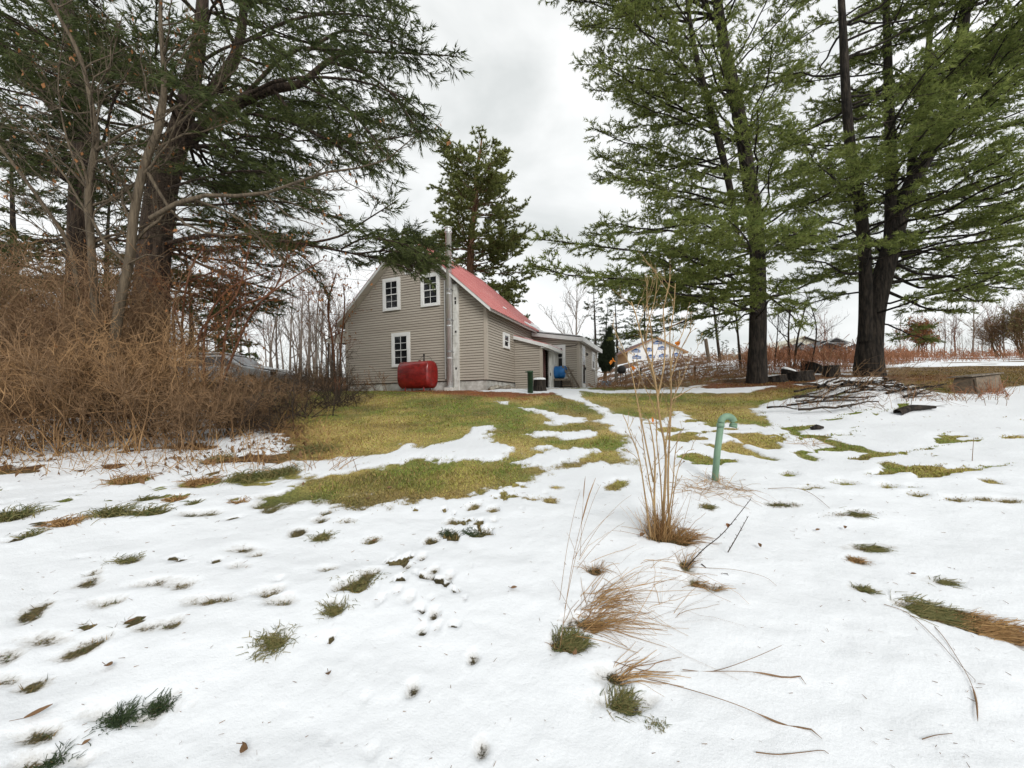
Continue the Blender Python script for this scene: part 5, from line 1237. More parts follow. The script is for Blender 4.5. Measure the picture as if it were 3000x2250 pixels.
ly = 5.0 + 7 * rs.random(K) ** 1.2; lx = rs.uniform(-1.3, -.25, K) * ly; k = (lx + .62 * (ly - 5) < -1.9); lx, ly = lx[k], ly[k]; K = len(lx)
P = stalks(np.stack([lx, ly, surf(lx, ly) - .02], 1), rs.uniform(0, 6.28, K), rs.uniform(.5, 1.5, K), rs.uniform(.15, .75, K), rs.uniform(.1, .7, K), rs, 5)
V, Fa = ribbons(P, .004, .0015, rs)
mesh_np('dry_stalks', V, Fa, m_straw, attrs={'tone': ('FLOAT', np.repeat(rs.random(K), 10))})['kind'] = 'stuff'

# ------------------------------------------------------------------ lawn grass
K = 200000
gy = 3.2 * (17.5 / 3.2) ** rs.random(K); gx = rs.uniform(-.62, 1.3, K) * gy
sn_ = snow_at(gx, gy)
k = (sn_ < .02 + .06 * rs.random(len(gx)) ** 3) & (gx + .62 * (gy - 5) > -2.6) & ~((gx > 4.5) & (gy > 13.2) & (gx < .88 * gy))
loc = (np.stack([gx, gy], 1) - HC); lx_, ly_ = loc @ hx, loc @ hy
k &= ~((ly_ > -.15) & (lx_ < AX + .2) & (lx_ > -W_ - 1.4))
nh = needle_bed(gx, gy)
k &= rs.random(len(gx)) > .8 * nh
gx, gy = gx[k], gy[k]
sel = rs.permutation(len(gx))[:95000]; gx, gy = gx[sel], gy[sel]; K = len(gx)
c = zone_cols(gx, gy) * rs.uniform(.9, 1.9, (K, 1)) * np.array([1.05, 1.12, .9])
dry = rs.random(K) < .38; c[dry] = np.array([.40, .29, .12]) * rs.uniform(.5, 1.1, (dry.sum(), 1))
sn2 = snow_at(gx, gy); h = rs.uniform(.016, .045, K) * np.clip(.45 - sn2 * 2.2, .3, 1) * (1 + .35 * fbm(gx * 1.5, gy * 1.5, 91, 3)); a = rs.uniform(0, 6.28, K); ln = rs.uniform(.3, 1.3, K)
b = np.stack([gx, gy, surf(gx, gy) - .006], 1); s = np.stack([np.cos(a), np.sin(a), 0 * a], 1) * (.0035 + .0009 * gy)[:, None]
tip = b + np.stack([-np.sin(a) * h * ln, np.cos(a) * h * ln, h], 1)
mesh_np('lawn_grass', np.stack([b - s, b + s, tip], 1).reshape(-1, 3), np.arange(3 * K).reshape(-1, 3), m_blades, attrs={'col': ('FLOAT_COLOR', np.repeat(np.c_[np.clip(c, 0, .5), np.ones(K)], 3, 0))})['kind'] = 'stuff'

K = 60000                                                     # blades and thatch in the bare spots of the near snow
gy = 1.35 * (4.6 / 1.35) ** rs.random(K); gx = rs.uniform(-1.35, 1.35, K) * gy
k = snow_at(gx, gy) < .008; gx, gy = gx[k][:16000], gy[k][:16000]; K = len(gx)
c = np.where((rs.random(K) < .5)[:, None], np.array([.055, .075, .022]), np.array([.20, .135, .055])) * rs.uniform(.5, 1.5, (K, 1))
a = rs.uniform(0, 6.28, K); h = rs.uniform(.006, .03, K); ln = rs.uniform(.02, .06, K)
b = np.stack([gx, gy, surf(gx, gy) - .003], 1); s = np.stack([np.cos(a), np.sin(a), 0 * a], 1) * .0022
tip = b + np.stack([-np.sin(a) * ln, np.cos(a) * ln, h], 1)
mesh_np('matted_grass', np.stack([b - s, b + s, tip], 1).reshape(-1, 3), np.arange(3 * K).reshape(-1, 3), m_blades, attrs={'col': ('FLOAT_COLOR', np.repeat(np.c_[np.clip(c, 0, .5), np.ones(K)], 3, 0))})['kind'] = 'stuff'

# ------------------------------------------------------------------ dry weeds on the slope beyond the lawn
def weeds(name, n, u0, u1, ymin, ymax, h0, h1, mat, seed, lean=.25, head=True, test=None, pw=1.5):
    rr = np.random.default_rng(seed)
    y = ymin + (ymax - ymin) * rr.random(n) ** pw; x = rr.uniform(u0, u1, n) * y
    k = fbm(x * .45, y * .45, seed, 3) + rr.normal(0, .35, n) > -.25
    if test is not None: k &= test(x, y)
    x, y = x[k], y[k]; m = len(x)
    H = rr.uniform(h0, h1, m) * (.45 + .9 * vnoise(x * .35, y * .35, seed + 2))
    P = stalks(np.stack([x, y, T(x, y) - .03], 1), rr.uniform(0, 6.28, m), np.clip(rr.normal(1.35 - lean, .22, m), .3, 1.57), H, rr.uniform(0, .5, m) * (.4 + lean), rr, 4)
    w = .0022 + .00032 * y
    L = [ribbons(P, w, w * .5, rr)]; tn = [np.repeat(rr.random(m), 8)]
    if head:
        q, _, _ = spawn(P, .45, .16, 38, lambda t, l: l * .22, 3, (.1, .2), (-.1, .1), .05, lateral=False, rng=rr)
        wq = .0018 + .0003 * q[:, 0, 1]
        L.append(ribbons(q, wq * 1.2, wq * 1.6, rr)); tn.append(np.repeat(rr.random(len(q)), 6))
    V, Fa = cat_vf(L)
    mesh_np(name, V, Fa, mat, attrs={'tone': ('FLOAT', np.concatenate(tn))})['kind'] = 'stuff'
def off_grass(x, y):
    u = x / y
    return (y > np.interp(u, [.2, .45, .62, .8, .90, 1.0, 1.4], [13.4, 13.0, 13.6, 14.3, 15.5, 19.5, 20]))
def not_house(x, y):
    q = np.stack([x, y], 1) - HC; a, b_ = q @ hx, q @ hy
    return off_grass(x, y) & ~((a < AX + .5) & (a > -W_ - 2) & (b_ > -.5) & (b_ < 11))
weeds('straw_weeds', 5200, .205, .62, 12.9, 34, .35, .95, m_weed, 301, .55, True, not_house, 1.6)
weeds('russet_weeds', 5200, .58, 1.0, 14, 44, .35, 1.15, m_weedred, 302, .12, True, not_house, 1.5)
weeds('russet_weeds', 3600, .86, 1.5, 18, 48, .25, 1.0, m_weedred, 303, .3, True, not_house, 1.3)
weeds('dry_weeds', 2600, -.75, -.30, 15, 40, .5, 1.2, m_weed, 304, .3, True, lambda x, y: not_house(x, y), 1.2)
weeds('dry_weeds', 2200, -1.6, -.7, 13, 30, .6, 1.5, m_weed, 305, .3, True, None, 1.2)
# far wood along the horizon: bare crowns that read as one mass
def far_wood(n, u0, u1, y0, y1, h0, h1, seed, mat):
    rr = np.random.default_rng(seed); y = rr.uniform(y0, y1, n); x = rr.uniform(u0, u1, n) * y; H = rr.uniform(h0, h1, n)
    P = stalks(np.stack([x, y, T(x, y) - .2], 1), rr.uniform(0, 6.28, n), rr.normal(1.5, .05, n), H, rr.normal(0, .03, n), rr, 6)
    L = [tubes(P, taper(n, 6, .012 * H, .02), 4)]
    c1, _, _ = spawn(P, .3, .75, 36, lambda t, l: l * (.42 - .25 * t), 4, (.3, .2), (.1, .1), .04, lateral=False, rng=rr)
    c2, _, _ = spawn(c1, .2, .4, 40, lambda t, l: .2 + l * .4, 3, (.2, .2), (.05, .1), .04, lateral=False, rng=rr)
    L += [ribbons(c1, .022, .012, rr), ribbons(c2, .014, .008, rr)]
    V, Fa = cat_vf(L); mesh_np('far_wood', V, Fa, mat)['kind'] = 'stuff'
far_wood(46, -.62, -.28, 46, 75, 7, 12, 311, m_twiggrey)
far_wood(60, -2.2, -.6, 26, 50, 6, 11, 312, m_twiggrey)
far_wood(40, .13, .30, 80, 120, 6, 11, 313, m_twiggrey)
far_wood(60, .95, 2.0, 70, 110, 5, 9, 314, m_twiggrey)
# ------------------------------------------------------------------ things round the house
def hw(x, y, z=None):                                         # house coordinates -> world
    p = HC + hx * x + hy * y
    return np.array([p[0], p[1], float(surf(p[0], p[1])) if z is None else z])
def obround(w, h, n=10):                                      # outline of the tank's end: flat top and bottom, round sides ... in (y, z)
    r = w / 2; pts = []
    for k in range(n + 1):
        a = -math.pi / 2 + math.pi * k / n; pts.append((r * .0 + r * math.cos(a) * .55 + (w / 2 - r * .55), (h / 2) * math.sin(a)))
    return pts
# red oil tank: obround drum on four short legs
def superell(w, h, p=3.2, n=36):
    o = []
    for k in range(n):
        a = 2 * math.pi * k / n; c, s_ = math.cos(a), math.sin(a)
        o.append((w / 2 * abs(c) ** (2 / p) * (1 if c >= 0 else -1), h / 2 * abs(s_) ** (2 / p) * (1 if s_ >= 0 else -1)))
    return o
tl0, _ = front_pt(1163, 1100, -.78); tl1, _ = front_pt(1287, 1100, -.78)
tc_ = hw((tl0 + tl1) / 2, -.78); TL, TW, TH = 1.44, .74, 1.02
tank = thing('oil_tank', 'glossy dark red oil tank standing lengthwise under the ground floor window', 'oil tank', (tc_[0], tc_[1], tc_[2] - .02), HA - .02)
ring = superell(TW, TH, 3.0); n_ = len(ring); zc = .10 + TH / 2
mb = MB(); xs_ = [(-TL / 2, .62), (-TL / 2 + .012, .80), (-TL / 2 + .04, .93), (-TL / 2 + .08, .985), (-TL / 2 + .10, 1.0), (TL / 2 - .10, 1.0), (TL / 2 - .08, .985), (TL / 2 - .04, .93), (TL / 2 - .012, .80), (TL / 2, .62)]
vs = [(x, y * k, zc + z * k) for x, k in xs_ for y, z in ring]
fs = [(i * n_ + j, i * n_ + (j + 1) % n_, (i + 1) * n_ + (j + 1) % n_, (i + 1) * n_ + j) for i in range(len(xs_) - 1) for j in range(n_)]
fs += [tuple(range(n_ - 1, -1, -1)), tuple(range((len(xs_) - 1) * n_, len(xs_) * n_))]
mb.add(vs, fs).build('tank_body', m_tank, tank, sm=True)
for x in (-TL / 2 + .11, TL / 2 - .11, 0.0):
    q = MB(); a = [(x - .012, y * 1.008, zc + z * 1.008) for y, z in ring] + [(x + .012, y * 1.008, zc + z * 1.008) for y, z in ring]
    q.add(a, [(j, (j + 1) % n_, n_ + (j + 1) % n_, n_ + j) for j in range(n_)]).build('weld_seam', m_tank, tank, sm=True)
for x in (-.42, .42):
    for y in (-.2, .2):
        MB().lathe([(.028, -.06), (.028, .16)], 10, (x, y, 0)).build('leg', m_tank, tank)
MB().lathe([(.03, TH + .09), (.03, TH + .16), (.022, TH + .162), (.022, TH + .30), (.034, TH + .302), (.034, TH + .36), (.01, TH + .37)], 10, (.30, 0, 0)).build('vent_pipe', m_iron, tank)
MB().lathe([(.045, TH + .09), (.045, TH + .15), (.02, TH + .155)], 10, (.08, .03, 0)).build('filler_cap', m_tank, tank)
MB().tube([(.08, .03, TH + .14), (.10, .10, TH + .27), (.24, .2, TH + .31), (.44, .2, TH + .26), (.56, .22, TH + .02)], .007, 5).build('oil_line', m_wire, tank)
# dark green standpipe with a lip, and the stump that carries a cap of snow
g = GS(1554, 1153); sp_ = thing('standpipe', 'dark green upright pipe standing on the pine needles by the entrance', 'pipe', g)
MB().lathe([(.088, -.1), (.088, .62), (.098, .622), (.098, .67), (.075, .672), (.075, .60)], 20).build('pipe', m_darkgreen, sp_, sm=True)
MB().bx(-.15, -.085, -.03, .03, .635, .66).build('tab', m_darkgreen, sp_)
def stump(name, label, cat, g, r, h, top_mat, lean=(0, 0), snow=False, bark=m_bark, seed=0, group=None, n=18, rz=0):
    o = thing(name, label, cat, g, rz, group); rr = random.Random(seed)
    wob = [rr.uniform(.9, 1.1) for _ in range(n)]
    def ringz(z, k): return [(r * k * wob[j] * math.cos(2 * math.pi * j / n), r * k * wob[j] * math.sin(2 * math.pi * j / n), z + (lean[0] * math.cos(2 * math.pi * j / n) + lean[1] * math.sin(2 * math.pi * j / n)) * r * (z > h * .6)) for j in range(n)]
    v = ringz(-.1, 1.22) + ringz(h * .12, 1.1) + ringz(h * .5, 1.0) + ringz(h, .98)
    MB().add(v, [(i * n + j, i * n + (j + 1) % n, (i + 1) * n + (j + 1) % n, (i + 1) * n + j) for i in range(3) for j in range(n)]).build('bark', bark, o)
    v = ringz(h - .004, .965) + ringz(h + .006, .90)
    MB().add(v, [(j, (j + 1) % n, n + (j + 1) % n, n + j) for j in range(n)] + [tuple(range(n, 2 * n))]).build('cut_face', top_mat, o)
    if snow:
        v = ringz(h + .008, .97) + ringz(h + .05, .93) + ringz(h + .075, .7)
        MB().add(v, [(i * n + j, i * n + (j + 1) % n, (i + 1) * n + (j + 1) % n, (i + 1) * n + j) for i in range(2) for j in range(n)] + [tuple(range(2 * n, 3 * n))]).build('snow_cap', m_snowcap, o)
    return o
stump('stump', 'upright log round capped with snow beside the entrance post', 'stump', GS(1581, 1146), .20, .36, m_woodlight, snow=True, seed=3)
# blue drum lying in a wooden frame by the addition
g = hw(1.52, AY - .62); dr_ = thing('drum', 'blue plastic drum held sideways in a wooden frame against the low addition', 'drum', g, HA); dr_.scale = (.9, .9, .95)
dm = MB(); rr_ = .30; x0, x1 = -.42, .34; prof = [(.05, x0), (rr_ * .93, x0 + .004), (rr_, x0 + .03), (rr_, x0 + .22), (rr_ * 1.03, x0 + .24), (rr_ * 1.03, x0 + .27), (rr_, x0 + .29), (rr_, x1 - .29), (rr_ * 1.03, x1 - .27), (rr_ * 1.03, x1 - .24), (rr_, x1 - .22), (rr_, x1 - .03), (rr_ * .93, x1 - .004), (rr_ * .9, x1 - .03), (.05, x1 - .03)]
nn = 24; vs = [(x, r * math.cos(2 * math.pi * k / nn), .78 + r * math.sin(2 * math.pi * k / nn)) for r, x in prof for k in range(nn)]
dm.add(vs, [(i * nn + k, i * nn + (k + 1) % nn, (i + 1) * nn + (k + 1) % nn, (i + 1) * nn + k) for i in range(len(prof) - 1) for k in range(nn)]).build('drum_body', m_blue, dr_, sm=True)
MB().lathe([(.04, 0), (.04, .03)], 10, (0, 0, 0)).build('bung', m_iron, dr_, loc=(x1 - .028, .12, .88)).rotation_euler = (0, math.pi / 2, 0)
for y, dx in ((-.22, .0), (.28, .12)):
    MB().beam((.22 + dx, y, 1.06), (.86 + dx, y, -.04), .05, .085).build('frame_leg', m_wood, dr_)
    MB().beam((-.30, y, 1.0), (-.52, y, -.04), .05, .085).build('frame_leg', m_wood, dr_)
MB().beam((.36, -.24, .80), (.80, -.24, .80), .04, .06).build('handle_bar', m_wood, dr_)
MB().beam((-.46, -.30, .40), (.62, -.30, .40), .04, .09).build('cross_rail', m_wood, dr_)
for z in (.09, .20, .31):
    MB().bx(.16, .62, -.12, .22, z, z + .05).build('plank', m_woodgrey, dr_)
MB().bx(-.44, .10, -.24, .24, .0, .44).build('black_liner', m_iron, dr_, bevel=.03)
MB().lathe([(.13, 0), (.15, .26), (.155, .27), (.14, .28)], 14).build('bucket', m_dirtywhite, None, loc=hw(2.02, AY - .35, None) + [0, 0, .40])
bk = bpy.data.objects['bucket']; tag(bk, 'small whitish bucket perched on planks behind the blue drum frame', 'bucket')
bk.location.z = float(g[2]) + .343; bp_ = hw(1.84, AY - .60); bk.location.x, bk.location.y = bp_[0], bp_[1]
bn = thing('storage_bin', 'pale blue plastic bin lying by the far corner of the addition', 'bin', hw(AX + .55, AY + AD - .1), HA + .3)
MB().hexa([(-.25, -.17, 0), (.25, -.17, 0), (.25, .17, 0), (-.25, .17, 0), (-.3, -.2, .26), (.3, -.2, .26), (.3, .2, .26), (-.3, .2, .26)]).build('body', m_palebl, bn, bevel=.02)
MB().bx(-.32, .32, -.22, .22, .262, .29).build('rim', m_palebl, bn, bevel=.008)
g = hw(AX + 1.3, AY + AD + .6); gr = thing('grill', 'dark barbecue grill with folded shelf standing past the low addition', 'grill', g, .4)
for x in (-.3, .3):
    for y in (-.2, .2): MB().beam((x, y, -.03), (x * .8, y * .8, .75), .035, .035).build('leg', m_iron, gr)
MB().lathe([(.2, .7), (.34, .82), (.36, .95), (.34, 1.1), (.22, 1.25), (.03, 1.3)], 16).build('kettle', m_iron, gr, sm=True)
MB().beam((-.35, -.22, .25), (.45, -.22, .6), .05, .03).build('shelf', m_woodgrey, gr)
gr.scale = (.7, .7, .8)
# narrow boards leaning past the corner
MB().beam(hw(AX + 1.0, AY + AD + .3) - [0, 0, .03], hw(AX + .95, AY + AD + 1.0) + [0, 0, 1.7], .16, .03).build('leaning_board', m_wood)
tag(bpy.data.objects['leaning_board'], 'grey weathered board leaning up between the addition and the grill', 'board')

# ------------------------------------------------------------------ the parked car behind the thicket
yc_ = 16.8; cc = at(690, 1181, yc_); cc = onT(cc[0], yc_)
car = thing('parked_car', 'silver car with snow on its roof and bonnet half hidden by the thicket', 'car', cc, -.12)
def profile_body(pts, y0, y1, tuck=0.0):
    m = MB(); n = len(pts)
    m.add([(x, y0 + tuck, z) for x, z in pts] + [(x, y1 - tuck, z) for x, z in pts], [tuple(range(n)), tuple(range(2 * n - 1, n - 1, -1))] + [(i, n + i, n + (i + 1) % n, (i + 1) % n) for i in range(n)])
    return m
low_ = [(-2.25, .35), (2.2, .32), (2.3, .55), (2.22, .78), (1.1, .98), (.95, 1.0), (-2.15, 1.02), (-2.3, .8)]
profile_body(low_, -.88, .88).build('body', m_carpaint, car, bevel=.07)
cab = [(-2.1, 1.0), (1.0, .985), (.2, 1.46), (.0, 1.50), (-1.5, 1.53), (-1.85, 1.46)]
n = len(cab); m = MB(); m.add([(x, -.84 + .20 * (z > 1.2), z) for x, z in cab] + [(x, .84 - .20 * (z > 1.2), z) for x, z in cab], [tuple(range(n)), tuple(range(2 * n - 1, n - 1, -1))] + [(i, n + i, n + (i + 1) % n, (i + 1) % n) for i in range(n)])
m.build('cabin', m_carpaint, car, bevel=.04)
for s_ in (-1, 1):
    for q in ([(-1.95, 1.06), (-1.25, 1.05), (-1.25, 1.42), (-1.72, 1.42)], [(-1.17, 1.05), (-.25, 1.04), (-.25, 1.42), (-1.17, 1.42)], [(-.17, 1.04), (.72, 1.03), (.12, 1.40), (-.17, 1.42)]):
        MB().prism([(x, s_ * (.856 - .20 * (z - 1.0) / .46), z) for x, z in q], (0, s_ * -.012 + .0, 0)).build('side_window', m_glass, car)
    for x in (-1.35, 1.42):
        w_ = MB().lathe([(.20, -.10), (.30, -.105), (.325, -.08), (.325, .08), (.30, .105), (.20, .10)], 24).build('wheel', m_tyre, car, sm=True); w_.location = (x, s_ * .82, .32); w_.rotation_euler = (math.pi / 2, 0, 0)
        MB().lathe([(.02, -.112), (.19, -.108), (.20, -.05), (.20, .05), (.19, .108), (.02, .112)], 16).build('rim', m_steel, w_)
    MB().prism([(2.27, s_ * .55, .62), (2.27, s_ * .84, .62), (2.24, s_ * .84, .76), (2.24, s_ * .55, .76)], (.03, 0, 0)).build('headlight', m_glass, car)
    MB().bx(-2.33, -2.29, s_ * .55, s_ * .84, .72, .92).build('tail_light', m_lamp, car)
    MB().bx(.62, .80, s_ * .90, s_ * 1.05, 1.02, 1.14).build('mirror', m_carpaint, car, bevel=.02)
    for x in (-1.21, -.21, .9): MB().bx(x - .006, x + .006, s_ * .8795, s_ * .883, .42, 1.0).build('door_seam', m_iron, car)
MB().prism([(.93, -.62, 1.035), (.93, .62, 1.035), (.27, .58, 1.425), (.27, -.58, 1.425)], (.018, 0, .012)).build('windscreen', m_glass, car)
MB().prism([(.0, -.58, 1.545), (.0, .58, 1.545), (-1.5, .58, 1.57), (-1.5, -.58, 1.57)], (0, 0, .05)).build('roof_snow', m_snowcap, car, bevel=.02)
MB().prism([(1.15, -.75, 1.005), (1.15, .75, 1.005), (2.15, .70, .83), (2.15, -.70, .83)], (0, 0, .05)).build('bonnet_snow', m_snowcap, car, bevel=.02)

# ------------------------------------------------------------------ buildings beyond
yw = 56.0; bl, br_ = at(1838, 1100, yw), at(2004, 1100, yw); wz = float(T((bl[0] + br_[0]) / 2, yw)) - .3
WW = br_[0] - bl[0]; wh = thing('wrapped_house', 'unfinished gabled house covered in white printed house wrap', 'house', ((bl[0] + br_[0]) / 2, yw, 0), math.radians(4))
ez = at(1838, 1031, yw)[2]; rz_ = at(1920, 991, yw)[2]; hwid = WW / 2; D_ = 9.0
MB().prism([(-hwid, 0, wz), (hwid, 0, wz), (hwid, 0, ez), (0, 0, rz_), (-hwid, 0, ez)], (0, .15, 0)).build('front_wall', m_wrap, wh)
MB().bx(-hwid, -hwid + .15, .152, D_, wz, ez - .02).build('side_wall', m_osb, wh); MB().bx(hwid - .15, hwid, .152, D_, wz, ez - .02).build('side_wall', m_osb, wh)
MB().bx(-hwid + .152, hwid - .152, D_ - .15, D_, wz, ez - .02).build('back_wall', m_osb, wh)
wrf = MB()
for s_ in (-1, 1):
    k = (rz_ - ez) / hwid; o = .55
    p = [(0, -.55, rz_ + .10), (s_ * (hwid + o), -.55, ez - k * o + .10), (s_ * (hwid + o), -.55, ez - k * o + .0), (0, -.55, rz_ + .0)]
    MB().prism(p if s_ > 0 else p[::-1], (0, D_ + 1.1, 0)).build('roof_slope', m_osb, wh)
    p = [(0, -.56, rz_ + .16), (s_ * (hwid + o + .05), -.56, ez - k * o + .155), (s_ * (hwid + o + .05), -.56, ez - k * o + .105), (0, -.56, rz_ + .105)]
    MB().prism(p if s_ > 0 else p[::-1], (0, D_ + 1.12, 0)).build('roof_felt', m_maroon, wh)
cu = bpy.data.curves.new('wrap_text', 'FONT'); cu.body = "LOWE'S"; cu.size = .30; cu.align_x = 'CENTER'; cu.extrude = .004
fo = bpy.data.objects.new('wrap_text', cu); COL.objects.link(fo); bpy.context.view_layer.update()
txt_me = bpy.data.meshes.new_from_object(fo.evaluated_get(bpy.context.evaluated_depsgraph_get())); bpy.data.objects.remove(fo)
txt_me.materials.clear(); txt_me.materials.append(m_white)
lg = MB().prism([(-.62, 0, -.22), (.62, 0, -.22), (.62, 0, .14), (.44, 0, .14), (0, 0, .34), (-.44, 0, .14), (-.62, 0, .14)], (0, -.012, 0)).build('printed_mark', m_wrapblue, wh)
lgm = lg.data; first = True
c_ca, c_sa = math.cos(-math.radians(4)), math.sin(-math.radians(4))
for px, py in [(1926, 1004), (1861.5, 1028.5), (1900.5, 1025), (1940, 1020), (1864, 1047), (1906, 1045), (1943.5, 1042), (1984, 1039), (1887.5, 1074.5), (1928, 1074), (1969, 1071), (1857, 1076)]:
    p = at(px, py, yw); lx = (p[0] - wh.location.x) * math.cos(math.radians(4)); 
    if first: o = lg; first = False
    else: o = bpy.data.objects.new('printed_mark', lgm); COL.objects.link(o); o.parent = wh
    o.location = (lx, -.004, p[2])
    t_ = bpy.data.objects.new('lettering', txt_me); COL.objects.link(t_); t_.parent = o; t_.location = (0, -.018, -.14); t_.rotation_euler = (math.pi / 2, 0, 0)
# cream house with maroon shutters behind the weeds
yk = 44.0; kl, kr = at(2238, 1090, yk), at(2465, 1090, yk); kz = float(T(kl[0], yk)) - .4
kh = thing('cream_house', 'cream sided low house with maroon shutters behind the weeds', 'house', ((kl[0] + kr[0]) / 2, yk, 0), math.radians(-3))
hk = (kr[0] - kl[0]) / 2; e1 = at(2300, 1018, yk)[2]; r1 = at(2345, 990, yk)[2]
xk = at(2345, 1000, yk)[0] - kh.location.x
MB().bx(-hk, hk, 0, 7, kz, e1).build('wall', m_cream, kh)
MB().prism([(xk - 2.6, -.3, kz), (xk + 2.6, -.3, kz), (xk + 2.6, -.3, e1 + .1), (xk, -.3, r1), (xk - 2.6, -.3, e1 + .1)], (0, .29, 0)).build('gable_wall', m_cream, kh)
for s_ in (-1, 1):
    p = [(xk, -.6, r1 + .14), (xk + s_ * 3.0, -.6, e1 + .02), (xk + s_ * 3.0, -.6, e1 - .08), (xk, -.6, r1 + .02)]
    MB().prism(p if s_ > 0 else p[::-1], (0, 5, 0)).build('roof_slope', m_roofdark if s_ > 0 else m_cream, kh)
MB().prism([(-hk - .3, -.25, e1 + .004), (hk + .3, -.25, e1 + .004), (hk + .3, 3.5, e1 + 1.0), (-hk - .3, 3.5, e1 + 1.0)], (0, 0, .08)).build('roof', m_dirtywhite, kh)
wx = at(2338, 1040, yk)[0] - kh.location.x; z0_, z1_ = at(2338, 1050, yk)[2], at(2338, 1013, yk)[2]
w_ = MB().bx(wx - .55, wx + .55, -.36, -.302, z0_, z1_).build('window', m_white, kh)
MB().bx(wx - .47, wx - .02, -.372, -.361, z0_ + .08, z1_ - .08).build('pane', m_glass, w_); MB().bx(wx + .02, wx + .47, -.372, -.361, z0_ + .08, z1_ - .08).build('pane', m_glass, w_)
for s_ in (-1, 1): MB().bx(wx + s_ * .62 - (0.0 if s_ > 0 else .45), wx + s_ * .62 + (.45 if s_ > 0 else 0), -.36, -.302, z0_ - .05, z1_ + .05).build('shutter', m_maroon, kh)
wx = at(2378, 1040, yk)[0] - kh.location.x
MB().bx(wx - .3, wx + .3, -.36, -.302, z0_ - .05, z1_ + .05).build('shutter', m_maroon, kh)
# collapsed canopies: bent frames under torn grey covers
def canopy(label, pts, yd, depth, seed):
    """pts: pixels left eave, ridge, right eave"""
    rr = random.Random(seed); A, B_, C_ = (at(x, y, yd) for x, y in pts); o = thing('canopy', label, 'canopy', onT(B_[0], yd)); b = np.array(o.location)
    A, B_, C_ = A - b, B_ - b, C_ - b; dv = np.array([.4, depth, .0])
    for (p, q, nm) in ((A, B_, 1), (B_, C_, 1)):
        n = 7; v = []
        for i in range(n):
            for j in range(5):
                c = p + (q - p) * i / (n - 1) + dv * j / 4; c = c - np.array([0, 0, .28 * math.sin(math.pi * i / (n - 1)) * math.sin(math.pi * j / 4) + rr.uniform(0, .07)]); v.append(c)
        f = [(i * 5 + j, (i + 1) * 5 + j, (i + 1) * 5 + j + 1, i * 5 + j + 1) for i in range(n - 1) for j in range(4) if rr.random() > .08]
        t_ = MB().add(v, f).build('torn_cover', m_tarp, o); so = t_.modifiers.new('thickness', 'SOLIDIFY'); so.thickness = .012
    for j in (0, 1):
        for p, q in ((A, B_), (B_, C_)): MB().beam(p + dv * j, q + dv * j, .05, .05).build('frame_bar', m_bandmetal, o)
        for p in (A, C_):
            ft = p + dv * j; ft = np.array([ft[0] + rr.uniform(-.2, .2), ft[1], float(T(ft[0] + b[0], ft[1] + b[1])) - b[2] - .05]); MB().beam(p + dv * j, ft, .045, .045).build('post', m_bandmetal, o)
        MB().beam(A * .6 + B_ * .4 + dv * j, C_ * .6 + B_ * .4 + dv * j, .035, .035).build('truss_bar', m_bandmetal, o)
        MB().beam(A * .5 + B_ * .5 + dv * j, B_ * .2 + C_ * .8 + dv * j - [0, 0, .4], .03, .03).build('truss_bar', m_bandmetal, o)
    return o
canopy('small collapsed canopy with a torn grey cover before the cream house', [(2322, 1029), (2345, 1002), (2370, 1017)], 32.0, 2.6, 4)
canopy('large collapsed canopy with sagging dark grey cover and bent trusses', [(2398, 1014), (2450, 989), (2526, 1016)], 31.0, 3.4, 7)
# wooden post leaning beside the bare tree, and short fence posts
p0, p1 = at(2080, 1080, 24), at(2067, 993, 24); p0[2] = T(p0[0], 24) - .3
g = onT(p0[0], 24); po = MB().tube([p0 - g, (p0 + p1) / 2 - g, p1 - g], [.11, .105, .10], 9).build('wooden_post', m_woodgrey, None, loc=g); tag(po, 'tall grey wooden post leaning above the straw weeds', 'post')
for i, (px, py0, py1, Y, lab) in enumerate([(2035, 1120, 1075, 16, 'short dark fence post in the straw weeds below the leaning post'), (1876, 1105, 1078, 20, 'short dark fence post in front of the wrapped house')]):
    q = at(px, py1, Y); g = onT(q[0], Y, -.1); tag(MB().tube([(0, 0, 0), (.02, 0, q[2] - g[2])], [.045, .04], 7).build('fence_post', m_twigdark, None, loc=g), lab, 'post')
# utility wires crossing behind the gable
for i, (a, b_, lab) in enumerate([(((870, 752, 30), (1240, 812, 24)), None, 'upper utility wire slanting down behind the gable'), (((870, 790, 30), (1240, 838, 24)), None, 'middle utility wire slanting down behind the gable'), (((820, 902, 26), (1100, 925, 20)), None, 'lowest utility wire reaching the house by the porch')]):
    A, B_ = at(*a[0]), at(*a[1]); A = B_ + (A - B_) * 3.2
    P = np.array([[A + (B_ - A) * q - [0, 0, 1.2 * q * (1 - q)] for q in np.linspace(0, 1, 14)]])
    V, Fa = tubes(P, np.full((1, 14), .012), 5); tag(mesh_np('utility_wire', V, Fa, m_wire), lab, 'wire')
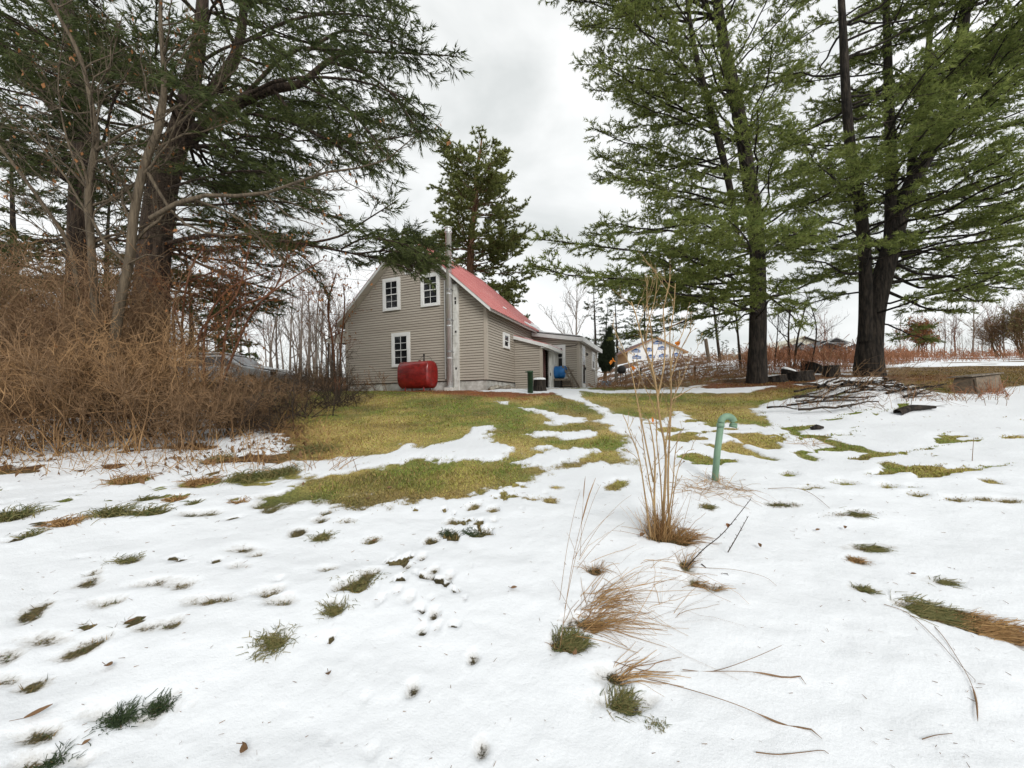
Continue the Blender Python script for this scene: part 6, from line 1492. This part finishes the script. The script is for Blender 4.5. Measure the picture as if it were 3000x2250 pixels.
# ------------------------------------------------------------------ cut logs and the brush pile under the pines
stump('log_round', 'low dark log round lying against the single pine trunk', 'log', GS(2272, 1117), .28, .17, m_woodgrey, (.10, -.05), bark=m_bark, seed=11)
stump('log_round', 'flat topped log round between the pine trunk and the small sapling', 'log', GS(2345, 1112), .34, .25, m_woodgrey, (.05, 0), bark=m_bark, seed=12)
stump('log_round', 'snow dusted log peeping out behind the flat topped round', 'log', GS(2312, 1106), .22, .22, m_woodgrey, (-.3, .1), snow=True, bark=m_bark, seed=13)
stump('log_round', 'upright square looking log round near the many stemmed pine', 'log', GS(2436, 1103), .22, .34, m_woodgrey, bark=m_bark, seed=14)
g = onT(*at(2374, 1080, 14.6)[:2]); g[2] = at(2374, 1082, 14.6)[2] - .35
stump('log_slab', 'tilted pale faced log slab raised on a stump among the weeds', 'log', onT(*at(2376, 1080, 14.4)[:2]), .30, at(2376, 1066, 14.4)[2] - float(T(*at(2376, 1080, 14.4)[:2])), m_woodlight, (-.35, .0), bark=m_bark, seed=15)
g = GS(2868, 1150); be = thing('old_stump', 'wide weathered stump with a slanting flat top at the edge of the snow', 'stump', g, .15); be.scale = (.86, .86, .82)
MB().hexa([(-.50, -.18, -.1), (.50, -.18, -.1), (.46, .3, -.1), (-.46, .3, -.1), (-.42, -.16, .38), (.42, -.16, .47), (.40, .26, .47), (-.40, .26, .38)]).build('block', m_woodgrey, be, bevel=.03)
MB().hexa([(-.56, -.22, .384), (.44, -.22, .477), (.44, .30, .477), (-.56, .30, .384), (-.56, -.22, .42), (.44, -.22, .51), (.44, .30, .51), (-.56, .30, .42)]).build('top_board', m_wood, be, bevel=.008)
MB().hexa([(-.40, -.24, -.1), (-.22, -.24, -.1), (-.22, -.20, -.1), (-.40, -.20, -.1), (-.46, -.24, .36), (-.34, -.24, .37), (-.34, -.20, .37), (-.46, -.20, .36)]).build('side_board', m_woodgrey, be)
rp = np.random.default_rng(77)
gp_ = GS(2540, 1190); pile = thing('brush_pile', 'low pile of dark cut branches half buried in snow below the big pine', 'brush pile', gp_); pb = np.asarray(gp_)
def lay(x, y, az, ln, r, lift, wig=.05, N=8):
    D = np.array([[math.sin(az), math.cos(az), rp.normal(.03, .08)]]); P = strand(np.array([[x, y, 0.0]]), nrm(D), np.array([ln]), N, np.array([0.0]), wig, rp)[0]
    P = P - (P[-1] - P[0]) * .5
    zz = surf(P[:, 0], P[:, 1]); P[:, 2] = np.maximum(zz + .015, float(surf(x, y)) + lift + (P[:, 2] - P[:, 2].mean()))
    return P
tw = []
for k in range(38):
    x, y = 7.2 + rp.normal(0, .62), 8.35 + rp.normal(0, .36); ln = rp.uniform(.4, 1.4); r = rp.uniform(.010, .03)
    P = lay(x, y, rp.normal(1.45, .55), ln, r, rp.uniform(-.04, .16), .035); V, Fa = tubes(P[None], taper(1, 8, r, r * .4), 6)
    mesh_np('stick', V - pb, Fa, m_bark if k % 3 else m_twigdark, pile, sm=True)
    tw.append(P)
tw = np.array(tw); c1, _, _ = spawn(tw, .1, .16, 42, lambda t, l: rp.uniform(.2, .7) * np.ones_like(t), 5, (.0, .3), (-.1, .2), .07, lateral=False, rng=rp)
c2, _, _ = spawn(c1, .2, .10, 42, lambda t, l: .08 + .3 * l, 3, (-.05, .3), (0, .1), .05, lateral=False, rng=rp)
V, Fa = cat_vf([tubes(c1, taper(len(c1), 5, .006, .003), 3), ribbons(c2, .004, .002, rp)]); mesh_np('twigs', V - pb, Fa, m_twigbrown, pile)['kind'] = 'stuff'
lb = thing('fallen_branch', 'short charred looking branch lying on the snow below the brush pile', 'branch', GS(2680, 1213)); b = np.asarray(lb.location)
P = resample([GS(2630, 1222) + [0, 0, .03], GS(2670, 1212) + [0, 0, .07], GS(2705, 1208) + [0, 0, .06], GS(2738, 1204) + [0, 0, .05]], 10)
V, Fa = rough_trunk(P, np.linspace(.07, .03, 10), 10, .2, 3); mesh_np('wood', V - b, Fa, m_bark, lb)
c1, _, _ = spawn(P[None], .2, .12, 40, lambda t, l: rp.uniform(.2, .5) * np.ones_like(t), 5, (.1, .2), (0, .1), .05, lateral=False, rng=rp)
V, Fa = tubes(c1, taper(len(c1), 5, .006, .003), 3); mesh_np('twigs', V - b, Fa, m_twigdark, lb)['kind'] = 'stuff'
g = GS(2395, 1264); o = MB().tube([(-.10, 0, .03), (0, .02, .05), (.10, 0, .04)], [.03, .045, .02], 8).build('wood_chunk', m_bark, None, loc=g); tag(o, 'small dark chunk of wood on the snow beyond the green vent pipe', 'wood chunk')

# ------------------------------------------------------------------ green vent pipe with a hooked top
g = GS(2092, 1412); vpipe = thing('vent_pipe', 'green upright vent pipe with a hooked top standing in the snow', 'vent pipe', g); Yv = g[1]
s_ = Yv / F; r = 9.2 * s_; top = (1245 - 1180) * 0
hgt = (1412 - 1247) * s_; lean_ = (2113 - 2092) * s_
mb = MB().tube([(0, 0, -.1), (lean_ * .5, 0, hgt * .5), (lean_, 0, hgt - .02)], r, 18); mb.build('pipe', m_green, vpipe, sm=True)
MB().tube([(lean_ - .002, 0, hgt - .035), (lean_, 0, hgt + .01)], r * 1.17, 18).build('collar', m_green, vpipe, sm=True)
R_ = 19 * s_; arc = [(lean_ + .004, 0, hgt + .005)]
for k in range(0, 13):
    a = math.pi - math.pi * 1.12 * k / 12; arc.append((lean_ + R_ + .004 + R_ * math.cos(a), 0, hgt + .012 + R_ * math.sin(a) * .98))
MB().tube(arc, [r * 1.06] * len(arc), 18).build('hooked_elbow', m_green, vpipe, sm=True)
e = np.array(arc[-1]); e0 = np.array(arc[-2]); d = nrm(e - e0)
MB().tube([e - d * .004, e + d * .028], r * 1.18, 18).build('elbow_rim', m_green, vpipe, sm=True)
# ------------------------------------------------------------------ plants and litter on the snow close by
rf = np.random.default_rng(91)
def straw_clump(name, label, g, n, spread, ln, el, rr, mat=m_straw, az=None, w=.0022, arch=(.3, .9), cat='grass clump', group=None, N=6, elsd=.22):
    g = np.asarray(g, float); o = thing(name, label, cat, g, 0, group)
    b = np.stack([rr.normal(0, spread, n), rr.normal(0, spread * .8, n), np.full(n, -.02)], 1)
    a = rr.uniform(0, 6.28, n) if az is None else rr.normal(az[0], az[1], n)
    P = stalks(b, a, np.clip(rr.normal(el, elsd, n), .02, 1.5), ln * rr.uniform(.45, 1.15, n), rr.uniform(*arch, n), rr, N)
    zz = surf(P[:, :, 0] + g[0], P[:, :, 1] + g[1]) - g[2] + .006
    P[:, 1:, 2] = np.maximum(P[:, 1:, 2], zz[:, 1:])
    V, Fa = ribbons(P, w, w * .45, rr)
    m_ = mesh_np('blades', V, Fa, mat, o, attrs={'tone': ('FLOAT', np.repeat(np.clip(rr.random(n), 0, 1), 2 * N))}); m_['kind'] = 'stuff'
    return o
# the slim shrub in the middle of the snow
gs = GS(1945, 1572); Ys = gs[1]
shr = thing('slim_shrub', 'slim upright bare shrub with tan stems and three orange leaves', 'shrub', gs)
zx = lambda x, y, dy=0.0: at(1780 + x / 2.371, 780 + y / 2.371, Ys + dy)
stl = [([(372, 1900, 0), (398, 1550, 0), (405, 1300, .03), (385, 1170, .04), (360, 1050, .05), (345, 880, .05), (310, 700, .06), (250, 560, .06), (215, 400, .08), (165, 245, .1)], .0125),
       ([(330, 1890, -.05), (325, 1600, -.05), (330, 1350, -.06), (310, 1180, -.06), (285, 1060, -.06)], .011), ([(350, 900, .05), (390, 700, .02), (400, 500, 0), (385, 330, -.02), (410, 200, -.03), (435, 80, -.03)], .008),
       ([(430, 1890, .05), (420, 1500, .06), (430, 1200, .08), (440, 1000, .08), (440, 700, .1), (430, 500, .1), (460, 300, .12), (470, 120, .12)], .0095), ([(440, 930, .08), (530, 880, .1), (600, 840, .12)], .006),
       ([(300, 1880, -.1), (240, 1450, -.1), (210, 1300, -.1), (160, 1170, -.12), (130, 1080, -.12), (105, 1030, -.12)], .0075), ([(320, 1500, -.02), (240, 1100, -.02), (190, 850, -.03), (170, 750, -.03), (120, 600, -.05), (85, 520, -.05), (30, 400, -.06)], .007),
       ([(420, 1890, .1), (480, 1450, .12), (540, 1300, .14), (600, 1270, .15)], .006), ([(350, 880, .05), (270, 600, .1), (285, 400, .1), (330, 220, .12), (345, 80, .12)], .0065), ([(310, 730, .06), (310, 500, .14), (275, 250, .16), (275, 60, .16)], .0065),
       ([(430, 800, .08), (500, 600, .05), (560, 480, .02), (600, 400, 0)], .006), ([(360, 1880, -.02), (290, 1500, -.15), (250, 1250, -.2), (230, 1080, -.2)], .007), ([(400, 1880, -.05), (450, 1550, -.1), (470, 1300, -.15), (500, 1150, -.18)], .007),
       ([(385, 1880, .1), (370, 1500, .2), (340, 1200, .25), (330, 1000, .3), (240, 800, .32), (200, 640, .34)], .007), ([(440, 700, .1), (470, 560, .16), (520, 470, .2), (560, 300, .22)], .0055), ([(398, 1300, .02), (425, 1100, -.04), (450, 930, -.06), (520, 780, -.08), (580, 620, -.1)], .006)]
ps = []
for q, r in stl:
    P = resample([zx(*p) for p in q], 16); ps.append(P); V, Fa = tubes(P[None], taper(1, 16, r, r * .35), 7); mesh_np('stem', V - gs, Fa, m_shrubtan, shr, sm=True)
ps = np.array(ps); c1, _, _ = spawn(ps, .3, .10, 36, lambda t, l: .06 + .16 * l * rf.random(len(t)), 5, (.25, .15), (.05, .1), .05, lateral=False, rng=rf)
c2, _, _ = spawn(c1, .3, .07, 38, lambda t, l: .02 + .25 * l, 3, (.2, .15), (0, .1), .04, lateral=False, rng=rf)
k = rf.integers(0, len(c1), 170); bud, bd = c1[k, -1], nrm(c1[k, -1] - c1[k, -2])
bv = np.stack([bud - bd * .004, bud + bd * .006, bud + bd * .016], 1)
V, Fa = cat_vf([tubes(c1, taper(len(c1), 5, .0026, .0014), 4), tubes(c2, taper(len(c2), 3, .0018, .001), 3), tubes(bv, np.tile([.002, .005, .001], (len(bv), 1)), 4)])
mesh_np('twigs', V - gs, Fa, m_shrubtan, shr)['kind'] = 'stuff'
def curled_leaf(name, L, W, mat, parent=None, curl=.35, seed=0, lobes=0, tone=.5, stalk=True):
    rr = random.Random(seed); n = 9; v = []; f = []
    for i in range(n):
        t = i / (n - 1); w = W * (math.sin(math.pi * min(1, t * .97 + .03)) ** .8) * (1 - .35 * t) * (1 + (.25 * math.sin(t * lobes * math.pi * 2) if lobes else 0)) + .0008
        for j, s_ in enumerate((-1, -.5, 0, .5, 1)):
            v.append((s_ * w * (1 - .12 * abs(s_) * curl), t * L, curl * (L * .55 * t * t - L * .25 * t) + abs(s_) ** 1.6 * w * curl * 1.1 + rr.uniform(-1, 1) * .03 * W))
    for i in range(n - 1):
        for j in range(4): f.append((i * 5 + j, i * 5 + j + 1, i * 5 + 5 + j + 1, i * 5 + 5 + j))
    if stalk:
        b = len(v); v += [(-.0012, 0, 0), (.0012, 0, 0), (.0012, -L * .45, .012), (-.0012, -L * .45, .012)]; f.append((b, b + 1, b + 2, b + 3))
    me = bpy.data.meshes.new(name); me.from_pydata(v, [], f); me.update(); me.materials.append(mat)
    a = me.attributes.new('tone', 'FLOAT', 'POINT'); a.data.foreach_set('value', [min(1, max(0, tone + rr.uniform(-.12, .12)))] * len(v))
    me.polygons.foreach_set('use_smooth', [True] * len(f))
    o = link(bpy.data.objects.new(name, me)); so = o.modifiers.new('thickness', 'SOLIDIFY'); so.thickness = .0009
    if parent is not None: o.parent = parent
    return o
for i, (x, y, dy) in enumerate([(1370, 320, .1), (452, 790, -.06), (98, 665, -.1)]):      # in the pixels of a close crop: x / 6.506 + 1780, y / 6.506 + 960
    p = at(1780 + x / 6.506, 960 + y / 6.506, Ys + dy) - gs
    for q in range(2):
        lf = curled_leaf('orange_leaf', .042, .019, m_orangeleaf, shr, .6, 400 + i * 2 + q, 2, .6); lf.location = tuple(p + [0, 0, .02]); lf.rotation_euler = (-1.2 + .5 * q, rf.normal(0, .4), rf.uniform(0, 6.28))
lf = curled_leaf('orange_leaf', .045, .016, m_orangeleaf, shr, .5, 409, 0, .2); lf.location = tuple(at(1912, 1238, Ys - .06) - gs); lf.rotation_euler = (1.3, 0, .6)
straw_clump('dry_grass_clump', 'thick sheath of upright dry grass round the feet of the slim shrub', GS(1935, 1575), 330, .06, .40, 1.25, rf, w=.0021, arch=(.05, .5))
straw_clump('dry_grass_clump', 'flattened rust coloured grass clump on the right side of the slim shrub', GS(1985, 1580), 240, .06, .22, .6, rf, w=.0026, arch=(.2, .7), az=(1.2, 1.0))
for i, (px, py, n, sp_, ln, el, az, lab) in enumerate([
    (1700, 1830, 120, .055, .40, .22, (1.35, .55), 'wide mat of combed orange straw lying over the snow'), (1740, 1770, 60, .05, .42, .32, (1.5, .5), 'straw bundle bent over just behind the orange straw mat'),
    (1745, 1675, 45, .03, .16, .7, None, 'small rusty grass knot between shrub and orange straw mat'), (2010, 1660, 40, .03, .20, .9, (1.0, .8), 'brown leafy clump under the thorny stem'),
    (2035, 1715, 40, .028, .10, .3, (2.2, .5), 'yellow brown flattened clump below the thorny stem'), (1800, 1990, 40, .03, .30, .3, (1.4, .4), 'dark folded grass clump where the long stalks begin'),
    (2098, 1730, 26, .022, .09, .4, (1.9, .6), 'tiny red brown clump right of the thorny stem'), (1650, 1900, 16, .02, .10, .6, None, 'few green brown blades at the near edge of the straw mat')]):
    straw_clump('dry_grass_clump', lab, GS(px, py), n, sp_, ln, el, rf, w=.0021, az=az, arch=(.1, .5))
def tuft(label, px, py, n, sp_, ln, el, mat=m_tuft, az=None, w=.0022, group='grass tufts poking through the snow'):
    return straw_clump('grass_tuft', label, GS(px, py), int(n * 2.2), sp_ * .8, ln * .8, el * (.62 if mat is m_tuft else .85), rf, mat, az, w, (.1, .6), 'grass tuft', group)
tuft('dark green spiky tuft, larger of the pair near two brown leaves', 358, 2112, 150, .045, .10, 1.15, m_darktuft, w=.002)
tuft('dark green spiky tuft, smaller of the pair near two brown leaves', 468, 2078, 110, .032, .085, 1.15, m_darktuft, w=.002)
tuft('sparse green blades at the very bottom edge of the snow', 160, 2246, 50, .035, .09, 1.2, m_darktuft, w=.002)
tuft('matted green tuft at the near end of the orange straw mat', 1668, 1886, 210, .05, .11, .75, m_tuft, (1.1, .9), .0024)
tuft('matted green and straw tuft below the long bent stalks', 1815, 2075, 130, .04, .10, .5, m_tuft, (1.2, .7), .0022)
tuft('faint green tips in the clean snow below the long bent stalks', 1925, 2155, 30, .03, .035, .9, m_tuft, None, .0018)
tuft('long combed grass strip, green end', 2700, 1790, 190, .075, .20, .12, m_tuft, (1.75, .35), .0026)
tuft('long combed grass strip, russet end', 2880, 1845, 190, .085, .26, .10, m_straw, (1.75, .3), .0026)
tuft('oval flattened tuft above the long combed grass strip', 2545, 1610, 70, .045, .12, .15, m_tuft, (1.9, .4), .0024)
tuft('round reddish tuft below the oval flattened one', 2515, 1645, 60, .03, .06, .6, m_straw, None, .0024)
tuft('dark two lobed tuft between reddish tuft and grass strip', 2530, 1732, 60, .03, .07, .5, m_tuft, (1.6, .8), .0024)
tuft('pale green tuft in a hollow above the grass strip', 2760, 1708, 60, .035, .09, .3, m_tuft, (1.9, .5), .0022)
tuft('thin tuft lying under the far drooping stalk', 2500, 1510, 50, .045, .16, .12, m_tuft, (1.9, .3), .003)
tuft('leaning dark tuft behind the thorny stem', 2072, 1488, 60, .03, .09, .6, m_tuft, (1.4, .7), .0026)
tuft('round mossy tuft standing alone on the snow', 942, 1578, 90, .045, .09, .8, m_tuft, None, .0028)
tuft('green tuft among the dog tracks, upper one', 1310, 1567, 70, .04, .07, .9, m_darktuft, None, .0026)
tuft('green tuft among the dog tracks, beside the paw hollows', 1380, 1570, 80, .05, .08, .8, m_darktuft, None, .0026)
tuft('brown thatch showing through trampled snow', 800, 1888, 160, .06, .08, .4, m_tuft, None, .0022)
tuft('thatch patch right of the trampled snow', 978, 1795, 110, .045, .07, .5, m_tuft, None, .0022)
tuft('green thatch at the head of the dog tracks', 1060, 1715, 130, .08, .06, .6, m_tuft, None, .0024)
tuft('green brown tuft above the dark thatch streak', 372, 1645, 90, .05, .08, .7, m_tuft, None, .0026)
for i, (px, py, n, sp_, ln, lab) in enumerate([(590, 1415, 170, .10, .26, 'biggest drooping straw tussock in front of the thicket'), (325, 1505, 140, .10, .22, 'wide green and straw tussock, left of a pair before the thicket'), (435, 1505, 130, .09, .20, 'green and straw tussock, right of a pair before the thicket'),
        (195, 1535, 120, .08, .20, 'green mounded tussock nearest the open snow below the thicket'), (90, 1570, 50, .05, .12, 'small dark tussock below the mounded green one'), (30, 1515, 170, .12, .26, 'dark green tussock cut by the edge of the view'),
        (515, 1465, 80, .06, .14, 'round straw tussock between the big one and the pair'), (430, 1465, 60, .05, .15, 'leaning straw tussock behind the pair before the thicket'), (565, 1478, 40, .04, .10, 'little tussock at the foot of the round straw one'),
        (700, 1475, 50, .05, .12, 'green tussock beside the lawn edge'), (740, 1400, 220, .16, .30, 'long spread of grey green grass at the lawn edge'), (830, 1385, 160, .12, .26, 'brown grass mound at the lawn edge'), (380, 1410, 120, .12, .30, 'dead brown clump at the front stems of the thicket'), (930, 1320, 150, .2, .35, 'brown grassy mound where the thicket meets the lawn'), (640, 1350, 80, .1, .3, 'dry stalk clump under the front stems of the thicket')]):
    straw_clump('tussock', lab, GS(px, py), int(n * 1.9), sp_ * .8, ln * 1.05, 1.1, rf, m_tuft if i % 3 else m_straw, None, .0042, (.5, 1.3), 'tussock', 'tussocks in front of the thicket')
for i, (px, py, lab) in enumerate([(2090, 1420, 'bent straw tangle round the foot of the green vent pipe'), (2140, 1440, 'broken straw lying right of the green vent pipe'), (2040, 1440, 'broken straw lying left of the green vent pipe'), (2370, 1300, 'dry bent weeds near the brush pile')]):
    straw_clump('straw_tangle', lab, GS(px, py), 46, .10, .42, .65, rf, m_straw, None, .0026, (.4, 1.2), 'dry grass', None, 7, .4)
# long single stalks, each bent over the snow
def long_stalk(label, pts, r=.0022, mat=m_twigbrown, head=False, name='dry_stalk'):
    b = GS(pts[0][0], pts[0][1]); o = thing(name, label, 'stalk', b)
    Pp = []
    for q in pts:
        p = GS(q[0], q[1]) if len(q) == 2 else at(q[0], q[1], GS(q[2], q[3])[1]); Pp.append(p + ([0, 0, .008] if len(q) == 2 else [0, 0, 0]))
    P = resample(Pp, 22); V, Fa = tubes(P[None], taper(1, 22, r, r * .5), 5); mesh_np('stem', V - b, Fa, mat, o, sm=True)
    if head:
        k = P[-7:]; V, Fa = tubes(k[None], np.array([[r * .6, r * 1.8, r * 2.2, r * 2, r * 1.8, r * 1.4, r * .3]]), 5); mesh_np('seed_head', V - b, Fa, mat, o)
    return o
long_stalk('longest bent stalk arching across the clean snow to the lower edge', [(1795, 1985), (1900, 1990, 1850, 2010), (2020, 2020, 1960, 2050), (2160, 2065, 2080, 2110), (2300, 2125, 2200, 2150), (2370, 2165), (2408, 2195)], .0022, head=True)
long_stalk('stalk arching above the longest one and drooping at its end', [(1800, 1960), (1900, 1966, 1850, 1985), (2040, 1967, 1960, 1990), (2200, 1968, 2140, 2000), (2300, 1985, 2260, 2010), (2345, 2010), (2362, 2031)], .002, head=True)
long_stalk('straight stalk rising to the right from the bent stalks', [(2000, 1989), (2090, 1966, 2030, 1990), (2200, 1930, 2100, 1985), (2290, 1891, 2160, 1980)], .002)
long_stalk('stalk running level from the thorny stem and drooping at the end', [(1990, 1668), (2080, 1664, 2040, 1680), (2160, 1670, 2120, 1690), (2240, 1690, 2210, 1705), (2275, 1726)], .0018)
long_stalk('thin forked stalk curving towards the viewer, outer one', [(2590, 1788), (2660, 1815), (2740, 1890), (2800, 1955), (2860, 2015), (2856, 2020)], .0018)
long_stalk('thin forked stalk curving towards the viewer, inner one with a seed head', [(2715, 1820), (2760, 1880), (2800, 1940), (2840, 2010), (2860, 2070), (2865, 2130)], .0018, head=True)
long_stalk('flat straight stalk at the lower border of the snow', [(2215, 2236), (2280, 2244), (2350, 2240), (2410, 2234), (2428, 2244)], .0024)
long_stalk('small curved twig near the lower border, beyond the flat stalk', [(2702, 2196), (2740, 2184), (2790, 2173)], .002)
long_stalk('drooping weed stalk on the snow beyond the green vent pipe', [(2250, 1437), (2330, 1430, 2300, 1445), (2380, 1448, 2360, 1460), (2432, 1497)], .003)
long_stalk('short stiff twig standing in the open snow, far one', [(2848, 1360), (2850, 1320, 2850, 1360), (2853, 1282, 2850, 1360)], .004)
for i, (x0, y0, x1, y1) in enumerate([(1640, 1900, 1745, 1400), (1655, 1800, 1760, 1420), (1700, 1640, 1715, 1395), (1680, 1650, 1800, 1500), (1690, 1680, 1830, 1530), (1690, 1640, 1660, 1560), (1700, 1640, 1850, 1450), (1640, 1775, 1700, 1440)]):
    lab = ['tall thin grass stalk rising from the straw mat, tallest', 'tall thin grass stalk crossing the tallest one', 'upright seed stalk between lawn and straw mat', 'slanting stalk leaning towards the slim shrub, lower', 'slanting stalk leaning towards the slim shrub, middle', 'short thin stalk beside the upright seed stalk', 'slanting stalk leaning towards the slim shrub, upper', 'tall thin stalk just left of the crossing pair'][i]
    long_stalk(lab, [(x0, y0), (x0 + (x1 - x0) * .35, y0 + (y1 - y0) * .5, x0, y0), (x0 + (x1 - x0) * .75, y0 + (y1 - y0) * .85, x0, y0), (x1, y1, x0, y0)], .0017, m_twigtan, head=i in (2, 0))
# the tangle of fine bent straw round the mat
n = 64; bx_ = [GS(rf.uniform(1680, 1990), rf.uniform(1640, 1860)) for _ in range(n)]; bx_ = np.array(bx_)
P = stalks(bx_ - [0, 0, .01], rf.normal(1.3, .8, n), rf.uniform(.1, .9, n), rf.uniform(.25, .62, n), rf.uniform(.3, .9, n), rf, 8)
P[:, 1:, 2] = np.maximum(P[:, 1:, 2], surf(P[:, 1:, 0], P[:, 1:, 1]) + .006)
V, Fa = ribbons(P, .0017, .0008, rf); mesh_np('dry_grass', V, Fa, m_straw, attrs={'tone': ('FLOAT', np.repeat(rf.uniform(.2, 1, n), 16))})['kind'] = 'stuff'
# thorny stems
for (label, pts, sd) in [('dark thorny stem leaning up from the snow, longer one', [(2010, 1668), (2060, 1610, 2015, 1662), (2120, 1560, 2020, 1655), (2200, 1462, 2030, 1650)], 1), ('dark thorny stem leaning up from the snow, shorter one', [(2132, 1632), (2160, 1570, 2135, 1632), (2192, 1512, 2140, 1630)], 2), ('dark thorny twig lying low below the longer thorny stem', [(2055, 1668), (2090, 1678, 2075, 1684), (2132, 1692)], 3)]:
    o = long_stalk(label, pts, .0042, m_twigdark, name='thorny_stem'); b = np.asarray(o.location)
    me = o.children[0].data; n = len(me.vertices) // 5; co = np.array([v.co for v in me.vertices]).reshape(n, 5, 3).mean(1) + b
    th, _, _ = spawn(co[None], .05, .035, 55, lambda t, l: np.full(len(t), .018), 3, (.1, .2), (-.1, .1), .02, lateral=False, rng=rf)
    V, Fa = tubes(th, taper(len(th), 3, .0022, .0012), 4); mesh_np('thorns', V - b, Fa, m_twigdark, o)['kind'] = 'stuff'
# leaves fallen on the snow
LV = [('long brown folded leaf lying by itself near the lower corner', 70, 2140, .085, .016, .6, .9), ('curled red brown leaf with a long stem near the bottom edge', 712, 2207, .05, .022, 1.0, 1.9), ('oval dull brown leaf on the clean snow', 310, 1963, .055, .018, .6, 1.9),
      ('small jagged brown leaf alone on the middle snow', 962, 1993, .035, .015, .7, 2.6), ('small yellow brown leaf beside the paw tracks', 1497, 1741, .04, .017, .4, 1.7), ('rusty leaf standing on edge near the green tuft', 1678, 1945, .034, .014, .9, .4), ('curled brown leaf low beside the slim shrub', 1876, 1592, .05, .022, .9, 1.0),
      ('tiny brown leaf near the bottom left tuft', 240, 2212, .025, .010, .6, .6), ('brown leaf stuck on a twig right of the thorny stem', 2228, 1614, .04, .016, 1.0, .2), ('thin brown leaf beside the oval flattened tuft', 2390, 1561, .036, .014, .8, 1.6), ('dark curled leaf beyond the oval flattened tuft', 2475, 1555, .036, .015, 1.0, .8), ('small dark leaf above the pale green tuft', 2668, 1691, .03, .012, .5, 2.0),
      ('orange brown leaf caught on the longer thorny stem', 2132, 1545, .045, .018, .9, .5), ('brown leaf at the lawn tip near the dog tracks', 1090, 1590, .04, .016, .5, 1.4), ('pale leaf lying on the lawn patch', 1132, 1433, .06, .03, .3, 1.2), ('pale yellow leaf lying on the near lawn patch', 1074, 1465, .05, .025, .3, 2.2), ('brown leaf half buried near the trampled thatch', 368, 1840, .045, .012, .4, 1.0)]
for i, (lab, px, py, L, W, cu_, rz) in enumerate(LV):
    g = GS(px, py); o = curled_leaf('fallen_leaf', L, W, m_brownleaf if 'orange' not in lab else m_dryleaf, None, cu_, 500 + i, 3 if 'jagged' in lab else 0, .8 if 'pale' in lab or 'yellow' in lab else .3 + .4 * random.random())
    o.location = tuple(g + [0, 0, .012 + .006 * cu_]); o.rotation_euler = (.1, .15 if 'edge' not in lab else 1.2, -rz); tag(o, lab, 'leaf', 'leaves fallen on the snow')
p = at(2132, 1545, GS(2020, 1655)[1]); bpy.data.objects[[o.name for o in bpy.data.objects if o.get('label') == 'orange brown leaf caught on the longer thorny stem'][0]].location = tuple(p)
# weeds with drooping seed plumes before the old stump
for i, (px, py) in enumerate([(2832, 1185), (2857, 1180), (2888, 1192), (2920, 1188), (2948, 1190), (2800, 1170)]):
    lab = ['drooping rusty seed plume in front of the old stump, second', 'drooping rusty seed plume in front of the old stump, third', 'drooping rusty seed plume by the right end of the old stump', 'drooping rusty seed plume past the old stump, next to last', 'drooping rusty seed plume past the old stump, last', 'drooping rusty seed plume in front of the old stump, first'][i]
    g = GS(px, py); o = thing('seed_plume', lab, 'weed', g, 0, 'seed plumes by the old stump')
    P = stalks(np.zeros((1, 3)), np.array([rf.normal(1.2, .5)]), np.array([1.2]), np.array([.55]), np.array([.5]), rf, 9)
    V, Fa = tubes(P, taper(1, 9, .004, .002), 4); mesh_np('stem', V, Fa, m_twigbrown, o)
    q, _, _ = spawn(P, .35, .012, 50, lambda t, l: np.full(len(t), .05), 3, (-.35, .2), (-.3, .1), .05, lateral=False, rng=rf)
    V, Fa = ribbons(q, .004, .006, rf); mesh_np('plume', V, Fa, m_weedred, o, attrs={'tone': ('FLOAT', np.repeat(rf.random(len(q)), 6))})['kind'] = 'stuff'
straw_clump('dry_weed_clump', 'rusty weeds growing up against the face of the old stump', GS(2885, 1155), 120, .28, .45, 1.2, rf, m_weedred, None, .005, (.1, .5), 'weeds')
straw_clump('dry_weed_clump', 'thin dry weeds at the near foot of the brush pile', GS(2400, 1195), 70, .5, .5, 1.3, rf, m_weed, None, .003, (.1, .5), 'weeds')
straw_clump('dry_weed_clump', 'dark dry weeds between brush pile and old stump', GS(2680, 1175), 160, .7, .5, 1.0, rf, m_weed, None, .004, (.2, .7), 'weeds')
# scattered bits: needle and straw specks on the snow
n = 800; yy = 1.4 * (11 / 1.4) ** rf.random(n); xx = rf.uniform(-1.2, 1.25, n) * yy
k = snow_at(xx, yy) > .01; xx, yy = xx[k], yy[k]; n = len(xx)
P = stalks(np.stack([xx, yy, surf(xx, yy) + .004], 1), rf.uniform(0, 6.28, n), rf.uniform(0, .5, n), rf.uniform(.004, .012, n) * (1 + .6 * yy), np.zeros(n), rf, 3)
V, Fa = ribbons(P, .0009 + .0003 * yy, .0008, rf); mesh_np('straw_litter', V, Fa, m_brownleaf, attrs={'tone': ('FLOAT', np.repeat(rf.random(n), 6))})['kind'] = 'stuff'
